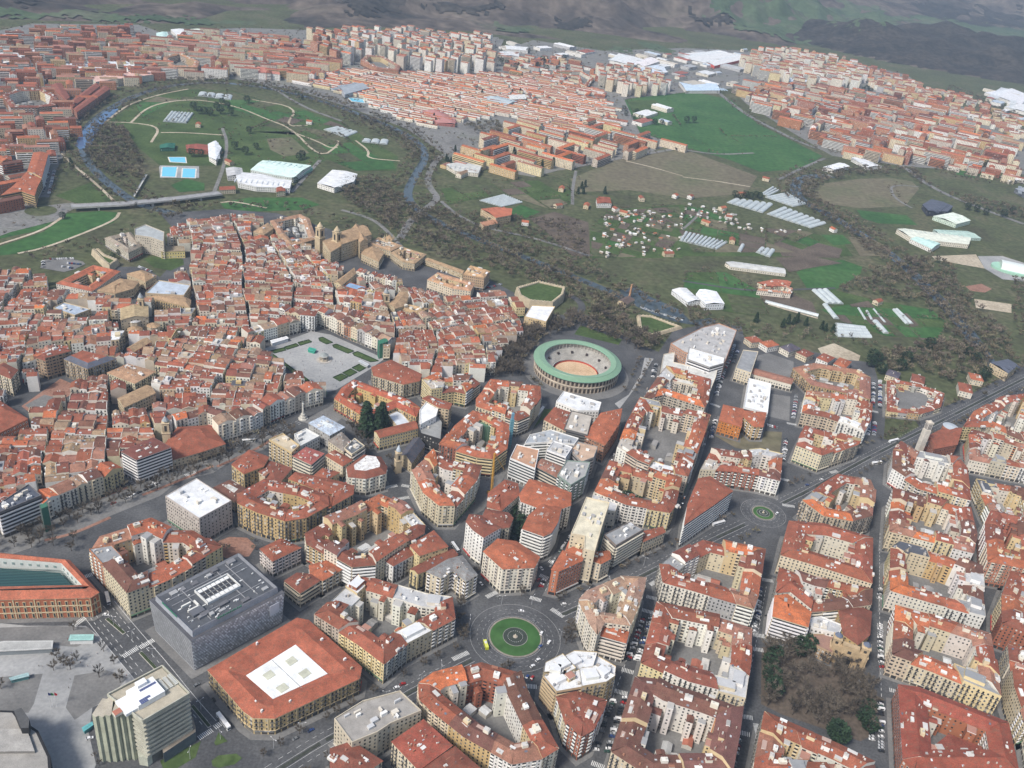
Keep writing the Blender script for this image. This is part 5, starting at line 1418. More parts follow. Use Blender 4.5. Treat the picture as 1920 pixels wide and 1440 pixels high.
# river
RIV_A = P('S', '345,402 290,392 250,378 200,342 165,305 150,268 163,236 200,206 250,179 320,159 400,153 480,161 560,176 640,201 720,231 780,261 802,290 778,330 760,365 782,395 830,420 900,450 1000,488 1100,528 1180,562 1240,592 1300,606 1340,600')
RIV_B = P('S', '1560,330 1505,330 1488,350 1500,374 1540,394 1585,420 1640,455 1690,492 1722,522 1765,565 1800,602 1832,645 1860,690')
RA = band_obj('river', RIV_A, 15, M_RIVER, -.22); RB = band_obj('river', RIV_B, 22, M_RIVER, -.21)
sheet('river_reach', P('S', '141,272 150,250 168,232 196,210 216,200 222,205 205,222 190,235 178,255 172,272 150,280'), M_SKYTINT, -.16)
sheet('river_pool', P('MM', '1560,190 1650,170 1740,230 1900,300 1960,360 1880,350 1760,300 1620,270'), M_RIVER, -.15)
weir = MB()
for i in range(26):
    t = i / 26; p = P('MM', f'{1690 + 230 * t},{290 + 70 * t}')[0]
    weir.box(p, (.95, -.3), 5, random.Random(i).uniform(1, 5), -.2, .1, (.6, .62, .63))
o = link('weir_foam', weir.mesh('weir_foam', M_TRIM)); tag(o, 'white foaming water below the river weir', 'foam', None, 'stuff')

# fields and lawns
FIELDS = [
 ('field', M_FIELD, 'S', '1170,188 1230,176 1300,172 1372,187 1420,232 1542,292 1505,316 1425,322 1370,300 1290,277 1200,247'),
 ('field', M_DRY, 'S', '1070,335 1180,288 1290,282 1420,330 1400,362 1290,372 1180,356 1080,360'),
 ('field', M_DRY, 'TR', '740,1100 800,1030 1000,1005 1180,1000 1290,1020 1330,1060 1250,1160 1000,1170 850,1150 770,1130'),
 ('sports_field', M_FIELD, 'TR', '980,1180 1260,1210 1320,1265 1100,1255 1010,1225'),
 ('sports_field', M_FIELD, 'TR', '1540,950 1680,945 1760,985 1640,1000 1540,980'),
 ('meadow', M_LAWN, 'TL', '600,690 760,580 900,530 1060,500 1300,510 1500,570 1700,610 1920,690 2240,880 2230,960 2000,960 1850,890 1640,1000 1300,1000 1250,930 900,930 780,830 700,720'),
 ('field', M_DRY, 'TL', '1500,780 1640,770 1740,860 1600,880 1520,840'),
 ('lawn', M_FIELD, 'TL', '960,1040 1050,1005 1150,1030 1150,1070 1010,1080'),
 ('lawn', M_LAWN, 'TL', '830,850 1000,850 1040,920 900,930'),
 ('lawn', M_FIELD, 'TL', '360,1200 560,1185 665,1195 640,1250 400,1340 150,1420 -40,1440 -40,1400 250,1300'),
 ('lawn', M_FIELD, 'TL', '-40,1290 250,1240 290,1250 240,1290 -40,1350'),
 ('lawn', M_FIELD, 'TL', '1240,1140 1400,1110 1700,1110 1800,1150 1700,1180 1400,1190 1260,1170'),
 ('lawn', M_LAWN, 'TL', '310,1100 520,1020 640,1120 560,1150 420,1140'),
 ('meadow', M_LAWN, 'TM', '560,1060 850,1030 1280,1000 1300,1140 1180,1180 900,1090 600,1150'),
 ('field', M_SOIL, 'TM', '1060,1230 1200,1190 1390,1250 1400,1440 1300,1440 1150,1300'),
 ('field', M_FIELD, 'TM', '930,1190 1010,1150 1120,1190 1040,1225'),
 ('field', M_LAWN, 'TM', '1400,1290 1500,1180 1920,1150 1920,1450 1400,1450'),
 ('field', M_LAWN, 'TR', '-10,1150 100,1180 300,1280 700,1300 900,1360 960,1440 -10,1440'),
 ('field', M_FIELD, 'TR', '780,1320 900,1320 950,1370 850,1380'),
 ('field', M_FIELD, 'MR', '640,90 760,40 900,20 1010,60 1000,100 860,190 700,180'),
 ('field', M_LAWN, 'MR', '20,90 250,90 420,190 480,330 380,330 230,310 0,180'),
 ('field', M_SOIL, 'MR', '400,200 580,200 730,260 760,330 600,310 460,260'),
 ('field', M_FIELD, 'MR', '780,300 1060,250 1180,300 1400,300 1490,380 1440,460 1150,450 900,370'),
 ('field', M_LAWN, 'MR', '720,190 850,190 1060,240 1050,290 860,290'),
 ('field', M_SOIL, 'MR', '1230,380 1330,390 1440,470 1340,470'),
 ('sand_field', M_DIRT, 'MR', '1400,0 1650,-10 1700,70 1560,45 1420,20'),
 ('sand_field', M_DIRT, 'MR', '1640,240 1850,270 1850,320 1650,290'),
 ('track', M_LPAVE, 'MR', '1660,0 1800,0 1990,60 1990,150 1800,130 1700,70'),
 ('sports_field', M_ROUGH, 'MR', '1440,30 1560,50 1850,160 1850,260 1640,230 1500,110'),
 ('infield', M_CLAY, 'MR', '1590,170 1680,155 1740,185 1700,205 1620,195'),
 ('plot', M_SOIL, 'TR', '300,1290 500,1310 480,1345 300,1320'), ('plot', M_DRY, 'TR', '930,1330 1060,1340 1180,1400 1160,1440 1000,1440'), ('plot', M_SOIL, 'TR', '500,1340 700,1350 900,1400 880,1450 560,1440'), ('plot', M_DRY, 'TR', '60,1290 280,1290 240,1310 80,1320'),
 ('plot', M_SOIL, 'MR', '1210,330 1260,320 1330,390 1290,400'), ('plot', M_SOIL, 'MR', '520,10 720,0 900,40 760,60 600,90'), ('lawn', M_LAWN, 'TM', '1620,570 1760,560 1820,600 1700,620'),
 ('lawn', M_LAWN, 'MM', '1310,440 1345,390 1580,470 1560,500'),
 ('lawn', M_LAWN, 'MM', '1150,900 1190,860 1140,860 1040,985 1060,992'),
 ('lawn', M_LAWN, 'MM', '1000,1000 870,1180 900,1200 950,1150'),
 ('lawn', M_LAWN, 'MM', '740,1400 800,1320 820,1330 775,1410'),
 ('weedy_lot', M_DRY, 'MR', '190,970 560,990 545,1120 300,1080 180,1010'),
 ('yard', M_PAVE, 'MR', '425,560 480,545 625,595 620,690 400,640'), ('yard', M_PAVE, 'MR', '490,775 605,790 600,930 480,900'),
 ('park_ground', M_SOIL, 'BR', '445,760 700,750 1010,890 1085,1040 1060,1260 1000,1290 560,1140 440,1080'),
 ('garden', M_LAWN, 'MR', '1210,740 1330,750 1440,800 1420,850 1320,880 1220,860'),
 ('garden', M_DIRT, 'MR', '760,520 850,490 1000,560 990,590 880,580 780,550'),
 ('wood_floor', M_ROUGH, 'MR', '1060,560 1400,470 1700,520 1720,640 1500,720 1480,830 1330,900 1140,880 1100,700'),
 ('circle_green', M_ROUGH, 'MR', '1140,910 1310,920 1330,960 1190,1040 1130,1030'),
]
for nm, mt, t, s in FIELDS: 
    zz = .03 if t[0] in 'BM' and nm not in ('field', 'sports_field', 'sand_field', 'track', 'infield') else -.30 + .012 * FIELDS.index((nm, mt, t, s)) / 4
    sheet(nm, P(t, s), mt, zz)
# small plots: cultivated strips, each its own patch, with hedges kept for the trees step
HEDGES = []
def plots(t, s, seed, amax, mats, wts, z0):
    rng = random.Random(seed); reg = ccw(P(t, s)); out = []; split_rec(reg, amax, rng, out)
    for i, q in enumerate(out):
        q2 = ccw(offset(q, rng.uniform(.4, 1.4)))
        if area(q2) < 40: continue
        m = rng.choices(mats, wts)[0]
        if m is None: continue
        sheet('plot', q2, m, z0 + .0004 * i)
        for a, b in zip(q, q[1:] + q[:1]):
            if rng.random() < .33: HEDGES.append((a, b))
plots('TM', '1400,1290 1500,1185 1900,1160 1950,1300 1800,1440 1500,1450 1405,1440', 1, 900, [M_LAWN, M_FIELD, M_SOIL, M_DRY, None, M_ROUGH], [5, 1, 3, 1, 1, 3], -.14)
plots('TR', '20,1160 120,1170 320,1270 700,1300 820,1340 640,1420 60,1420 -20,1300', 2, 1500, [M_LAWN, M_FIELD, M_SOIL, M_DRY, None, M_ROUGH], [5, 2, 3, 1, 1, 3], -.13)
plots('MR', '780,300 1060,245 1400,300 1490,390 1430,465 1150,450 900,370', 3, 1300, [M_LAWN, M_FIELD, M_SOIL, M_ROUGH], [4, 5, 3, 1], -.12)
plots('MR', '20,95 240,90 420,190 480,330 380,330 230,310 0,180', 4, 3500, [M_LAWN, M_FIELD, M_ROUGH], [4, 2, 2], -.11)
plots('TL', '760,590 900,535 1060,505 1300,515 1500,575 1700,615 1900,690 1640,710 1400,640 1130,565 980,570 800,660', 5, 3800, [M_FIELD, M_ROUGH, M_DRY, None], [4, 4, 1, 2], -.105)
plots('TL', '1400,740 1640,740 1800,880 2000,960 2230,950 2200,870 1920,700 1680,620', 6, 3000, [M_LAWN, M_ROUGH, M_SOIL, M_FIELD], [3, 4, 1, 3], -.10)
plots('TM', '560,1060 850,1030 1280,1000 1300,1140 1180,1180 900,1090 600,1150', 7, 2600, [M_LAWN, M_ROUGH, M_DRY, M_SOIL], [5, 4, 1, 1], -.095)
plots('S', '1175,190 1300,174 1372,188 1420,234 1540,292 1500,314 1425,320 1290,275 1205,245', 8, 16000, [None, M_FIELD, M_LAWN], [4, 3, .7], -.09)
# far town ground
FARG = ['-60,70 60,44 260,46 300,60 450,52 640,58 780,60 935,70 940,95 1000,75 1130,95 1280,90 1400,95 1420,100 1380,165 1300,172 1170,185 1200,250 1265,268 1200,292 1100,305 1000,332 850,305 835,290 760,240 650,200 560,170 440,148 300,148 210,165 140,225 110,290 90,340 60,398 -60,405',
        '1372,168 1400,98 1480,93 1600,118 1700,140 1760,185 1960,255 1960,330 1700,312 1560,292 1480,245 1400,195', '-60,395 40,385 130,385 120,410 0,440 -60,445']
for i, s in enumerate(FARG): sheet('distant_street_ground', P('S', s), M_TOWN, -.12 + .02 * i)
# roads outside the centre
ROADS = [('TL', '-60,1215 120,1200 300,1160 420,1150', 16), ('TL', '-40,1330 130,1270 300,1220 420,1160', 10), ('TM', '330,1340 400,1220 510,1150 545,1110 500,1060 480,1000 530,900 580,870', 12),
         ('TM', '580,870 700,880 900,980 1200,960 1500,900 1920,830', 11), ('TM', '560,1130 650,1210 800,1280 1100,1340 1400,1440', 7), ('TR', '-10,840 200,870 400,860', 8),
         ('TR', '200,520 350,640 500,720 700,820 900,870 1200,900 1400,1060 1700,1180 1920,1260', 13), ('TR', '540,1010 680,940 800,890', 8), ('TM', '1300,1150 1300,1060 1320,960', 6),
         ('TM', '840,400 870,300 900,220', 16), ('TM', '1050,550 1140,650 1250,800', 16), ('TM', '1490,640 1520,570 1700,520 1920,490', 18), ('TL', '60,200 180,380 230,480', 18),
         ('TL', '380,760 440,660 500,600', 14), ('TL', '230,1110 270,960 330,850', 22), ('TL', '1290,420 1500,470 1700,600 1920,680', 8), ('TL', '1200,1090 1260,940 1280,800 1250,720', 6), ('TL', '1640,1080 1800,900', 7),
         ('MR', '0,140 380,200 700,185 860,180', 5), ('MM', '1280,220 1340,250 1360,300 1310,330 1260,320', 10), ('TR', '0,1290 80,1220 100,1180', 5), ('TL', '1920,1180 2100,1230 2200,1320 2300,1440', 7),
         ('TR', '1180,1080 1170,1050 1220,1040 1330,1050', 5), ('TR', '1170,1070 1200,1120 1290,1170', 6), ('BM', '-200,300 -60,260', 1)]
for t, s, w in ROADS[:-1]: band_obj('road', P(t, s), w, M_TOWN if t[0] == 'T' else M_ASPH, -.05 + .002 * ROADS.index((t, s, w)))
PATHS = [('TL', '590,690 660,630 740,580 900,530 1060,500'), ('TL', '735,690 830,600 980,565 1130,560 1340,600 1500,670 1640,720 1800,890 1905,815 1900,790'), ('TL', '600,685 760,690 905,715 850,800'), ('TL', '905,745 1040,745 1260,760'),
         ('TL', '1420,560 1680,605 1600,710 1730,705'), ('TL', '-40,1385 240,1297 350,1222'), ('TL', '100,1425 250,1395 500,1300 650,1235 672,1195'), ('TL', '340,850 380,900 500,1000 570,1060 640,1130'), ('TL', '1640,740 1800,800 1850,830 1900,830'),
         ('TM', '80,790 160,850 140,890 330,905'), ('TM', '1600,905 1750,940 1920,990'), ('TL', '1240,1140 1310,1130 1500,1170'), ('MR', '480,270 580,300 760,350'), ('TR', '0,995 200,1020 380,1050')]
for i, (t, s) in enumerate(PATHS): band_obj('path', P(t, s), 4.5, M_DIRT, -.02 + .001 * i)

# promenade, plazas
sheet('promenade', P('ML', '-60,1590 300,1475 700,1310 1010,1200 1400,1060 1560,985 1640,1000 1480,1090 1290,1160 1200,1220 1000,1270 900,1350 600,1470 420,1560 0,1700 -60,1690'), M_PAVE, .05)
for i, s in enumerate(('300,1455 560,1362 720,1300', '800,1345 1000,1268 1200,1180', '1220,1185 1440,1090 1560,1010', '250,1600 420,1560 620,1470')): band_obj('planting_strip', P('ML', s), 3.2, M_CLAY, .09)
sheet('town_square', PLAZA, M_LPAVE, .06)
sheet('square_link', P('ML', '1690,930 1850,850 1960,760 2100,790 1900,930 1790,960'), M_PAVE, .055)
sheet('plaza', P('BL', '-260,600 150,640 480,640 560,700 760,950 700,1050 620,1050 520,1100 500,1250 540,1420 470,1600 -260,1640'), M_LPAVE, .05)
sheet('plaza_paving', P('BL', '-260,660 300,640 500,650 540,700 430,760 200,740 -260,760'), M_PAVE, .075)
sheet('plaza_paving', P('BL', '420,920 600,890 720,930 620,1040 520,1100 420,1170 370,1100'), M_PAVE, .07)
sheet('plaza_paving', P('BL', '-260,950 240,910 190,1080 160,1130 -260,1110'), M_PAVE, .07)
sheet('bullring_forecourt', disc(BULL, 62), M_PAVE, .05)
sheet('bullring_walk', P('Q3', '740,960 860,760 900,590 990,600 800,900 650,1100 600,1050'), M_LPAVE, .07)
sheet('pedestrian_avenue', P('MM', '1160,830 1090,830 960,1010 870,1130 740,1300 640,1440 700,1480 800,1430 900,1270 1000,1110'), M_PAVE, .06)
sheet('paved_circle', P('BL', '1215,170 1290,140 1390,145 1440,190 1400,250 1270,260 1210,220'), M_CLAY, .07)
sheet('small_square', P('ML', '120,845 340,690 455,740 250,880 190,900'), M_CLAY, .06)
sheet('small_square_paving', P('ML', '140,840 250,780 330,800 240,860 200,880'), M_PAVE, .08)
LAWNS = ['110,1112 208,1090 225,1108 140,1130', '212,1085 300,1058 322,1075 235,1102', '315,1050 395,1030 418,1046 332,1072', '470,1018 500,1010 575,1050 530,1062 478,1038', '575,1070 602,1062 735,1115 690,1132 582,1086',
         '725,1130 762,1118 918,1188 860,1196 736,1147', '720,1240 780,1210 842,1230 775,1268', '650,1278 710,1248 758,1274 700,1305', '578,1312 640,1285 690,1308 628,1340', '100,1150 130,1140 420,1350 395,1362']
for i, s in enumerate(LAWNS):
    q = ccw(P('Q1', s)); sheet('lawn_bed', q, M_LAWN, .11)
    c = cen(q); rt = MB()
    for a, b in zip(q, q[1:] + q[:1]): rt.box((a + b) / 2, dirv(a, b), (b - a).length, .8, .05, .75, (.025, .05, .02))
    o = link('clipped_hedge', rt.mesh('clipped_hedge', M_LEAF, (c.x, c.y, 0)), None, (c.x, c.y, 0)); tag(o, 'low dark hedge edging a lawn bed on the main square', 'hedge', 'lawn bed hedges on the square')
hl = ccw(P('Q4', '1080,340 1140,325 1300,330 1375,345 1380,385 1280,430 1150,405'))
sheet('round_lawn', hl, M_LAWN, .08)
sheet('car_park', P('Q4', '300,410 320,350 480,330 620,360 640,380 560,420 480,440'), M_PAVE, .04)

# pavements round the blocks (kerb step)
for q in PAVES:
    q = ccw(q)
    if area(q) < 20: continue
    mb = MB(); mb.prism(q, 0, .14, (.3, .3, .3)); c = cen(q)
    o = link('pavement', mb.mesh('pavement', M_PAVE, (c.x, c.y, 0)), None, (c.x, c.y, 0)); o['kind'] = 'structure'

# roundabouts
def roundabout(c, r, ro, inner, label):
    sheet('roundabout_road', disc(c, ro), M_ASPH, .16)
    root = thing('roundabout_island', label, 'roundabout', (c.x, c.y, 0)); k, gq, f = MB(), MB(), MB()
    k.prism(disc(c, r + 1.3), .1, .3, (.24, .215, .18)); part('kerb', k, M_STONE, root)
    gq.cap(disc(c, r), .34, (.1, .1, .1)); part('grass', gq, M_FIELD, root)
    f.prism(disc(c, inner), .3, .42, (.27, .265, .245)); f.prism(disc(c, inner - .35), .42, .46, (.045, .055, .045))
    part('inner_ring', f, M_STONE, root)
    j = MB()
    for q in range(24): j.cyl(c + Vector((math.cos(q * .262), math.sin(q * .262))) * inner * .6, .18, .18, .4, .9, 5, (.6, .6, .6))
    j.cyl(c, inner * .19, inner * .18, .4, .9, 16, (.42, .38, .32)); j.cyl(c, inner * .10, inner * .09, .9, 1.5, 12, (.5, .42, .3)); j.cyl(c, .35, .2, 1.5, 3.2, 8, (.6, .55, .45))
    part('fountain', j, M_STONE, root)
    m = MB()
    for rr, dash in ((r + 5.6, 1), (r + 9.8, 1), (r + 2.3, 0), (ro - .9, 0)):
        if rr > ro: continue
        n = int(2 * math.pi * rr / (2.4 if dash else 3))
        for i in range(n):
            if dash and i % 2: continue
            a0, a1 = 2 * math.pi * i / n, 2 * math.pi * (i + (1.0 if not dash else .9)) / n
            w = .09
            m.poly([V3(c + Vector((math.cos(t), math.sin(t))) * q, .175) for t, q in ((a0, rr - w), (a1, rr - w), (a1, rr + w), (a0, rr + w))], (.42, .42, .41))
    o = link('lane_markings', m.mesh('lane_markings', M_PAINT)); o['kind'] = 'structure'
RC = unp(640 + 978 / 3, 960 + 703 / 3)
roundabout(RC, 19.0, 35.0, 9.4, 'round grass island with fountain ring in the big roundabout')
RC2 = unp(1431, 962)
roundabout(RC2, 9.5, 22.0, 6.2, 'small round planted island in the roundabout by the white wedge block')
o_l = unp(230 / 3, 1185 / 3); sheet('roundabout_lawn', disc(o_l, 21), M_ROUGH, .1)

# road paint
PM = MB()
def zebra(t, s, wid=4.0):
    a, b = P(t, s); e = dirv(a, b); L = (b - a).length; f = Vector((-e.y, e.x)); n = int(L / 1.05)
    mb = MB()
    for i in range(n):
        p = a + e * (i + .5) * L / n
        q = [p - e * .27 - f * wid / 2, p + e * .27 - f * wid / 2, p + e * .27 + f * wid / 2, p - e * .27 + f * wid / 2]
        mb.poly([V3(x, .19) for x in q], (.62, .62, .6))
    c = (a + b) / 2; o = link('zebra_crossing', mb.mesh('zebra_crossing', M_PAINT, (c.x, c.y, 0)), None, (c.x, c.y, 0)); o['kind'] = 'structure'
def lines(t, s, offs, dash=True, w=.16, lw=None):
    pts = smooth(P(t, s), 1)
    for k in offs:
        q = offset(pts, k, False)
        for a, b in zip(q, q[1:]):
            L = (b - a).length; e = dirv(a, b); f = Vector((-e.y, e.x)) * w; n = max(1, int(L / 5))
            for i in range(n):
                p0, p1 = a + e * L * i / n, a + e * L * (i + (.5 if dash else 1)) / n
                PM.poly([V3(p0 - f, .17), V3(p1 - f, .17), V3(p1 + f, .17), V3(p0 + f, .17)], (.55, .55, .54))
for t, s in (('BL', '690,815 775,765'), ('BL', '785,765 865,720'), ('BL', '1115,1275 1195,1225'), ('BL', '1205,1215 1250,1185'), ('BL', '415,640 480,595'), ('BL', '478,365 520,350'), ('BM', '625,830 715,790'),
             ('BM', '815,480 875,450'), ('BM', '1060,480 1125,500'), ('BM', '1115,355 1165,375'), ('BM', '1165,275 1195,290'), ('BM', '1180,545 1250,590'), ('BM', '1735,410 1820,370'), ('BM', '1715,475 1775,490'), ('BM', '1690,550 1760,570'),
             ('BM', '1575,885 1645,905'), ('BM', '1535,1005 1610,1025'), ('BM', '1040,980 1100,985'), ('BM', '1405,1410 1480,1440'), ('BR', '445,380 510,390'), ('BR', '395,690 460,700'), ('BR', '395,770 455,780'), ('BR', '335,1150 395,1160'),
             ('BR', '320,1240 380,1255'), ('BR', '980,945 1030,960'), ('BR', '1160,1000 1200,1010'), ('BR', '410,1190 425,1250'), ('Q2', '650,860 740,840'), ('Q2', '740,945 830,930'), ('Q2', '770,840 830,850'), ('MR', '555,1255 600,1265'),
             ('MR', '560,1400 630,1410'), ('MR', '585,940 640,950'), ('MR', '80,1050 130,1060'), ('MR', '155,830 210,850'), ('MR', '1050,870 1100,880'), ('ML', '1040,1235 1100,1215'), ('MR', '830,1220 870,1210')):
    zebra(t, s)
AVE = 'BM', '-400,1480 -100,1290 100,1190 300,1060 640,880 740,830'
AVE2 = 'S', '1050,1155 1110,1128 1240,1062 1340,1010 1400,982'
AVE3 = 'S', '1465,945 1520,918 1640,852 1780,782 1930,705'
for A in (AVE, AVE2, AVE3):
    lines(*A, (-6.5, 6.5), True, .11); lines(*A, (-2.2, 2.2), False, .1)
    pts = P(*A)
    md = MB()
    for a, b in zip(pts, pts[1:]): md.box((a + b) / 2, dirv(a, b), (b - a).length * .86, 2.2, 0, .3, (.05, .055, .045))
    o = link('median_strip', md.mesh('median_strip', M_LEAF)); o['kind'] = 'structure'
lines('BL', '560,540 640,640 740,760 860,900 1000,1080 1130,1230', (-9, -5, 3, 7)); lines('BL', '560,540 640,640 740,760 860,900 1000,1080 1130,1230', (-12, 11), False)
for t, s in (('BL', '600,600 700,685'), ('BL', '790,790 880,885'), ('BL', '1080,1090 1180,1210')):
    a, b = P(t, s); q = MB(); q.box((a + b) / 2, dirv(a, b), (b - a).length, 2.6, 0, .3, (.4, .38, .34)); q.box((a + b) / 2, dirv(a, b), (b - a).length - 1, 1.8, .3, .7, (.04, .055, .025))
    o = link('median_bed', q.mesh('median_bed', M_LEAF)); tag(o, 'narrow planted strip dividing the street lanes by the store', 'planter', 'planted lane dividers by the store')
isl = ccw(P('BL', '1190,1400 1230,1370 1330,1360 1362,1385 1320,1420 1230,1440 1195,1430')); sheet('traffic_island', isl, M_LAWN, .2)
isl = ccw(P('BL', '1205,1300 1230,1240 1280,1290 1215,1315')); sheet('traffic_island', isl, M_LAWN, .2)
sheet('tower_garden', P('BL', '900,1400 1000,1350 1130,1290 1100,1380 1000,1440 920,1450'), M_LAWN, .12)
lines('BR', '1110,120 1105,400 1110,800 1120,1100', (0,), True); lines('BM', '1650,700 1560,960 1450,1250', (0,), True); lines('BR', '470,420 420,700 360,1000 300,1300', (0,), True)
lines('BM', '690,380 600,250 440,60 330,-60', (-3, 3), True); lines('BM', '1240,230 1140,460', (0,), True)
lines('ML', '200,1480 600,1330 1000,1190 1300,1080 1700,930', (-3, 0, 3), True)
o = link('road_markings', PM.mesh('road_markings', M_PAINT)); o['kind'] = 'structure'
# ------------------------------------------------------------------ hills
def lerp_tab(x, tab):
    if x <= tab[0][0]: return tab[0][1]
    for (a, b), (c, d) in zip(tab, tab[1:]):
        if x <= c: return b + (d - b) * (x - a) / (c - a)
    return tab[-1][1]
BASE = sorted((p.x, p.y) for p in P('S', '-500,5 -200,28 0,36 250,42 500,52 700,50 900,60 1000,72 1150,78 1300,90 1420,92 1560,80 1800,66 2100,60'))
AMP = [(-3000, 420), (0, 430), (700, 420), (1100, 330), (1500, 170), (1900, 90), (2600, 140), (5000, 420), (9000, 520)]
_rs = np.random.RandomState(3)
_W = [(_rs.uniform(0, 6.28), 2 * math.pi / w, a, _rs.uniform(0, 6.28)) for w, a in ((1500, .13), (900, .13), (520, .10), (300, .065), (170, .040), (110, .022)) for _ in range(3)]
def sstep(t):
    t = max(0, min(1, t)); return t * t * (3 - 2 * t)
hs = unp(1715, 128); HD = (hs / hs.length)
HC = hs + HD * 620
_d = ray(1700, 40); _t = HC.y / _d.y; HZ = CAM_H + _d.z * _t
def hill(x, y, nohill=False, only=False):
    yb = lerp_tab(x, BASE); d = y - yb
    A = lerp_tab(x, AMP)
    n = sum(a * math.sin(k * (x * math.cos(p) + y * math.sin(p)) + q) for p, k, a, q in _W)
    z = 0
    if d > 0:
        t = d / 1700
        z = A * (1.15 * sstep(t * .62) + n * min(1, t * 2.2) * .62)
        far = max(0, d - 2600) / 3000
        z += far * 420 * (1 + n * .5)
    rx, ry = x - HC.x, y - HC.y
    al = rx * HD.x + ry * HD.y; ac = -rx * HD.y + ry * HD.x
    q = (al / 560) ** 2 + (ac / (980 if ac < 0 else 640)) ** 2
    z2 = 0 if nohill else HZ * max(0, 1 - q ** .62) * 1.02 + (n * 120 if q < 1 else 0) * max(0, 1 - q) if q < 1 else 0
    if only: return z2 + 1.0 if z2 > 0 else -5
    m = max(z, z2)
    return m if m > 0 else -3
X = np.concatenate([np.arange(-4500, 3800, 55), np.arange(3800, 14000, 180)]); Y = np.concatenate([np.arange(1900, 5200, 55), np.arange(5200, 16000, 200)])
verts = [(float(x), float(y), hill(x, y)) for y in Y for x in X]
nx = len(X)
faces = [(j * nx + i, j * nx + i + 1, (j + 1) * nx + i + 1, (j + 1) * nx + i) for j in range(len(Y) - 1) for i in range(nx - 1)
         if max(verts[j * nx + i][2], verts[j * nx + i + 1][2], verts[(j + 1) * nx + i][2], verts[(j + 1) * nx + i + 1][2]) > -2.9]
M_HILL = mat_ground('hill_scrub', [(.036, .036, .033), (.074, .061, .052), (.128, .104, .084), (.088, .084, .06)], .0028, stops=[.36, .46, .56, .68], scale2=.03, amt2=.4)
M_FOREST = mat_ground('hill_forest', [(.024, .024, .023), (.042, .038, .033), (.060, .052, .044)], .01, scale2=.06, amt2=.5)
me = bpy.data.meshes.new('hills'); me.from_pydata(verts, [], faces); me.materials.append(M_HILL)
for p in me.polygons: p.use_smooth = True
o = link('hills', me); o['kind'] = 'structure'
hx = np.arange(HC.x - 1100, HC.x + 1100, 36); hy = np.arange(HC.y - 1100, HC.y + 1100, 36); hv = [(float(x), float(y), hill(x, y, only=True) + 3) for y in hy for x in hx]; hn = len(hx)
me = bpy.data.meshes.new('wooded_hill'); me.from_pydata(hv, [], [(j * hn + i, j * hn + i + 1, (j + 1) * hn + i + 1, (j + 1) * hn + i) for j in range(len(hy) - 1) for i in range(hn - 1) if max(hv[j * hn + i][2], hv[j * hn + i + 1][2], hv[(j + 1) * hn + i][2], hv[(j + 1) * hn + i + 1][2]) > 0])
for p in me.polygons: p.use_smooth = True
me.materials.append(M_FOREST); o = link('wooded_hill', me); o['kind'] = 'structure'
def hit(u, v):
    d = ray(u, v); d = d / math.hypot(d.x, d.y)
    s = 1800.0
    while s < 15000:
        z = CAM_H + d.z * s
        if z < hill(d.x * s, d.y * s): break
        s += 25
    for _ in range(5):
        s -= 5
        if CAM_H + d.z * s > hill(d.x * s, d.y * s): break
    return d.x * s, d.y * s
def drape(name, s, mat, dz=3.0, n=12):
    """a patch of land cover laid over the hillside"""
    px = [tuple(map(float, w.split(','))) for w in s.split()]
    wp = ccw([Vector(hit(*p)) for p in px])
    x0, x1, y0, y1 = min(p.x for p in wp), max(p.x for p in wp), min(p.y for p in wp), max(p.y for p in wp)
    st = 16; mb = MB(); x = x0
    rng = random.Random(7)
    while x < x1:
        y = y0
        while y < y1:
            if inside(Vector((x + st / 2 + 16 * math.sin(y / 23) + rng.uniform(-22, 22), y + st / 2 + 16 * math.sin(x / 29) + rng.uniform(-22, 22))), wp):
                mb.poly([(a, b, hill(a, b) + dz) for a, b in ((x, y), (x + st, y), (x + st, y + st), (x, y + st))], (.1, .1, .1))
            y += st
        x += st
    if not mb.f: return
    o = link(name, mb.mesh(name, mat)); o['kind'] = 'structure'
M_PAST = mat_ground('pasture', [(.050, .078, .042), (.075, .105, .055), (.105, .11, .075)], .004)
for s in ('1290,-10 1560,-10 1705,36 1640,48 1570,66 1545,88 1400,58', '1700,34 1930,92 1930,60 1800,20', '-30,14 100,20 240,28 480,42 478,50 300,43 130,35 -30,31', '925,48 1000,52 1000,60 930,62', '1140,84 1180,90 1185,98 1150,98', '1195,78 1260,92 1262,102 1215,98', '1310,2 1380,4 1500,42 1560,60 1520,66 1420,60 1340,30', '1560,30 1640,30 1650,60 1590,66', '1480,10 1640,8 1660,24 1520,28'):
    drape('hill_pasture', s, M_PAST)
for s in ('640,0 760,2 750,25 660,32', '780,4 950,6 940,22 800,24', '0,-8 60,-8 60,6 0,6', '1040,28 1110,36 1090,60 1040,52', '1290,14 1360,34 1400,52 1300,44', '1700,10 1920,8 1925,55 1760,40'):
    drape('hill_forest', s, M_FOREST, 3.5)

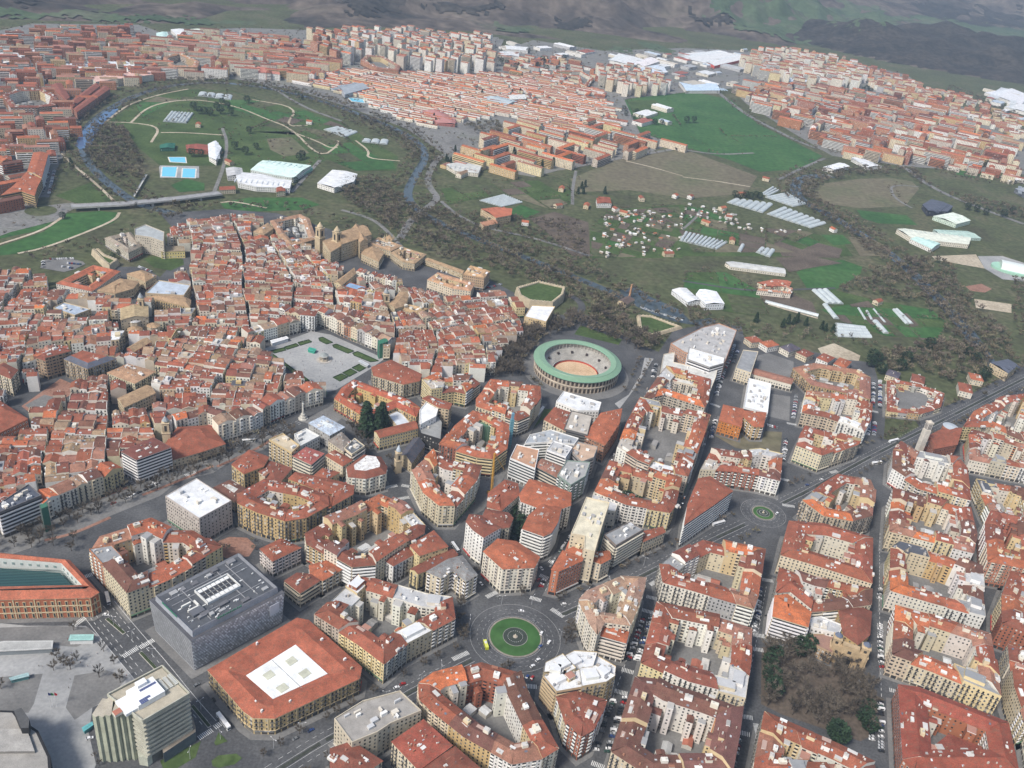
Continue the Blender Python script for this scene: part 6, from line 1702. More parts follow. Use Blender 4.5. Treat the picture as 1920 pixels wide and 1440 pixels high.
# ------------------------------------------------------------------ far town
FAR = HouseBag()
def slab_fill(s, seed, where, ang, L=(26, 60), D=(11, 13), gap=(11, 16), h=(14, 22), ww=None, rw=None, cross=.25, end=(7, 16), z=15, tile='S'):
    """rows of slab blocks"""
    rng = random.Random(seed); reg = P(tile, s, z)
    e = Vector((math.cos(ang), math.sin(ang))); f = Vector((-e.y, e.x))
    us = [p.dot(e) for p in reg]; vs = [p.dot(f) for p in reg]
    v = min(vs)
    while v < max(vs):
        d = rng.uniform(*D); u = min(us) - rng.uniform(0, 30)
        while u < max(us):
            l = rng.uniform(*L); c = e * (u + l / 2) + f * (v + d / 2)
            hh = rng.uniform(*h)
            if inside(c, reg) and not any(inside(c, x) for x in EXCL[N_EX:]):
                if rng.random() < cross and l > d * 2:
                    q = [c - e * d / 2 - f * l * .42, c + e * d / 2 - f * l * .42, c + e * d / 2 + f * l * .42, c - e * d / 2 + f * l * .42]
                else:
                    q = [c - e * l / 2 - f * d / 2, c + e * l / 2 - f * d / 2, c + e * l / 2 + f * d / 2, c - e * l / 2 + f * d / 2]
                FAR.add(q, hh, (0, 1, 2, 3), rng, where, True, ww or WW_FAR, rw or RW_FAR, min(2.4, d * .18))
            u += l + rng.uniform(*end)
        v += d + rng.uniform(*gap)
N_EX = len(EXCL)
B('TL', '8,532 100,506 240,500 322,540 312,590 200,604 60,604', 18, 'in the oval brick block', depth=11, lot=26, wall=('orange brick', (.36, .2, .13)), roof=('rust', RUST), style='loggia', pave=0, hvar=(0,), wings=0)
for i, s in enumerate(('378,582 535,470 562,482 408,602', '412,612 585,482 618,498 432,634', '285,482 345,466 392,545 372,572')):
    So('TL', s, 15, f"{['middle', 'outer', 'bent'][i]} row of the stepped brick terraces by the blue reach", wall=BRK, roof=(.24, .085, .062), gable='long', rise=2.4, pave=2, name='brick_terrace', cat='terrace')
So('TL', '155,962 188,858 272,862 234,1000', 20, 'ochre slab with red roof beside the wide parking street', wall=OCH, roof=ORNG, style='band', gable='long', rise=2.2, extras=12, pave=3)
So('TL', '5,1098 80,1040 155,962 234,1002 205,1060 195,1100 120,1075', 18, 'curved ochre office block with orange roof at the bridge roundabout', wall=OCH, roof=ORNG, style='stripe', rise=1.8, extras=6, pave=3)
B('TL', '908,322 1010,295 1122,345 1110,378 960,375', 15, 'tan college above the river', depth=11, lot=60, wall=('ochre', (.44, .3, .18)), roof=('tan', (.38, .2, .12)), style='punch', pave=0, hvar=(0,), wings=0, court=False)
B('TM', '108,340 140,310 240,318 332,370 322,396 200,384', 13, 'brick school ring', depth=12, lot=60, wall=('orange brick', OBR), roof=('faded red', FADE), style='punch', pave=0, hvar=(0,), wings=0, court=False)
B('TM', '1190,398 1350,398 1420,440 1380,485 1340,470 1330,430 1200,415', 9, 'horseshoe terrace', depth=8, lot=60, roof=('orange-red', ORNG), wall=('cream', CREAM), style='punch', pave=0, hvar=(0,), wings=0, court=False)
brick = [1, .5, 1, .3, 1, 5, 4, .1, 1, .3]; creamw = [3, .6, .4, 9, 1, .2, .4, .3, 2, 8]
slab_fill('-40,205 120,215 150,235 112,290 60,300 -40,310', 1, 'by the blue river reach', .55, L=(18, 38), ww=brick, gap=(9, 14))
slab_fill('-40,290 60,295 95,300 60,385 -40,395', 2, 'at the bridge end', 1.0, ww=brick, h=(15, 19), gap=(14, 20))
slab_fill('-40,70 60,50 250,48 268,65 300,140 205,160 130,205 -40,200', 3, 'in the brick quarter over the river', .5, L=(18, 40), ww=brick, gap=(13, 24))
slab_fill('255,80 380,55 450,60 560,85 535,140 440,135 300,138 258,112', 4, 'above the river bend', .25, gap=(12, 20))
slab_fill('450,60 560,70 640,110 640,125 560,150 540,130', 5, 'on the northern slope', .1, gap=(14, 24))
slab_fill('575,62 640,70 640,112 585,95', 6, 'in the orange tower row', -.6, L=(22, 30), h=(30, 38), ww=[1, 1, 2, .3, 2, 1, 6, 0, 2, 0], gap=(16, 24))
slab_fill('640,62 780,62 925,78 925,128 850,132 700,115 640,108', 7, 'among the pale towers', -.35, L=(16, 30), D=(13, 16), h=(28, 42), ww=creamw, gap=(14, 24), cross=.4)
slab_fill('560,152 640,125 850,136 960,136 1090,140 1132,172 1170,235 1062,248 942,212 800,232 742,215 650,172', 8, 'in the low terraces', -.22, L=(22, 60), D=(7.5, 9), h=(5.5, 7.5), ww=creamw, rw=[3, 6, 1, .3, 4, 3, 1], gap=(8, 11), end=(3, 9), cross=.06, z=7)
slab_fill('860,292 905,255 1002,222 1060,252 1100,222 1182,240 1268,266 1202,288 1082,300 1000,326 900,312', 9, 'beside the green fields', -.5, L=(40, 80), D=(11, 12), h=(14, 17), ww=[4, 4, 4, .6, 2, 1, 2, 0, 4, 1], rw=[2, 6, 1, 0, 2, 3, .3], gap=(14, 22))
slab_fill('1120,128 1180,130 1256,150 1250,168 1180,172 1125,158', 10, 'in the cream towers by factories', -.3, L=(14, 22), D=(13, 15), h=(26, 34), ww=creamw, gap=(12, 20))
slab_fill('1388,120 1400,100 1480,95 1600,118 1640,140 1600,160 1500,158 1420,140', 11, 'in the far eastern towers', -.25, L=(16, 34), D=(12, 15), h=(22, 36), ww=creamw, gap=(14, 22), cross=.4)
slab_fill('1375,165 1420,150 1600,165 1700,190 1762,200 1900,262 1925,305 1720,300 1600,288 1500,240 1410,192', 12, 'in the eastern suburb', -.45, L=(26, 60), D=(12, 14), h=(14, 24), ww=[2, 1, 2, 2, 2, 3, 4, .6, 2, 1], gap=(13, 22))
slab_fill('1700,150 1800,170 1920,215 1925,258 1770,195', 13, 'on the eastern edge', -.3, L=(14, 34), D=(10, 12), h=(8, 14), gap=(16, 30))
slab_fill('820,300 860,290 900,318 880,330', 14, 'by the river bridge', -.4, L=(20, 40), h=(5, 8), gap=(12, 16))
slab_fill('1600,115 1700,138 1770,185 1740,196 1640,160', 15, 'below the wooded hill', -.3, L=(14, 30), D=(10, 13), h=(8, 18), gap=(14, 26))
slab_fill('940,95 1060,100 1130,128 1120,150 1000,138 960,132', 16, 'by the institute garden', -.3, L=(16, 40), D=(10, 14), h=(7, 14), gap=(22, 40))
slab_fill('1740,262 1925,310 1925,335 1800,318', 17, 'above the sports grounds', -.4, L=(20, 40), D=(11, 13), h=(10, 18), gap=(16, 26))
flush_houses(FAR, 'suburban_block', 'suburban block', 'distant_housing', 'hazy red roofed housing spread over the far suburbs', 300, 'suburb block', 'suburb')

# large halls and warehouses across the river
HALLS = [('TM', '1510,340 1560,300 1720,340 1640,370', WHT, FWHITE, 8), ('TM', '1640,350 1740,320 1790,345 1700,375', WHT, (.7, .66, .66), 8), ('TM', '1680,380 1800,360 1830,400 1730,420', WHT, (.55, .6, .66), 8), ('TR', '0,300 180,290 400,320 170,365 50,340', WHT, FWHITE, 8),
         ('TR', '130,350 300,305 400,320 180,370', (.6, .1, .08), FWHITE, 9), ('TR', '-20,460 190,470 210,510 20,510', WHT, (.5, .6, .7), 8), ('TR', '750,650 930,670 940,690 800,710', IVO, (.62, .6, .55), 12), ('TR', '950,890 1000,885 1120,935 1040,940', WHT, FWHITE, 7),
         ('TR', '790,940 880,915 940,935 850,955', WHT, (.72, .73, .75), 8), ('TR', '1205,1290 1250,1285 1620,1340 1610,1375 1290,1340', IVO, (.62, .64, .55), 8), ('TR', '1280,1345 1350,1330 1450,1370 1400,1400', WHT, (.5, .68, .62), 7),
         ('TR', '1410,1215 1520,1195 1620,1240 1540,1260', (.5, .6, .5), (.66, .72, .62), 8), ('TR', '1350,1150 1400,1120 1520,1160 1490,1190 1380,1190', (.05, .055, .07), (.09, .1, .13), 9), ('TR', '1410,1290 1600,1300 1680,1340 1450,1330', (.4, .5, .45), (.4, .52, .46), 5),
         ('MR', '75,215 95,192 190,200 235,268 130,272', (.72, .73, .74), (.74, .75, .76), 9), ('MR', '-60,190 20,180 95,250 30,260', (.7, .7, .7), FWHITE, 7), ('TL', '1410,955 1480,905 1580,910 1750,930 1650,1000 1560,985', (.6, .64, .6), (.6, .74, .68), 9), ('TL', '1590,985 1740,935 1760,950 1650,1010', (.3, .5, .38), (.18, .4, .28), 3),
         ('TL', '1320,965 1480,980 1560,1010 1640,1020 1630,1060 1440,1050 1340,1030', (.62, .62, .6), FWHITE, 8), ('TL', '1270,945 1360,945 1370,990 1280,990', (.5, .5, .5), FLIGHT, 8), ('TL', '1785,1030 1870,955 2010,980 1990,1020 1880,1060', WHT, FWHITE, 8), ('TL', '1170,810 1215,795 1245,830 1215,905 1175,880', WHT, (.66, .68, .7), 8),
         ('TL', '1045,815 1170,815 1170,850 1050,840', BRK, (.27, .085, .06), 6), ('TL', '900,815 985,805 980,835 900,835', (.03, .12, .08), (.03, .13, .09), 5), ('TL', '1235,1050 1320,1045 1325,1065 1235,1070', CREAM, TERRA, 7), ('TL', '1555,1055 1600,1050 1605,1075 1555,1080', CREAM, TERRA, 8), ('TL', '-40,200 90,185 105,215 -40,235', WHT, (.6, .66, .72), 8),
         ('TL', '-40,300 100,300 140,345 -40,365', WHT, FWHITE, 8), ('TL', '340,370 560,345 700,350 840,380 430,400', WHT, (.66, .68, .7), 7), ('TL', '510,440 680,405 900,395 900,415 690,440 540,460', IVO, (.6, .4, .34), 13), 
         ('TL', '960,165 1060,165 1080,190 1000,200', WHT, FWHITE, 9), ('TL', '1070,165 1160,165 1190,185 1100,195', (.5, .6, .5), (.6, .65, .55), 8), ('TL', '880,185 940,180 950,205 880,215', WHT, (.5, .66, .62), 8), ('TL', '1430,395 1450,375 1570,400 1575,420 1450,410', WHT, (.5, .2, .15), 14), ('TL', '1360,385 1440,370 1440,400 1360,400', OCH, (.42, .2, .14), 14),
         ('TM', '-20,480 120,470 155,495 20,530', (.4, .42, .45), (.30, .33, .36), 9), ('TM', '790,550 880,540 990,570 930,590', (.5, .55, .55), (.42, .48, .5), 7), ('TM', '940,535 1030,530 1040,555 950,560', IVO, (.6, .6, .58), 8), ('TM', '455,625 520,620 640,665 640,700 540,690', (.36, .14, .12), (.42, .2, .18), 6),
         ('TM', '590,930 680,910 790,935 770,975 640,960', IVO, (.5, .5, .47), 7), ('TM', '785,1175 870,1165 960,1180 955,1210 870,1225', (.5, .38, .24), (.42, .14, .08), 12), ('TM', '780,1250 860,1235 880,1255 800,1275', SND, (.4, .2, .12), 7),
         ('TM', '920,255 1050,265 1050,285 930,275', WHT, FWHITE, 9), ('TM', '890,290 1000,295 1000,320 900,310', WHT, (.6, .6, .6), 9), ('TM', '1435,1115 1510,1110 1520,1145 1440,1145', WHT, TERRA, 8), ('MR', '240,40 280,30 570,70 580,100 270,60', IVO, (.5, .5, .48), 5),
         ('MR', '420,150 520,130 610,150 600,170 470,175', CREAM, (.38, .13, .08), 8), ('MR', '1730,600 1830,580 1880,620 1830,660', SND, (.1, .11, .14), 12), ('TR', '580,430 700,430 740,460 600,460', WHT, (.5, .56, .64), 9), ('TR', '1700,520 1850,500 1960,540 1900,590', WHT, (.66, .66, .68), 9), ('TR', '1810,600 1960,580 1960,640', WHT, FWHITE, 9), ('TR', '1790,990 1850,980 1900,1010 1840,1020', IVO, (.68, .67, .66), 7), ('TR', '1870,1060 1960,1060 1960,1110', (.12, .13, .15), (.3, .32, .35), 9)]
COLN = lambda c: ('white' if min(c) > .55 else 'dark' if max(c) < .15 else 'green' if c[1] > c[0] * 1.12 else 'red' if c[0] > c[1] * 2 else 'brown' if c[0] > c[2] * 1.7 else 'grey')
for i, (t, s, wc, fc, h) in enumerate(HALLS):
    q = ccw(P(t, s, h)); c = cen(q)
    sz = 'small' if area(q) < 700 else 'long' if obb(q)[2] > obb(q)[3] * 2.4 else 'large'
    lb = f"{sz} low hall with {COLN(fc)} roof and {COLN(wc)} walls, {['among the river meadows', 'in the far suburbs', 'past the vegetable plots', 'beside the vegetable plots'][('TL', 'TM', 'TR', 'MR').index(t)]}"
    root = thing('low_hall', lb, 'hall', (c.x, c.y, 0), lb)
    w, r, W, T = MB(), MB(), MB(), MB(); n = len(q)
    for k in range(n):
        a, b = q[k], q[(k + 1) % n]; w.poly([V3(a, 0), V3(b, 0), V3(b, h), V3(a, h)], wc)
        facade(W, T, a, b, 0, h, 'far', random.Random(i), wc, shop=False)
    cc, e, hl, hw = obb(q); f = Vector((-e.y, e.x)); oo = offset(q, -.4)
    for sg in (1, -1):
        hp = clip(oo, cc, f * sg)
        if len(hp) > 2: r.poly([V3(p, h + .05 + min(2.2, hw * .16) * max(0, 1 - abs((p - cc).dot(f)) / hw)) for p in hp], fc)
    for k in range(int(hl / 5)):
        r.box(cc + e * hl * ((k + .5) / max(1, int(hl / 5)) * 2 - 1) * .85 + f * hw * .4, e, 1.6, hw * .5, h, h + min(2.2, hw * .16) * .75 + .3, (fc[0] * .8, fc[1] * .85, fc[2] * .9))
    part('wall', w, M_WALL, root); part('roof', r, M_FLAT, root); part('glazing', W, M_GLASS, root, 'stuff'); part('window_trim', T, M_TRIM, root, 'stuff')

def hall_fill(s, seed, n, where):
    rng = random.Random(seed); reg = P('S', s, 7); xs = [p.x for p in reg]; ys = [p.y for p in reg]; put = []; k = 0
    for _ in range(n * 30):
        if k >= n: break
        c = Vector((rng.uniform(min(xs), max(xs)), rng.uniform(min(ys), max(ys)))); r = rng.uniform(14, 42)
        if not inside(c, reg) or any((c - q).length < r + r2 for q, r2 in put): continue
        put.append((c, r)); k += 1
        a = .9 + rng.choice([0, 0, 1.57]) + rng.uniform(-.15, .15); e = Vector((math.cos(a), math.sin(a))); f = Vector((-e.y, e.x)); lx, ly, h = r * .9, r * rng.uniform(.4, .62), rng.uniform(6, 10)
        cn, fc = rng.choice([('white', (.62, .63, .63)), ('white', (.66, .66, .66)), ('pale blue', (.42, .48, .54)), ('grey', (.36, .37, .38)), ('dull red', (.30, .11, .085)), ('beige', (.46, .42, .36))])
        q = [c - e * lx - f * ly, c + e * lx - f * ly, c + e * lx + f * ly, c - e * lx + f * ly]
        root = thing('warehouse', f'{cn} roofed warehouse {where}', 'warehouse', (c.x, c.y, 0), f'{cn} warehouses {where}'); w, rf, W, T = MB(), MB(), MB(), MB(); wc = rng.choice([WHT, IVO, (.45, .45, .45)])
        for i in range(4):
            w.poly([V3(q[i], 0), V3(q[(i + 1) % 4], 0), V3(q[(i + 1) % 4], h), V3(q[i], h)], wc); facade(W, T, q[i], q[(i + 1) % 4], 0, h, 'far', rng, wc, shop=False)
        nb = max(1, int(ly * 2 / 14))
        for b in range(nb):
            y0, y1 = -ly + 2 * ly * b / nb, -ly + 2 * ly * (b + 1) / nb; ym = (y0 + y1) / 2
            for ya, yb2, za, zb in ((y0, ym, h, h + 1.6), (ym, y1, h + 1.6, h)): rf.poly([V3(c - e * lx + f * ya, za + .03), V3(c + e * lx + f * ya, za + .03), V3(c + e * lx + f * yb2, zb + .03), V3(c - e * lx + f * yb2, zb + .03)], fc)
        part('wall', w, M_WALL, root); part('roof', rf, M_FLAT, root); part('glazing', W, M_GLASS, root, 'stuff'); part('window_trim', T, M_TRIM, root, 'stuff')
hall_fill('1130,100 1260,98 1400,122 1372,162 1290,158 1190,122', 1, 26, 'in the factory estate below the hill')
hall_fill('1265,95 1400,92 1402,118 1300,118', 2, 8, 'at the hill foot estate')
hall_fill('-30,60 55,75 62,140 20,170 -30,165', 3, 9, 'in the western estate')
hall_fill('1845,165 1925,175 1935,232 1850,205', 4, 9, 'on the eastern rim')
hall_fill('940,78 1090,78 1130,98 1040,112 960,112', 5, 9, 'by the hospital grounds')
hall_fill('1480,175 1560,165 1700,185 1720,200 1560,190', 6, 5, 'inside the eastern suburb')
hall_fill('1175,205 1245,195 1260,228 1190,232', 7, 4, 'in the bright green field')
# greenhouses: rows of film tunnels
def tunnels(t, s, n, label, wid=None, h=3.2, col=(.47, .51, .51)):
    """quad a,b,c,d: tunnels run a->b, stacked from edge ab to edge dc"""
    a, b, c, d = P(t, s)
    for k in range(n):
        p0, p1 = a.lerp(d, (k + .5) / n), b.lerp(c, (k + .5) / n)
        w = (d - a).length / n * .46; e = dirv(p0, p1); f = Vector((-e.y, e.x)); m = (p0 + p1) / 2
        root = thing('greenhouse_tunnel', label, 'greenhouse', (m.x, m.y, 0), label); g, fr = MB(), MB(); L = (p1 - p0).length; ns = max(2, int(L / 8)); na = 8
        pr = [(math.cos(math.pi * i / na) * w, math.sin(math.pi * i / na) * min(h, w)) for i in range(na + 1)]
        for j in range(ns):
            for i in range(na):
                kk = .95 + .1 * ((j * 7 + k) % 3) / 2
                q = lambda u, v: V3(p0 + e * L * u / ns + f * pr[v][0], pr[v][1])
                g.poly([q(j, i + 1), q(j, i), q(j + 1, i), q(j + 1, i + 1)], (col[0] * kk, col[1] * kk, col[2] * kk))
            for i in range(na):
                x0 = p0 + e * (L * j / ns)
                fr.poly([V3(x0 + f * pr[i][0] * 1.01, pr[i][1] * 1.01 + .03), V3(x0 + f * pr[i + 1][0] * 1.01, pr[i + 1][1] * 1.01 + .03), V3(x0 + e * .3 + f * pr[i + 1][0] * 1.01, pr[i + 1][1] * 1.01 + .03), V3(x0 + e * .3 + f * pr[i][0] * 1.01, pr[i][1] * 1.01 + .03)], (.35, .37, .37))
        for pe in (p0, p1): g.poly([V3(pe + f * x, z) for x, z in pr], (col[0] * .8, col[1] * .8, col[2] * .8))
        part('film', g, M_PLASTIC, root); part('hoop', fr, M_METAL, root, 'stuff')
for t, s, n, l in (('MR', '725,195 810,270 905,272 815,190', 3, 'white film greenhouse tunnel among vegetable plots by the farm'), ('MR', '785,275 850,355 880,355 815,275', 1, 'single white greenhouse tunnel south of the three tunnels'), ('MR', '862,455 1060,460 1020,400 862,380', 4, 'broad pale green greenhouse bay near the dark conifers'),
                   ('MR', '1180,305 1250,385 1300,382 1210,300', 2, 'grey greenhouse tunnel between ploughed strips'), ('MR', '1070,370 1130,440 1160,435 1095,365', 1, 'lone greenhouse tunnel on the green plot'), ('MR', '455,262 760,345 765,330 470,255', 1, 'long narrow glasshouse beside the dark soil plot'),
                   ('TR', '-20,1355 10,1305 255,1365 190,1405', 11, 'white greenhouse bay in the row of eleven by the lane'), ('TR', '470,1205 560,1165 810,1260 720,1285', 8, 'large white greenhouse vault beside the river wood'), ('TR', '245,1140 290,1120 510,1150 450,1200', 6, 'pale glasshouse roof joined to the vault rows'),
                   ('TR', '460,1110 580,1085 690,1150 620,1165', 7, 'flat pale glasshouse roof at the river bend'), ('TR', '440,1090 500,1050 545,1075 480,1105', 3, 'small glasshouse north of the pale roofs'), ('TR', '410,1420 435,1395 520,1410 490,1450', 3, 'small white tunnel beside the road to the plots'), ('TR', '305,1415 325,1378 350,1380 330,1420', 1, 'short white tunnel on the grass plot'),
                   ('TM', '775,1130 910,1095 1020,1140 900,1165', 9, 'white film tunnel beside the brick college'), ('TL', '915,685 960,630 1090,640 1050,695', 7, 'white greenhouse bay in the meadow loop'), ('TL', '1110,540 1120,520 1310,540 1300,565', 4, 'long white greenhouse near the river meadow crest'), ('TL', '1820,730 1890,715 2010,745 1940,775', 5, 'white greenhouse on the eastern meadow'),
                   ('TL', '2030,800 2040,785 2190,790 2180,815', 3, 'low white greenhouse by the zigzag path'), ('MR', '985,295 1025,360 1032,358 992,292', 1, 'thin white cloche row on the plot'), ('MR', '1030,310 1060,360 1068,358 1040,308', 1, 'short thin cloche row on the plot'), ('MR', '1070,300 1135,375 1142,373 1078,298', 1, 'longest thin cloche row on the plot')):
    tunnels(t, s, n, l)
# garden sheds on the allotments
rng = random.Random(21)
REG = P('TM', '1400,1300 1500,1190 1700,1180 1920,1200 1920,1400 1780,1440 1500,1450 1400,1440') ; REG2 = P('TR', '-10,1150 120,1150 300,1210 420,1290 700,1300 640,1330 300,1290 60,1240')
for k, (reg, n) in enumerate(((REG, 95), (REG2, 45))):
    xs = [p.x for p in reg]; ys = [p.y for p in reg]; m = 0
    while m < n:
        p = Vector((rng.uniform(min(xs), max(xs)), rng.uniform(min(ys), max(ys))))
        if not inside(p, reg): continue
        m += 1
        a = rng.uniform(0, 3.1); e = Vector((math.cos(a), math.sin(a))); f = Vector((-e.y, e.x)); lx, ly, h = rng.uniform(3, 7), rng.uniform(2.5, 4.5), rng.uniform(2.2, 3)
        cn, rc = rng.choice([('white', (.68, .69, .68)), ('white', (.7, .7, .7)), ('orange', (.42, .14, .07)), ('grey', (.4, .4, .4)), ('pale', (.55, .52, .46))])
        root = thing('garden_shed', f"tiny allotment shed with {cn} roof {'on the crowded plots' if k == 0 else 'along the lane to the glasshouses'}", 'garden shed', (p.x, p.y, 0), 'allotment sheds ' + ('plots' if k == 0 else 'lane'))
        w, r = MB(), MB(); w.box(p, e, lx, ly, 0, h, rng.choice([(.5, .45, .38), (.65, .64, .6), (.3, .24, .18)])); part('wall', w, M_WALL, root)
        q = [p - e * lx * .55 - f * ly * .6, p + e * lx * .55 - f * ly * .6, p + e * lx * .55 + f * ly * .6, p - e * lx * .55 + f * ly * .6]
        r.poly([V3(q[0], h), V3(q[1], h), V3(p + e * lx * .55, h + .8), V3(p - e * lx * .55, h + .8)], rc); r.poly([V3(q[2], h), V3(q[3], h), V3(p - e * lx * .55, h + .8), V3(p + e * lx * .55, h + .8)], rc); part('roof', r, M_ROOF, root)
# farm cottages
for i, (t, x, y) in enumerate((('TM', 1035, 1245), ('TM', 1220, 1150), ('TM', 1380, 1150), ('TM', 1545, 1170), ('TM', 1590, 1190), ('TM', 1840, 1420), ('TM', 1880, 1095), ('TM', 1690, 1110), ('TR', 135, 1245), ('TR', 260, 1215), ('TR', 225, 1165), ('TR', 280, 1345), ('TR', 850, 1285), ('TR', 470, 1000), ('TR', 330, 1085), ('TR', 45, 1100), ('TL', 1115, 695), ('TL', 1290, 905), ('TL', 1740, 680), ('MR', 1100, 250), ('TM', 1240, 1055))):
    c = P(t, f'{x},{y}', 6)[0]; a = i * .7; e = Vector((math.cos(a), math.sin(a))); f = Vector((-e.y, e.x)); w, d = 5.5 + i % 3 * 1.3, 4.5
    solid([c - e * w - f * d, c + e * w - f * d, c + e * w + f * d, c - e * w + f * d], 6, f"small {['white', 'cream', 'sandy'][i % 3]} cottage with {['orange', 'red'][i % 2]} roof among the plots", roof=[ORNG, TERRA][i % 2], wall=[WHT, CREAM, SND][i % 3], name='cottage', cat='cottage', gable='long', rise=2.2, pave=0, shop=False, seed=i, group='cottages among the plots')
# swimming pools
def pool(t, s, label):
    q = ccw(P(t, s)); c = cen(q); root = thing('swimming_pool', label, 'pool', (c.x, c.y, 0)); a, b = MB(), MB()
    a.prism(offset(q, -2), -.3, .15, (.6, .58, .53)); b.cap(q, .2, (.1, .1, .1)); part('deck', a, M_STONE, root); part('water', b, M_POOL, root)
sheet('pool_terrace', P('TL', '895,940 900,930 1120,935 1120,1000 900,1000'), M_LPAVE, -.02)
pool('TL', '915,940 995,940 985,995 910,992', 'bright blue rectangular pool beside the wood'); pool('TL', '1030,948 1100,950 1095,1000 1025,998', 'bright blue pool beside the lawn'); pool('TM', '195,600 240,592 320,622 270,630', 'turquoise pool at the sports club'); pool('TM', '40,550 120,558 130,578 60,570', 'small turquoise pool by the grey hall')
pool('TL', '950,885 1040,885 1045,915 960,910', 'pale empty pool on the lawn')
# dome at the stadium
dc = P('MR', '1870,75', 3)[0]; root = thing('sports_dome', 'white arched sports dome with green apron by the track', 'dome', (dc.x, dc.y, 0)); a, b = MB(), MB(); e = Vector((.9, -.3)).normalized(); f = Vector((-e.y, e.x))
a.prism([dc + e * 38 * math.cos(t) + f * 26 * math.sin(t) for t in [i * math.pi / 12 for i in range(24)]], 0, 4, (.3, .5, .38), (.33, .55, .42)); pr = [(math.cos(math.pi * i / 10) * 19, 4 + math.sin(math.pi * i / 10) * 9) for i in range(11)]
for i in range(10): b.poly([V3(dc - e * 24 + f * pr[i][0], pr[i][1]), V3(dc + e * 24 + f * pr[i][0], pr[i][1]), V3(dc + e * 24 + f * pr[i + 1][0], pr[i + 1][1]), V3(dc - e * 24 + f * pr[i + 1][0], pr[i + 1][1])], (.66, .7, .66))
for s in (-1, 1): b.poly([V3(dc + e * 24 * s + f * x, z) for x, z in pr], (.5, .55, .5))
part('apron', a, M_METAL, root); part('vault', b, M_PLASTIC, root)
# road bridge and footbridge
pts = P('TL', '400,1160 700,1145 1000,1115 1240,1085', 6); c = cen(pts)
root = thing('road_bridge', 'long pale concrete road bridge over the river', 'bridge', (c.x, c.y, 0)); d, p_ = MB(), MB(); Lf, Rt = strip(pts, 15)
for i in range(len(pts) - 1):
    d.poly([V3(Rt[i], 6), V3(Rt[i + 1], 6), V3(Lf[i + 1], 6), V3(Lf[i], 6)], (.28, .28, .28)); d.poly([V3(Rt[i], 4.6), V3(Rt[i + 1], 4.6), V3(Rt[i + 1], 7), V3(Rt[i], 7)], (.45, .43, .4)); d.poly([V3(Lf[i + 1], 4.6), V3(Lf[i], 4.6), V3(Lf[i], 7), V3(Lf[i + 1], 7)], (.45, .43, .4))
    p_.box(pts[i].lerp(pts[i + 1], .5), dirv(pts[i], pts[i + 1]), 3, 12, -.5, 5, (.4, .38, .35))
part('deck', d, M_STONE, root); part('pier', p_, M_STONE, root, 'stuff')
a, b = P('TL', '755,1112 826,990'); root = thing('footbridge', 'thin straight white footbridge crossing to the wood', 'footbridge', (a.x, a.y, 0)); m = MB(); m.box((a + b) / 2, dirv(a, b), (b - a).length, 3, 2, 2.5, (.55, .54, .5)); part('deck', m, M_STONE, root)
rl = MB()
for sgn in (-1, 1):
    f = Vector((-dirv(a, b).y, dirv(a, b).x)); rl.box((a + b) / 2 + f * 1.5 * sgn, dirv(a, b), (b - a).length, .12, 2.5, 3.6, (.4, .4, .4))
part('railing', rl, M_METAL, root)
# chimney by the mill
c = P('MM', '1620,235', 0)[0]; root = thing('brick_chimney', 'tall old brick mill chimney beside the weir', 'chimney', (c.x, c.y, 0)); m = MB(); m.cyl(c, 1.6, 1.0, 0, 19, 10, (.45, .25, .14)); m.cyl(c, 1.3, 1.3, 19, 20, 10, (.4, .22, .13)); part('shaft', m, M_STONE, root)
So('MM', '1555,250 1600,232 1650,245 1600,275', 5, 'dark roofed mill house by the weir', name='mill_house', cat='house', wall=SND, roof=(.12, .09, .08), gable='long', pave=0, shop=False)
# ------------------------------------------------------------------ trees
def bare_tree_mesh(seed, twigs, wid, H=1.0, limbs=7, light=1.0):
    """unit bare tree: trunk mesh and twig crown, height 1, crown radius about .42"""
    rng = random.Random(seed); t, c = MB(), MB()
    bk = (.085 * light, .07 * light, .058 * light)
    def taper(mb, a, b, r0, r1, n, col):
        a, b = Vector(a), Vector(b); d = (b - a).normalized(); x = d.orthogonal().normalized(); y = d.cross(x)
        for i in range(n):
            u, v = 2 * math.pi * i / n, 2 * math.pi * (i + 1) / n
            mb.poly([a + (x * math.cos(u) + y * math.sin(u)) * r0, a + (x * math.cos(v) + y * math.sin(v)) * r0, b + (x * math.cos(v) + y * math.sin(v)) * r1, b + (x * math.cos(u) + y * math.sin(u)) * r1], col)
    taper(t, (0, 0, 0), (0, 0, .36), .028, .020, 5, bk)
    tips = []
    for i in range(limbs):
        a = 2 * math.pi * (i + rng.uniform(-.3, .3)) / limbs; r = rng.uniform(.16, .34); z = rng.uniform(.58, .92)
        p = Vector((math.cos(a) * r, math.sin(a) * r, z)); s = Vector((0, 0, rng.uniform(.24, .38)))
        m = s.lerp(p, .5) + Vector((0, 0, .04)); taper(t, s, m, .013, .009, 3, bk); taper(t, m, p, .009, .004, 3, bk); tips += [(m, p)]
    for i in range(twigs):
        m, p = rng.choice(tips); s = m.lerp(p, rng.uniform(.1, 1.0))
        o = Vector((rng.gauss(0, 1), rng.gauss(0, 1), rng.gauss(.35, .8))); out = (s - Vector((0, 0, .45))); d = (out.normalized() * .9 + o * .75).normalized()
        l = rng.uniform(.1, .24); b = s + d * l
        if b.z > 1.02 or b.z < .22: continue
        w = d.orthogonal().normalized() * wid
        k = rng.uniform(.7, 1.3) * light
        c.poly([s - w, s + w, b], (.100 * k, .084 * k, .066 * k))
    return t, c
TREES = []      # x, y, height, light index, label, group
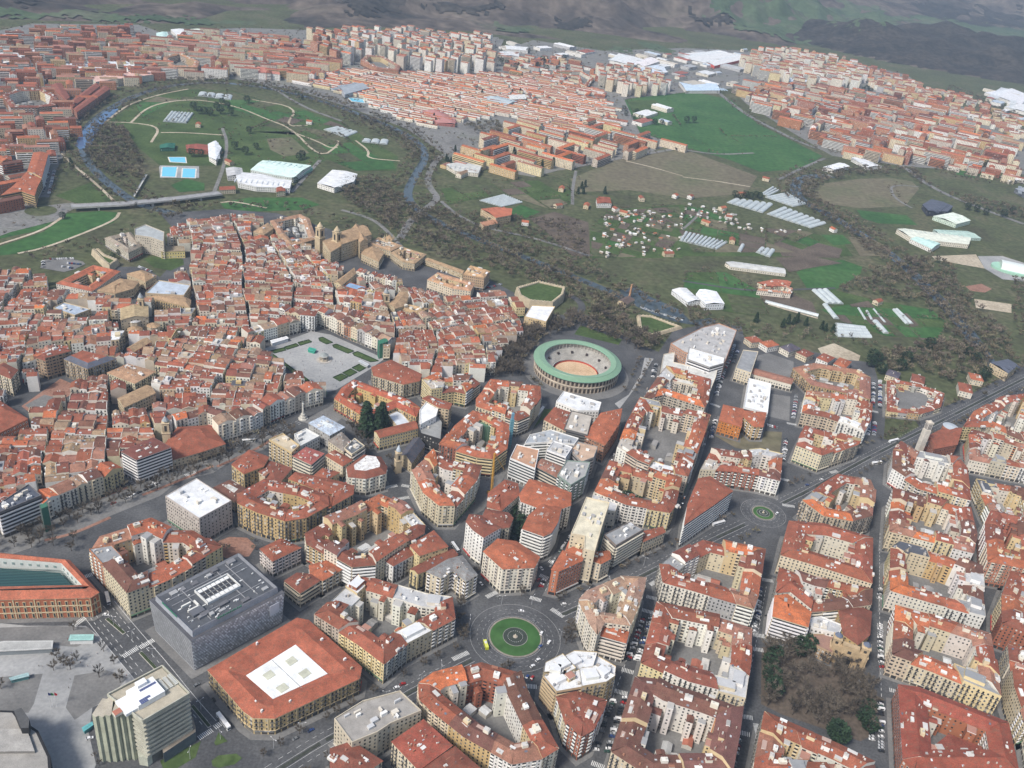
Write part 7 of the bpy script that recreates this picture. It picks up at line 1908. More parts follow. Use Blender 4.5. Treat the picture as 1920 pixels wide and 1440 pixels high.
def scatter(t, s, dens, h, label, seed, light=0, excl=True, z=0):
    rng = random.Random(seed); reg = P(t, s, z)
    xs = [p.x for p in reg]; ys = [p.y for p in reg]; n = int(abs(area(reg)) / dens); k = 0; tries = 0; pts = []
    while k < n and tries < n * 8:
        tries += 1
        p = Vector((rng.uniform(min(xs), max(xs)), rng.uniform(min(ys), max(ys))))
        if not inside(p, reg) or any((p - q).length_squared < dens * .22 for q in pts[-60:]): continue
        if excl and any(inside(p, q) for q in EXCL): continue
        pts.append(p); k += 1
        TREES.append((p.x, p.y, rng.uniform(*h), light, label, 0))
def along(pts, sp, lat, h, label, seed, light=0, prob=1.0, excl=True):
    rng = random.Random(seed)
    for a, b in zip(pts, pts[1:]):
        L = (b - a).length; e = dirv(a, b); f = Vector((-e.y, e.x)); n = max(1, int(L / sp))
        for i in range(n):
            if rng.random() > prob: continue
            for (l0, l1) in lat:
                p = a + e * (L * (i + rng.uniform(.2, .8)) / n) + f * rng.uniform(l0, l1)
                if excl and any(inside(p, q) for q in EXCL): continue
                TREES.append((p.x, p.y, rng.uniform(*h), light, label, 0))
scatter('BR', '450,765 700,755 1005,895 1080,1040 1055,1255 990,1285 565,1135 450,1080', 88, (12, 17), 'tall bare tree in the dense park facing the church', 1)
scatter('BM', '650,600 700,610 710,740 660,770', 45, (9, 11), 'bare street tree on the west rim of roundabout', 2)
scatter('BM', '1240,620 1320,640 1330,740 1250,780', 45, (9, 11), 'bare street tree on the east rim of roundabout', 3)
scatter('BM', '880,410 1060,415 1040,480 920,480', 40, (9, 11), 'bare street tree before the curved cream block', 4)
scatter('BM', '660,420 800,300 830,330 740,480 660,560', 60, (9, 11), 'bare street tree beside the cream grey-roofed corner', 5)
scatter('BM', '820,840 1010,880 990,920 830,870', 60, (8, 10), 'bare street tree on the south rim of roundabout', 6)
along(P(*AVE), 11, ((13, 15), (-15, -13)), (7, 9), 'young bare tree along the main avenue', 7)
along(P(*AVE2), 10, ((13, 15), (-15, -13)), (7, 9), 'young bare tree along the middle avenue', 8)
along(P(*AVE3), 11, ((13, 15), (-15, -13)), (7, 9), 'young bare tree along the eastern avenue', 9)
along(P('ML', '-60,1640 300,1510 700,1340 1000,1230 1400,1080 1640,990'), 9, ((-3, 3), (8, 12), (-12, -7)), (9, 12), 'bare tree on the long promenade', 10)
along(P('ML', '250,1430 450,1350 760,1260 1000,1170'), 12, ((-1, 1),), (7, 9), 'bare tree before the promenade houses', 11)
scatter('MM', '790,680 880,500 1030,385 1290,335 1320,415 1180,450 1090,500 1075,600 1000,680 870,690', 46, (11, 15), 'bare plane tree in the grove beside the bullring', 12)
scatter('MM', '1090,640 1130,690 1200,730 1230,760 1120,750 1050,700', 60, (10, 12), 'bare tree in front of the bullring arches', 13)
scatter('MM', '1290,335 1500,320 1680,405 1750,462 1840,470 1700,560 1600,520 1320,395', 55, (11, 15), 'bare tree between bullring and star bastion', 14, 1)
scatter('Q1', '90,1120 130,1110 480,1410 450,1440', 70, (5, 7), 'small bare tree along the square edge', 15)
scatter('BL', '200,760 640,780 720,930 620,1000 480,900 200,960', 150, (8, 11), 'spindly bare tree on the pale plaza', 16, 0)
scatter('BL', '60,660 480,640 500,700 60,700', 230, (7, 9), 'small bare tree by the plaza pavilion', 17)
scatter('BL', '-40,920 230,860 200,1000 -40,1030', 260, (8, 10), 'spindly bare tree beyond the flag poles', 18)
scatter('BL', '120,130 330,170 520,150 480,230 300,260 140,240', 150, (9, 13), 'large bare tree in the square by the palace', 19)
scatter('BL', '1210,170 1430,160 1440,260 1230,270', 120, (6, 9), 'bare tree round the paved circle', 20)
scatter('BL', '520,1350 640,1380 640,1440 500,1440', 50, (4, 6), 'brown bush at the tower foot', 21)
scatter('Q2', '330,360 470,330 560,600 480,620', 70, (9, 12), 'bare tree between cypresses and white block', 22)
scatter('Q2', '640,560 710,640 720,760 640,660', 60, (9, 11), 'bare tree beside the little church', 23)
scatter('MR', '1140,910 1310,920 1330,960 1190,1040 1130,1030', 120, (6, 9), 'bare tree on the green by the avenue', 24)
along(P('BR', '1195,1010 1215,1250 1240,1440'), 8, ((-1, 1),), (8, 10), 'bare tree along the brick convent wall', 25, excl=False)
along(P('Q3', '740,940 870,700 900,600'), 9, ((-7, -5), (5, 7)), (6, 8), 'small bare tree on the bullring walk', 26)
scatter('MR', '1060,570 1400,480 1700,520 1740,640 1500,720 1330,650 1150,660', 60, (10, 15), 'bare tree in the riverside park', 27, 1)
scatter('MR', '1480,830 1620,800 1800,680 1900,600 1960,560 1960,620 1700,790 1520,880', 110, (8, 12), 'bare tree by the eastern villas', 28, 1)
# riverside woods (mass)
RW = 'riverside'
scatter('MR', '860,195 1050,80 1390,-10 1500,60 1560,180 1660,290 1800,430 1900,560 1930,640 1700,530 1500,470 1500,380 1420,290 1180,260 1060,230', 95, (9, 15), RW, 30, 1)
along(RA, 8, ((8, 12), (14, 22), (24, 36), (-12, -8), (-22, -14), (-36, -24)), (8, 13), RW, 31, 1, .72)
along(RB, 8, ((9, 13), (16, 24), (26, 38), (-13, -9), (-24, -16), (-40, -26)), (9, 14), RW, 32, 1, .75)
for i, (a, b) in enumerate(HEDGES): along([a, b], 4.5, ((-1, 1),), (2, 4.5) if i % 4 else (5, 9), RW, 500 + i, i % 2, .8)
for i, (t, s, w) in enumerate(ROADS[:-1]):
    if t[0] == 'T': along(P(t, s), 14, ((w / 2 + 2, w / 2 + 6), (-w / 2 - 6, -w / 2 - 2)), (5, 10), RW, 900 + i, 1, .5)
scatter('TL', '520,720 700,720 760,850 830,960 800,1030 640,1000 540,960 470,860', 75, (10, 15), RW, 33, 1)
scatter('TL', '340,900 440,960 330,1010 300,1080 330,980', 120, (8, 12), RW, 34, 1)
scatter('S', '40,480 200,445 330,395 420,385 560,385 700,430 800,470 720,462 620,425 520,398 420,392 300,400 200,470 60,500', 120, (8, 12), RW, 35, 0)
scatter('S', '640,360 720,350 780,390 860,430 1000,480 1100,540 1190,580 1230,640 1100,590 1010,540 900,500 800,480 720,430', 85, (9, 14), RW, 36, 1)
scatter('S', '780,395 900,400 1090,420 1100,470 1150,520 1230,560 1190,565 1050,500 900,450', 110, (8, 12), RW, 37, 1)
scatter('TM', '0,620 200,680 400,780 540,870 440,900 200,760 0,680', 120, (8, 12), RW, 38, 1)
scatter('TM', '0,1020 180,1000 330,1040 360,1180 300,1300 0,1130', 90, (9, 13), RW, 39, 1)
scatter('TR', '600,1010 800,960 1100,935 1310,960 1400,1060 1340,1050 1260,990 1000,990 820,1020 720,1090 820,1180 1000,1300 1200,1440 1050,1440 900,1300 720,1180 650,1090', 110, (9, 14), RW, 40, 1)
scatter('TR', '1380,960 1500,940 1760,1000 1920,1030 1920,1050 1700,1040 1500,1000', 170, (8, 12), RW, 41, 1)
scatter('TR', '1470,1080 1700,1130 1920,1190 1920,1260 1750,1200 1550,1150', 120, (9, 13), RW, 42, 1)
scatter('TR', '1500,480 1700,560 1920,660 1920,760 1800,700 1600,590 1480,520', 260, (9, 13), RW, 43, 1)
scatter('TR', '250,560 500,720 800,850 1100,890 1080,900 780,860 480,740 240,590', 230, (7, 10), RW, 44, 1)
scatter('MR', '1850,130 1960,160 1960,560 1850,400', 130, (9, 13), RW, 45, 1)
scatter('MR', '0,100 100,60 420,150 420,200 200,150 0,150', 260, (6, 10), RW, 46, 1)
scatter('MR', '230,160 500,200 640,220 620,260 450,240', 260, (6, 9), RW, 47, 1)
scatter('TM', '560,1150 850,1080 880,1090 600,1160', 90, (5, 7), RW, 48, 1)
scatter('MR', '0,330 400,390 760,430 1100,480 1060,540 760,490 340,470 280,420 0,390', 130, (7, 11), RW, 49, 1)
scatter('TM', '680,710 900,690 900,760 760,760', 90, (9, 13), RW, 50, 1)

for i, s in enumerate(FARG[:2]): scatter('S', s, 1100, (6, 11), RW, 700 + i, 1, False)
scatter('TL', '640,690 760,590 1060,510 1500,580 1900,700 2200,880 1850,880 1640,1000 1260,930 1260,700 900,720', 700, (4, 9), RW, 51, 1)
TREES.sort(key=lambda t: (t[4] == RW, math.hypot(t[0], t[1], ) / t[2]))
protos = {}
for li, light in ((0, 1.2), (1, 1.35)):
    for v in range(3):
        t, c = bare_tree_mesh(50 + v, 520, .0105, limbs=8 + v, light=light)
        protos[(li, v)] = (t.mesh('trunk', M_BARK), c.mesh('crown', M_BARK))
ANCH = {'tall bare tree in the dense park facing the church': [('BR', '900,860', 'tall bare park tree near the church portal'), ('BR', '560,800', 'tall bare park tree near the bright orange roofed block'), ('BR', '470,1000', 'tall bare park tree on the evergreen street edge'), ('BR', '750,1000', 'tall bare tree in the middle of the dense park'), ('BR', '1040,1050', 'tall bare park tree by the parked cars facing the corner blocks'), ('BR', '700,1180', 'tall bare park tree before the southern red roofs'), ('BR', '960,1240', 'tall bare park tree at the evergreen corner by the convent street')],
        'bare tree on the long promenade': [('ML', '0,1600', 'bare promenade tree facing the brick palace'), ('ML', '350,1490', 'bare promenade tree facing the green scaffold netting'), ('ML', '700,1340', 'bare promenade tree facing the white striped office'), ('ML', '1000,1230', 'bare promenade tree facing the red church hall'), ('ML', '1300,1120', 'bare promenade tree beside the ochre dormer block'), ('ML', '1600,1000', 'bare promenade tree near the monument column')],
        'bare plane tree in the grove beside the bullring': [('MM', '850,640', 'bare plane tree beside the old town end of the grove'), ('MM', '950,500', 'bare plane tree in the middle of the bullring grove'), ('MM', '1080,420', 'bare plane tree below the white-roofed yellow hall'), ('MM', '1230,390', 'bare plane tree behind the bullring roof'), ('MM', '1030,640', 'bare plane tree close to the bullring wall')]}
ANCH = {k: [(P(t, s)[0], l) for t, s, l in v] for k, v in ANCH.items()}
n_things = 0
rng = random.Random(77)
mass = {0: [], 1: []}
for (x, y, h, li, lab, _) in TREES:
    if lab in ANCH: lab = min(ANCH[lab], key=lambda q: (q[0] - Vector((x, y))).length)[1]
    if n_things < 300 and lab != RW:
        tm, cm = protos[(li, rng.randrange(3))]
        root = thing('bare_tree', lab, 'tree', (x, y, 0), lab.replace('tree', 'trees') + ' group'); s = h
        root.rotation_euler = (0, 0, rng.uniform(0, 6.28)); root.scale = (s * rng.uniform(.9, 1.2), s * rng.uniform(.9, 1.2), s)
        link('trunk', tm, root); cr = link('crown', cm, root)
        n_things += 1
    else: mass[li].append((x, y, h))
def tree_mass(pts, light, name, label, twigs=96, wid=.040):
    vs, fs, cs = [], [], []; base = 0
    pro = []
    for v in range(4):
        t, c = bare_tree_mesh(90 + v, twigs, wid, limbs=7, light=light)
        V = np.array(t.v[:20] + c.v, dtype=np.float32); Fq = [f for f in t.f[:5]]; Ft = [tuple(i - len(t.v) + 20 + len(t.v) for i in f) for f in c.f]
        pro.append((np.array(c.v, dtype=np.float32), np.array(c.f, dtype=np.int32), np.array([k[:3] for k in c.c], dtype=np.float32)))
    AV, AF, AC = [], [], []
    for (x, y, h) in pts:
        V, Fc, Cc = pro[rng.randrange(4)]
        a = rng.uniform(0, 6.28); ca, sa = math.cos(a), math.sin(a); s = h * rng.uniform(.75, 1.2)
        W = np.stack([(V[:, 0] * ca - V[:, 1] * sa) * s + x, (V[:, 0] * sa + V[:, 1] * ca) * s + y, (V[:, 2] - .12) * h], 1)
        AV.append(W); AF.append(Fc + base); AC.append(Cc * rng.uniform(.62, 1.38) * np.array([1, rng.uniform(.94, 1.08), rng.uniform(.8, 1.02)], dtype=np.float32)); base += len(V)
    AV, AF, AC = np.concatenate(AV), np.concatenate(AF), np.concatenate(AC)
    me = bpy.data.meshes.new(name); me.vertices.add(len(AV)); me.vertices.foreach_set('co', AV.ravel()); me.loops.add(AF.size); me.loops.foreach_set('vertex_index', AF.ravel())
    me.polygons.add(len(AF)); me.polygons.foreach_set('loop_start', np.arange(0, AF.size, 3, dtype=np.int32)); me.polygons.foreach_set('loop_total', np.full(len(AF), 3, dtype=np.int32)); me.update(calc_edges=True)
    at = me.attributes.new('Col', 'FLOAT_COLOR', 'FACE'); at.data.foreach_set('color', np.concatenate([AC, np.ones((len(AC), 1), np.float32)], 1).ravel().astype(np.float32)); me.materials.append(M_BARK)
    tag(link(name, me), label, 'woodland', None, 'stuff')
for li in (0, 1):
    if mass[li]: tree_mass(mass[li], 1.45, 'leafless_woodland', ['leafless brown woodland on the slopes below the old town', 'leafless grey-brown woodland along the river banks'][li])
print('TREES', len(TREES), 'things', n_things)

# evergreens
def conifer_mesh(seed, r=.22, n=420, round_=False):
    rng = random.Random(seed); t, c = MB(), MB(); t.cyl((0, 0), .03, .015, 0, .5, 6, (.08, .06, .045), False)
    for i in range(n):
        z = rng.uniform(.06, 1) if not round_ else rng.uniform(.25, 1); rr = (r * (1 - z) ** .8 if not round_ else r * 1.6 * math.sqrt(max(.02, 1 - ((z - .6) / .42) ** 2))) * rng.uniform(.55, 1.08)
        a = rng.uniform(0, 6.28); p = Vector((math.cos(a) * rr, math.sin(a) * rr, z)); d = Vector((math.cos(a), math.sin(a), -.25 if not round_ else rng.uniform(-.4, .8))).normalized(); s = rng.uniform(.035, .075)
        w = Vector((-d.y, d.x, rng.uniform(-.5, .5))).normalized() * s; k = rng.uniform(.5, 1.4)
        c.poly([p - w, p + w * .8 + Vector((0, 0, .02)), p + d * s * 1.8 + w * .2, p + d * s * .6 - w], (.022 * k, .042 * k, .020 * k))
    return t.mesh('trunk', M_BARK), c.mesh('crown', M_LEAF)
CON = [conifer_mesh(1), conifer_mesh(2), conifer_mesh(3, .26, 420, True), conifer_mesh(4, .28, 420, True)]
def evergreen(t, s, h, kind, label):
    for w in s.split():
        p = P(t, w)[0]; v = kind * 2 + rng.randrange(2)
        root = thing('evergreen_tree', label, 'evergreen', (p.x, p.y, 0), label); k = h * rng.uniform(.85, 1.15); root.scale = (k, k, k); root.rotation_euler = (0, 0, rng.uniform(0, 6))
        link('trunk', CON[v][0], root); link('crown', CON[v][1], root)
evergreen('Q2', '505,450', 35, 0, 'huge dark cypress tree beside the palace court'); evergreen('Q2', '590,450 622,430', 29, 0, 'tall dark conifer next to the huge cypress')
evergreen('Q2', '1690,1180 1640,1120 1650,1220 1610,1060 1600,1250', 15, 1, 'dark evergreen in the narrow garden between blocks')
evergreen('MM', '1600,1400 1660,1410 1570,1400', 13, 1, 'dark evergreen in the court garden')
evergreen('BR', '480,880 490,960 500,1030 510,830 650,800 690,790', 14, 1, 'dark evergreen on the street side of the park'); evergreen('BR', '1010,1180 1040,1230 1030,1130 850,1270 860,1290', 14, 1, 'dark evergreen at the far corner of the park')
evergreen('MR', '590,380 620,385 640,370 690,390 780,410 800,420 840,430 560,400 410,370', 13, 0, 'dark conifer beside the plots'); evergreen('MR', '1060,590 1090,600 1110,660 1050,620 1220,640 1250,600 1600,560 1640,600 1700,680 1680,700 1380,520', 14, 1, 'dark evergreen in the riverside park')
evergreen('TM', '600,920 615,925 590,905 640,850 930,870 950,850 970,870 975,840 800,940 870,910 1130,940 1190,930', 14, 0, 'dark conifer among the courtyard flats'); evergreen('TM', '1350,1060 1370,1050 1360,1090 1330,1090 1480,1090', 15, 0, 'dark conifer by the dry field'); evergreen('TM', '1110,380 1150,400 1180,390 1220,400 1130,350 1250,340 1050,300 900,360 930,370 980,390', 16, 1, 'dark evergreen in the institute garden')
evergreen('TM', '790,530 860,530 960,530 1005,525 530,690 520,670 640,640', 12, 0, 'dark conifer in the low terraces')
evergreen('TL', '1090,620 1120,640 1150,640 1180,650 1220,620 1240,640 1280,610 1300,650 1250,590 1390,580', 15, 1, 'dark evergreen clump in the meadow loop'); evergreen('TL', '1400,750 1440,840 1320,840 1380,870 1700,890 1680,900 1080,880 1130,880 1660,1040', 13, 1, 'dark evergreen by the meadow houses'); evergreen('TL', '1650,410 1690,420 1700,560 1680,550 400,930 410,940', 12, 0, 'dark conifer near the river bend')
evergreen('TR', '290,1110 320,1120 350,1110 380,1120 410,1110 430,1120', 12, 1, 'dark evergreen beside the glasshouses'); evergreen('TR', '1400,900 1440,910 1480,920 1520,900 1560,910 1600,920 1650,920 1700,940 1380,880', 15, 1, 'dark evergreen in the eastern park'); evergreen('TR', '1010,520 1030,510 1050,530', 18, 1, 'dark evergreen in the eastern suburb'); evergreen('TR', '20,690 60,690', 14, 1, 'dark evergreen by the green field house')
evergreen('TR', '1600,1180 1650,1190 1700,1210 1800,1220 1850,1200', 14, 1, 'dark evergreen beside the railway road'); evergreen('TM', '1600,650 1640,670 1680,680 1720,690 1760,700 1800,700 1660,640 1590,620', 13, 1, 'dark evergreen in the bright green field'); evergreen('Q4', '850,340 900,320 470,40', 9, 1, 'dark shrub by the museum ramparts')

# ------------------------------------------------------------------ cars, vans, buses
def car_mesh(col, L=4.3, Wd=1.75, H=1.45, van=False):
    b, g, w = MB(), MB(), MB(); e = (1, 0)
    pr = [(-L / 2, .3), (L / 2, .3), (L / 2, .72), (L * .27, .85), (L * .12 if not van else L * .36, H), (-L * .3 if not van else -L * .5, H), (-L * .46 if not van else -L * .5, .9), (-L / 2, .85)]
    y = Wd / 2; n = len(pr)
    for i in range(n):
        p, q = pr[i], pr[(i + 1) % n]
        glass = (i in (3, 5)) and not (van and i == 5)
        b.poly([(p[0], -y, p[1]), (q[0], -y, q[1]), (q[0], y, q[1]), (p[0], y, p[1])][::-1], (.03, .035, .04) if glass else col)
    for s in (-1, 1):
        q = [(x, s * y, z) for x, z in pr]; b.poly(q if s < 0 else q[::-1], col)
        sw = [(L * .2, s * (y + .01), .88), (L * .1, s * (y + .01), H - .12), (-L * .28, s * (y + .01), H - .12), (-L * .4, s * (y + .01), .9)]; b.poly(sw if s < 0 else sw[::-1], (.03, .035, .04))
        for x in (-L * .31, L * .31):
            b.poly([(x + .33 * math.cos(t), s * (y + .03), .33 + .33 * math.sin(t)) for t in [i * math.pi / 4 for i in range(8)]][::s], (.015, .015, .015))
    return b.mesh('car', M_CAR)
CARC = [('white', (.72, .72, .72), 4), ('silver', (.42, .43, .44), 3), ('black', (.02, .02, .022), 3), ('grey', (.16, .165, .17), 3), ('red', (.32, .02, .018), 1.3), ('blue', (.03, .06, .18), 1.5), ('dark green', (.03, .07, .05), .4)]
CARM = {c[0]: car_mesh(c[1]) for c in CARC}; VANM = car_mesh((.74, .74, .74), 5.2, 1.95, 2.2, True)
CARS = []
def park(t, s, label, seed, perp=True, sp=2.6, lat=0.0, prob=.85, z=.02):
    rng = random.Random(seed); pts = P(t, s)
    for a, b in zip(pts, pts[1:]):
        e = dirv(a, b); L = (b - a).length; f = Vector((-e.y, e.x)); st = sp if perp else 5.6
        for i in range(int(L / st)):
            if rng.random() > prob: continue
            p = a + e * (i + .5) * st + f * (lat + rng.uniform(-.25, .25)); an = math.atan2(e.y, e.x) + (math.pi / 2 + .25 if perp else 0) + rng.uniform(-.05, .05) + (math.pi if rng.random() < .5 else 0)
            CARS.append((p, an, rng.choices(CARC, [c[2] for c in CARC])[0][0], label, rng.random() < .08))
park('BM', '1700,590 1640,760 1605,850', 'on the street east of the roundabout', 1); park('BM', '1755,560 1700,720 1660,840', 'on the street east of the roundabout', 2, prob=.9)
park('BM', '1530,1060 1480,1180 1430,1350', 'on the street past the wedge block', 3); park('BM', '1600,1040 1555,1160 1490,1370', 'on the street past the wedge block', 4, prob=.92)
park('BR', '435,420 425,560 395,680', 'on the street of the cream courtyards', 5); park('BR', '375,800 350,960 330,1120', 'beside the park street', 6); park('BR', '318,1260 300,1350 280,1440', 'beside the park street end', 7)
park('BR', '1112,430 1105,500', 'on the broad street by the church', 8); park('BR', '1110,630 1112,800 1120,890', 'on the broad street by the church', 9, prob=.95); park('BR', '1065,1060 1062,1300', 'on the broad street by the park', 10, prob=.7); park('BR', '1112,1060 1118,1360', 'on the broad street by the park', 11)
park('BM', '1290,130 1210,250 1160,340', 'in the street beside the orange brick block', 12, False); park('BM', '1140,380 1110,440', 'in the street beside the orange brick block', 13)
park('MR', '210,690 190,790', 'on the bullring parallel street', 14); park('MR', '130,890 100,1000 80,1080 60,1160', 'on the bullring parallel street', 15); park('MR', '290,500 250,620', 'by the school tower', 16); park('MR', '640,780 620,920', 'by the white modern school', 17); park('MR', '580,1030 565,1160', 'by the weedy lot', 18); park('MR', '470,950 540,970', 'by the weedy lot', 19)
park('MR', '1075,700 1068,860', 'on the college street', 20); park('MR', '1110,700 1110,860', 'on the college street', 21); park('MR', '1080,930 1075,1020', 'on the college street', 22); park('MR', '1050,900 1040,1010', 'on the college street', 23)
park('Q4', '320,360 330,410', 'in the small car park under the ramparts', 24); park('Q4', '370,345 560,340', 'in the small car park under the ramparts', 25); park('Q4', '460,400 560,415', 'in the small car park under the ramparts', 26); park('Q4', '500,375 620,385', 'in the small car park under the ramparts', 27); park('Q4', '1040,400 1140,440', 'round the circular lawn', 28)
park('Q1', '1370,510 1530,550', 'in the palace yard on the walls', 29); park('Q1', '1690,650 1850,610', 'by the walls', 30)
park('BM', '10,340 80,360', 'by the yellow block', 31); park('BL', '1190,1045 1220,1080', 'beside the ochre square block', 32, False); park('BL', '1640,1290 1780,1215', 'along the main avenue', 33, False); park('ML', '620,1400 700,1370 880,1290', 'along the promenade road', 34, False); park('ML', '830,1300 900,1280', 'along the promenade road', 35)
park('MM', '1770,640 1740,700', 'on the bullring street', 36); park('MM', '1590,990 1500,1200', 'on the bullring street', 37, False, prob=.5); park('Q3', '1020,650 980,740', 'on the bullring street', 38); park('Q3', '1780,520 1700,700 1640,900 1600,980', 'on the theatre street', 39); park('Q3', '1830,520 1780,660', 'on the theatre street', 40); park('Q3', '1530,1180 1480,1380', 'on the theatre street', 41); park('Q3', '1610,1200 1560,1400', 'on the theatre street', 42)
park('TL', '275,960 240,1080', 'on the street at the bridge end', 43); park('TL', '305,960 275,1090', 'on the street at the bridge end', 44); park('TL', '110,1000 60,1080', 'on the street at the bridge end', 45)
park('BM', '-200,1170 60,1010', 'along the lower avenue', 46, False, prob=.3)
for t, s, an, col in (('BM', '1012,560', .1, 'white'), ('BM', '1085,622', -.7, 'grey'), ('BM', '1125,685', 1.3, 'white'), ('BM', '1118,760', 1.0, 'blue'), ('BM', '1168,735', 1.1, 'white'), ('BM', '1105,835', .8, 'white'), ('BM', '1075,870', .8, 'white'), ('BM', '1045,930', 1.2, 'blue'), ('BM', '1073,935', 1.2, 'red'), ('BM', '880,485', -.4, 'grey'), ('BM', '785,405', -.8, 'white'),
                      ('BM', '1125,320', -.9, 'white'), ('BM', '1108,385', 1.1, 'red'), ('BL', '1107,975', .9, 'grey'), ('BL', '595,580', .1, 'white'), ('BL', '505,1275', .5, 'white'), ('BM', '345,970', .6, 'red'), ('BM', '310,990', .6, 'white'), ('BM', '1250,520', .5, 'white'), ('MR', '780,1260', .5, 'white'), ('MR', '700,1290', .4, 'blue'), ('ML', '310,1405', .5, 'white'), ('BR', '530,10', .9, 'white'), ('BR', '1130,215', .8, 'black')):
    CARS.append((P(t, s)[0], an, col, 'driving on the open carriageway', False))
CARS.sort(key=lambda c: c[0].length)
cn = 0; massm = MB()
for p, an, col, lab, van in CARS:
    z = .18 if (p - RC).length < 36 or (p - RC2).length < 22 else .02
    if cn < 300:
        o = bpy.data.objects.new('van' if van else 'car', VANM if van else CARM[col]); COL.objects.link(o); o.location = (p.x, p.y, z); o.rotation_euler = (0, 0, an)
        if van: tag(o, f'white van {lab}', 'van', 'vans ' + lab)
        else: tag(o, f'{col} car {"parked " if "driving" not in lab else ""}{lab}', 'car', f'{col} cars {lab}')
        cn += 1
    else:
        e = Vector((math.cos(an), math.sin(an))); cl = dict((c[0], c[1]) for c in CARC)[col]
        massm.box(p, e, 4.3, 1.75, .25, .85, cl); massm.box(p - e * .2, e, 2.3, 1.6, .85, 1.4, (.05, .055, .06), cl)
if massm.f: tag(link('parked_car_mass', massm.mesh('parked_car_mass', M_CAR)), 'many tiny parked cars in the distant streets', 'cars', None, 'stuff')
print('CARS', len(CARS))
def bus(t, s, ang, label, col, L=12, name='bus', cat='bus', H=3.0, roofc=(.7, .7, .7)):
    p = P(t, s)[0]; root = thing(name, label, cat, (p.x, p.y, .05)); e = Vector((math.cos(ang), math.sin(ang))); f = Vector((-e.y, e.x)); b, g, w = MB(), MB(), MB()
    b.box(p, e, L, 2.5, .45, H, col, roofc); b.box(p + e * 1, e, L * .3, 1.6, H, H + .3, (.6, .6, .6))
    for sg in (-1, 1):
        g.box(p + f * 1.26 * sg, e, L * .92, .04, 1.4, 2.4, (.03, .035, .04))
        for x in (-.32, .33): w.cyl((0, 0), .01, .01, 0, .01, 3, (0, 0, 0)); w.box(p + e * L * x + f * 1.2 * sg, e, 1.0, .3, .0, 1.0, (.02, .02, .02))
    g.box(p + e * L * .5, f, 2.3, .05, 1.2, 2.6, (.03, .035, .04)); part('body', b, M_CAR, root); part('glazing', g, M_GLASS, root); part('wheel', w, M_TRIM, root, 'stuff')
bus('BL', '607,492', -1.0, 'white and blue city bus by the brick palace', (.55, .58, .66), 12); bus('BM', '640,205', -1.0, 'white city bus beside the yellow gabled block', (.7, .72, .72), 12); bus('BM', '812,755', 1.9, 'yellow-green minibus circling the roundabout', (.55, .6, .05), 8, roofc=(.6, .62, .1))
bus('BL', '1258,1188', -.75, 'long white articulated lorry at the crossing', (.74, .74, .74), 15, 'lorry', 'lorry', 3.8, (.76, .76, .76)); bus('MR', '1185,1045', .55, 'long pale bus at the avenue by brick church', (.6, .62, .62), 14); bus('MR', '1090,1170', .4, 'white bus crossing the avenue junction', (.72, .72, .72), 12); bus('ML', '1400,1045', .4, 'pale bus on the promenade road', (.6, .6, .58), 12); bus('BR', '200,70', .55, 'pair of white buses at the small roundabout approach', (.7, .7, .7), 14)

# ------------------------------------------------------------------ street furniture and site kit
c = P('Q1', '510,1180')[0]; root = thing('bandstand', 'round stone bandstand with domed roof in the main square', 'bandstand', (c.x, c.y, 0)); a, b, k = MB(), MB(), MB()
a.cyl(c, 8.5, 8.5, .1, .5, 16, (.4, .37, .33)); a.cyl(c, 5.5, 5.5, .5, 1.8, 8, (.42, .36, .28))
for i in range(8): k.cyl(c + Vector((math.cos(i * .785), math.sin(i * .785))) * 4.8, .35, .35, 1.8, 5.6, 6, (.45, .42, .36))
b.cyl(c, 5.8, 5.6, 5.6, 6.4, 8, (.42, .4, .36)); b.cyl(c, 5.4, 2.5, 6.4, 8.2, 8, (.27, .29, .28)); b.cyl(c, 2.5, 0, 8.2, 9.4, 8, (.27, .29, .28)); part('base', a, M_STONE, root); part('column', k, M_STONE, root, 'stuff'); part('roof', b, M_STONE, root)
def pav(t, s, h, label, wall, top, name='pavilion'):
    q = ccw(P(t, s, h)); c = cen(q); root = thing(name, label, 'pavilion', (c.x, c.y, 0)); a, b = MB(), MB(); a.prism(offset(q, .6), 0, h, wall); b.prism(q, h, h + .5, top); b.prism(offset(q, 1.2), h + .5, h + .52, (top[0] * .8, top[1] * .8, top[2] * .8)); part('wall', a, M_WALL, root); part('roof', b, M_FLAT, root)
pav('BL', '-60,745 20,728 300,725 295,772 -60,790', 4, 'long flat concrete station pavilion on the plaza', (.2, .22, .23), (.45, .45, .43)); pav('BL', '385,725 395,692 528,690 525,722', 4, 'small white pavilion with green glass top', (.66, .67, .66), (.3, .5, .46)); pav('BL', '460,1215 520,1180 526,1200 470,1240', 3, 'slim teal glass canopy beside the tower', (.1, .3, .3), (.12, .36, .37)); pav('BL', '50,935 160,905 165,925 60,950', 3, 'low teal glass kiosk on the plaza', (.12, .26, .26), (.3, .42, .42)); pav('Q1', '105,1035 230,1003 245,1020 120,1058', 4, 'long white awning tent before the square houses', (.6, .6, .6), (.74, .74, .74)); pav('Q1', '765,1190 785,1180 850,1215 835,1228', 3, 'grey kiosk on the square edge', (.4, .42, .42), (.5, .52, .54)); pav('Q1', '385,1105 400,1085 455,1100 440,1120', 3, 'green tent on the square', (.05, .3, .22), (.06, .34, .25)); pav('Q2', '1785,300 1830,245 1845,255 1800,315', 3, 'white café tent row by the lawn strip', (.6, .6, .6), (.74, .74, .73))
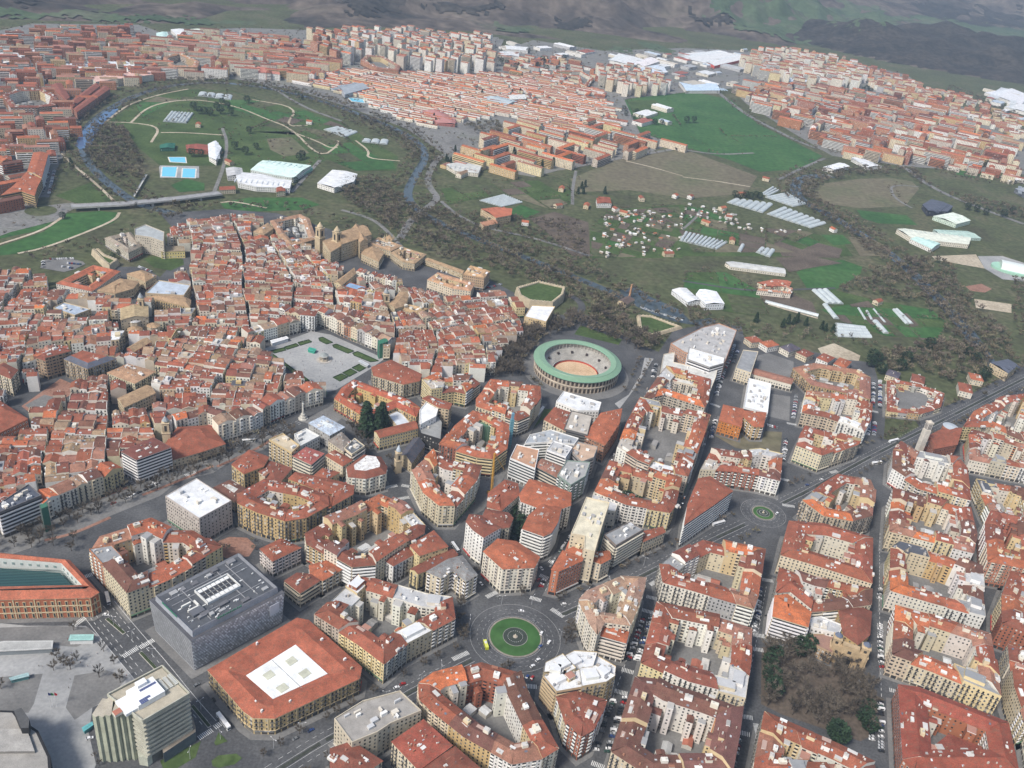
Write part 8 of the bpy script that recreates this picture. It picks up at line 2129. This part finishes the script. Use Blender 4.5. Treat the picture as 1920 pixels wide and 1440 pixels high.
for i, (x, cl, cn_) in enumerate(((285, (.02, .03, .12), 'dark blue'), (300, (.05, .2, .08), 'green'), (320, (.4, .02, .03), 'red'))):
    p = P('BL', f'{x},1098')[0]; root = thing('flag_pole', f'tall flag pole with {cn_} flag on the plaza', 'flag', (p.x, p.y, 0)); a, b = MB(), MB(); a.cyl(p, .12, .07, 0, 14, 6, (.7, .7, .7)); part('pole', a, M_METAL, root)
    b.poly([(p.x, p.y, 13.8), (p.x, p.y, 11), (p.x + 1.5, p.y + .4, 10.6), (p.x + 2.2, p.y - .2, 13.0)], cl); b.poly([(p.x, p.y + .03, 13.8), (p.x + 2.2, p.y - .17, 13.0), (p.x + 1.5, p.y + .43, 10.6), (p.x, p.y + .03, 11)], cl); part('flag', b, M_TRIM, root)
lp0 = None
for i, (t, s) in enumerate((('BL', '640,640'), ('BL', '745,720'), ('BL', '1070,1390'), ('BL', '1240,1280'), ('BL', '860,820'), ('BL', '1130,1110'), ('BM', '720,640'), ('BM', '1230,720'), ('BM', '900,520'), ('BM', '1070,520'), ('BL', '330,560'), ('BL', '130,560'), ('BM', '250,1060'), ('BM', '450,960'), ('BM', '560,900'), ('BL', '1540,1330'), ('BL', '1700,1240'), ('BM', '1380,480'), ('BM', '1500,420'), ('BM', '1700,300'))):
    p = P(t, s)[0]
    if lp0 is None:
        lp0 = thing('street_lamp', '', 'street lamp', (p.x, p.y, 0)); a, b = MB(), MB(); a.cyl(p, .12, .07, 0, 9, 6, (.5, .51, .52)); a.tube((p.x, p.y, 8.8), (p.x + 2, p.y, 9.4), .06, (.5, .51, .52)); a.tube((p.x, p.y, 8.8), (p.x - 2, p.y, 9.4), .06, (.5, .51, .52)); part('pole', a, M_METAL, lp0)
        b.box((p.x + 2.2, p.y), (1, 0), .9, .35, 9.3, 9.5, (.66, .66, .66)); b.box((p.x - 2.2, p.y), (1, 0), .9, .35, 9.3, 9.5, (.66, .66, .66)); part('lamp_head', b, M_METAL, lp0, 'stuff'); o = lp0
    else: o = copy_tree(lp0, (p.x, p.y, 0), i * .8)
    tag(o, 'slim grey double street lamp beside the carriageway', 'street lamp', 'street lamps along the avenues')
# stone monument column and walkers
c = P('ML', '1705,915')[0]; root = thing('monument', 'white stone monument with a statue on a tall column at the promenade end', 'monument', (c.x, c.y, 0)); a, b = MB(), MB()
for r, z0_, z1_ in ((5, 0, 1), (3.6, 1, 3.2), (2.4, 3.2, 6)): a.cyl(c, r, r * .95, z0_, z1_, 8, (.5, .48, .43))
b.cyl(c, 1.2, .9, 6, 17, 10, (.52, .5, .45)); b.cyl(c, 1.3, 1.3, 17, 17.8, 8, (.52, .5, .45)); b.cyl(c, .6, .5, 17.8, 19.6, 7, (.4, .42, .38)); b.cyl(c, .35, .2, 19.6, 20.6, 7, (.4, .42, .38)); part('base', a, M_STONE, root); part('column', b, M_STONE, root)
def walker(top, leg):
    m = MB(); n = 6
    prof = [(.13, .9, leg), (.17, 1.0, top), (.2, 1.35, top), (.17, 1.45, top), (.07, 1.5, (.4, .25, .18)), (.11, 1.6, (.4, .25, .18)), (.10, 1.72, (.06, .045, .035)), (.02, 1.78, (.06, .045, .035))]
    for (r0, z0_, c0), (r1, z1_, c1) in zip(prof, prof[1:]): m.cyl((0, 0), r0, r1, z0_, z1_, n, c1, False)
    for s in (-1, 1):
        for (xa, za, xb, zb, ra, rb) in ((0, .92, s * .1, .48, .1, .08), (s * .1, .48, s * .2 - .04, .02, .08, .05)):
            for i in range(5):
                u, v = i * 1.257, (i + 1) * 1.257; m.poly([(xa + ra * math.cos(u), s * .1 + ra * math.sin(u), za), (xa + ra * math.cos(v), s * .1 + ra * math.sin(v), za), (xb + rb * math.cos(v), s * .1 + rb * math.sin(v), zb), (xb + rb * math.cos(u), s * .1 + rb * math.sin(u), zb)], leg)
        m.poly([(.02, s * .2, 1.4), (.1, s * .26, 1.38), (-s * .12 + .04, s * .26, .85), (-s * .12 - .04, s * .24, .85)], top)
    return m.mesh('person', M_TRIM)
WK = [(nm, walker(t_, l_)) for nm, t_, l_ in (('dark coat', (.03, .03, .035), (.025, .03, .045)), ('red jacket', (.3, .03, .03), (.03, .03, .04)), ('blue coat', (.04, .07, .2), (.06, .06, .06)), ('pale jacket', (.5, .48, .44), (.04, .05, .09)))]
wr = random.Random(31)
for t, s, n, wh in (('Q1', '140,1150 420,990 880,1190 620,1390 480,1420', 46, 'on the main square'), ('MM', '1120,840 1060,860 880,1130 700,1400 760,1420 900,1270 1020,1090', 40, 'on the pedestrian avenue'), ('BL', '200,700 560,720 720,930 480,1000 200,1000', 18, 'on the pale plaza'), ('Q3', '740,960 860,760 900,600 970,610 800,900', 16, 'on the bullring walk'), ('ML', '1700,930 1850,860 1960,780 2000,800 1880,920', 14, 'at the square entrance')):
    reg = P(t, s); xs = [p.x for p in reg]; ys = [p.y for p in reg]; k = 0
    while k < n:
        p = Vector((wr.uniform(min(xs), max(xs)), wr.uniform(min(ys), max(ys))))
        if not inside(p, reg): continue
        k += 1; nm, me = wr.choice(WK); o = link('person', me, None, (p.x, p.y, .1)); o.rotation_euler = (0, 0, wr.uniform(0, 6.28)); o.scale = (wr.uniform(.94, 1.04),) * 3; tag(o, f'person in {nm} walking {wh}', 'person', f'people in {nm} {wh}')
# yellow mobile crane and blue hoist column
p = P('Q2', '1445,900')[0]; q1 = unp(560 + 1470 / 4, 700 + 600 / 4, 42); q2 = P('Q2', '1530,800')[0]
root = thing('crane', 'tall yellow lattice crane rising over the pedestrian avenue', 'crane', (p.x, p.y, 0)); a, b, k = MB(), MB(), MB(); yl = (.55, .30, .05)
A_, T_ = Vector((p.x, p.y, 1.5)), Vector((q1.x, q1.y, 42)); d = (T_ - A_); L = d.length; d.normalize(); x = d.orthogonal().normalized() * .7; y = d.cross(x).normalized() * .7
cs = [x + y, x - y, -x - y, -x + y]
for v in cs: a.tube(A_ + v, T_ + v * .6, .24, yl)
n = 22
for i in range(n):
    for j in range(4): a.tube(A_ + d * L * i / n + cs[j] * (1 - .4 * i / n), A_ + d * L * (i + 1) / n + cs[(j + 1) % 4] * (1 - .4 * i / n), .15, yl)
part('boom', a, M_METAL, root); E_ = Vector((q2.x, q2.y, 12))
for v in (x * .6, -x * .6): b.tube(T_ + v, E_ + v, .24, yl)
for i in range(14): b.tube(T_.lerp(E_, i / 14) + x * .6, T_.lerp(E_, (i + 1) / 14) - x * .6, .07, yl)
part('jib', b, M_METAL, root); k.box(p, (1, .5), 7, 3, .2, 2.6, (.5, .3, .06)); k.box(p + Vector((-2, 1)), (1, .5), 2, 2, 2.6, 3.6, (.1, .1, .12)); part('carrier', k, M_METAL, root)
c = P('Q2', '1575,560')[0]; root = thing('hoist_column', 'tall slim teal construction column beside the netted block', 'hoist', (c.x, c.y, 0)); a = MB(); a.box(c, (1, .4), 3.2, 2.6, 0, 34, (.10, .25, .30)); a.box(c, (1, .4), 2.2, 1.8, 34, 41, (.15, .3, .4))
for z in range(2, 34, 3): a.box(c, (1, .4), 3.5, 2.9, z, z + .3, (.2, .36, .42))
part('mast', a, M_METAL, root)
# scaffold nettings
def netting(t, s, h, label, col):
    q = ccw(P(t, s, h)); c = cen(q); root = thing('scaffold_netting', label, 'scaffold', (c.x, c.y, 0)); a, b = MB(), MB(); a.prism(q, 0, h, col); part('net', a, M_TRIM, root)
    cc, e, hl, hw = obb(q); f = Vector((-e.y, e.x))
    for sg in (-1, 1):
        for i in range(5): b.box(cc + e * hl * (i / 2 - 1) + f * (hw + .1) * sg, e, .2, .15, 0, h + .6, (.3, .32, .3))
    part('pole', b, M_METAL, root, 'stuff')
netting('Z7', '512,320 590,285 615,335 530,370', 24, 'green scaffold netting at the end of the striped office block', (.05, .15, .10)); netting('Q1', '915,1035 980,1010 990,1040 925,1062', 19, 'green scaffold netting with blue top on a square house', (.04, .16, .10)); netting('Q2', '1325,370 1440,345 1440,400 1330,400', 18, 'large green netting hung inside the crane block court', (.09, .17, .11))

# ------------------------------------------------------------------ haze
hz = MB(); x0, x1, y0, y1, z0, z1 = -9000, 17000, -2500, 18500, -6, 1900
for q in ([(x0, y0, z0), (x0, y1, z0), (x1, y1, z0), (x1, y0, z0)], [(x0, y0, z1), (x1, y0, z1), (x1, y1, z1), (x0, y1, z1)], [(x0, y0, z0), (x1, y0, z0), (x1, y0, z1), (x0, y0, z1)], [(x1, y0, z0), (x1, y1, z0), (x1, y1, z1), (x1, y0, z1)], [(x1, y1, z0), (x0, y1, z0), (x0, y1, z1), (x1, y1, z1)], [(x0, y1, z0), (x0, y0, z0), (x0, y0, z1), (x0, y1, z1)]): hz.poly(q, (1, 1, 1))
mh = bpy.data.materials.new('haze'); mh.use_nodes = True; N = mh.node_tree.nodes; N.remove(N['Principled BSDF'])
pv = N.new('ShaderNodeVolumePrincipled'); pv.inputs['Color'].default_value = (.58, .76, 1.0, 1); pv.inputs['Density'].default_value = HAZE_D; pv.inputs['Anisotropy'].default_value = 0.0
mh.node_tree.links.new(pv.outputs['Volume'], N['Material Output'].inputs['Volume'])
o = link('haze', hz.mesh('haze', mh)); tag(o, 'thin blue-grey haze over the distant hills', 'haze', None, 'stuff')
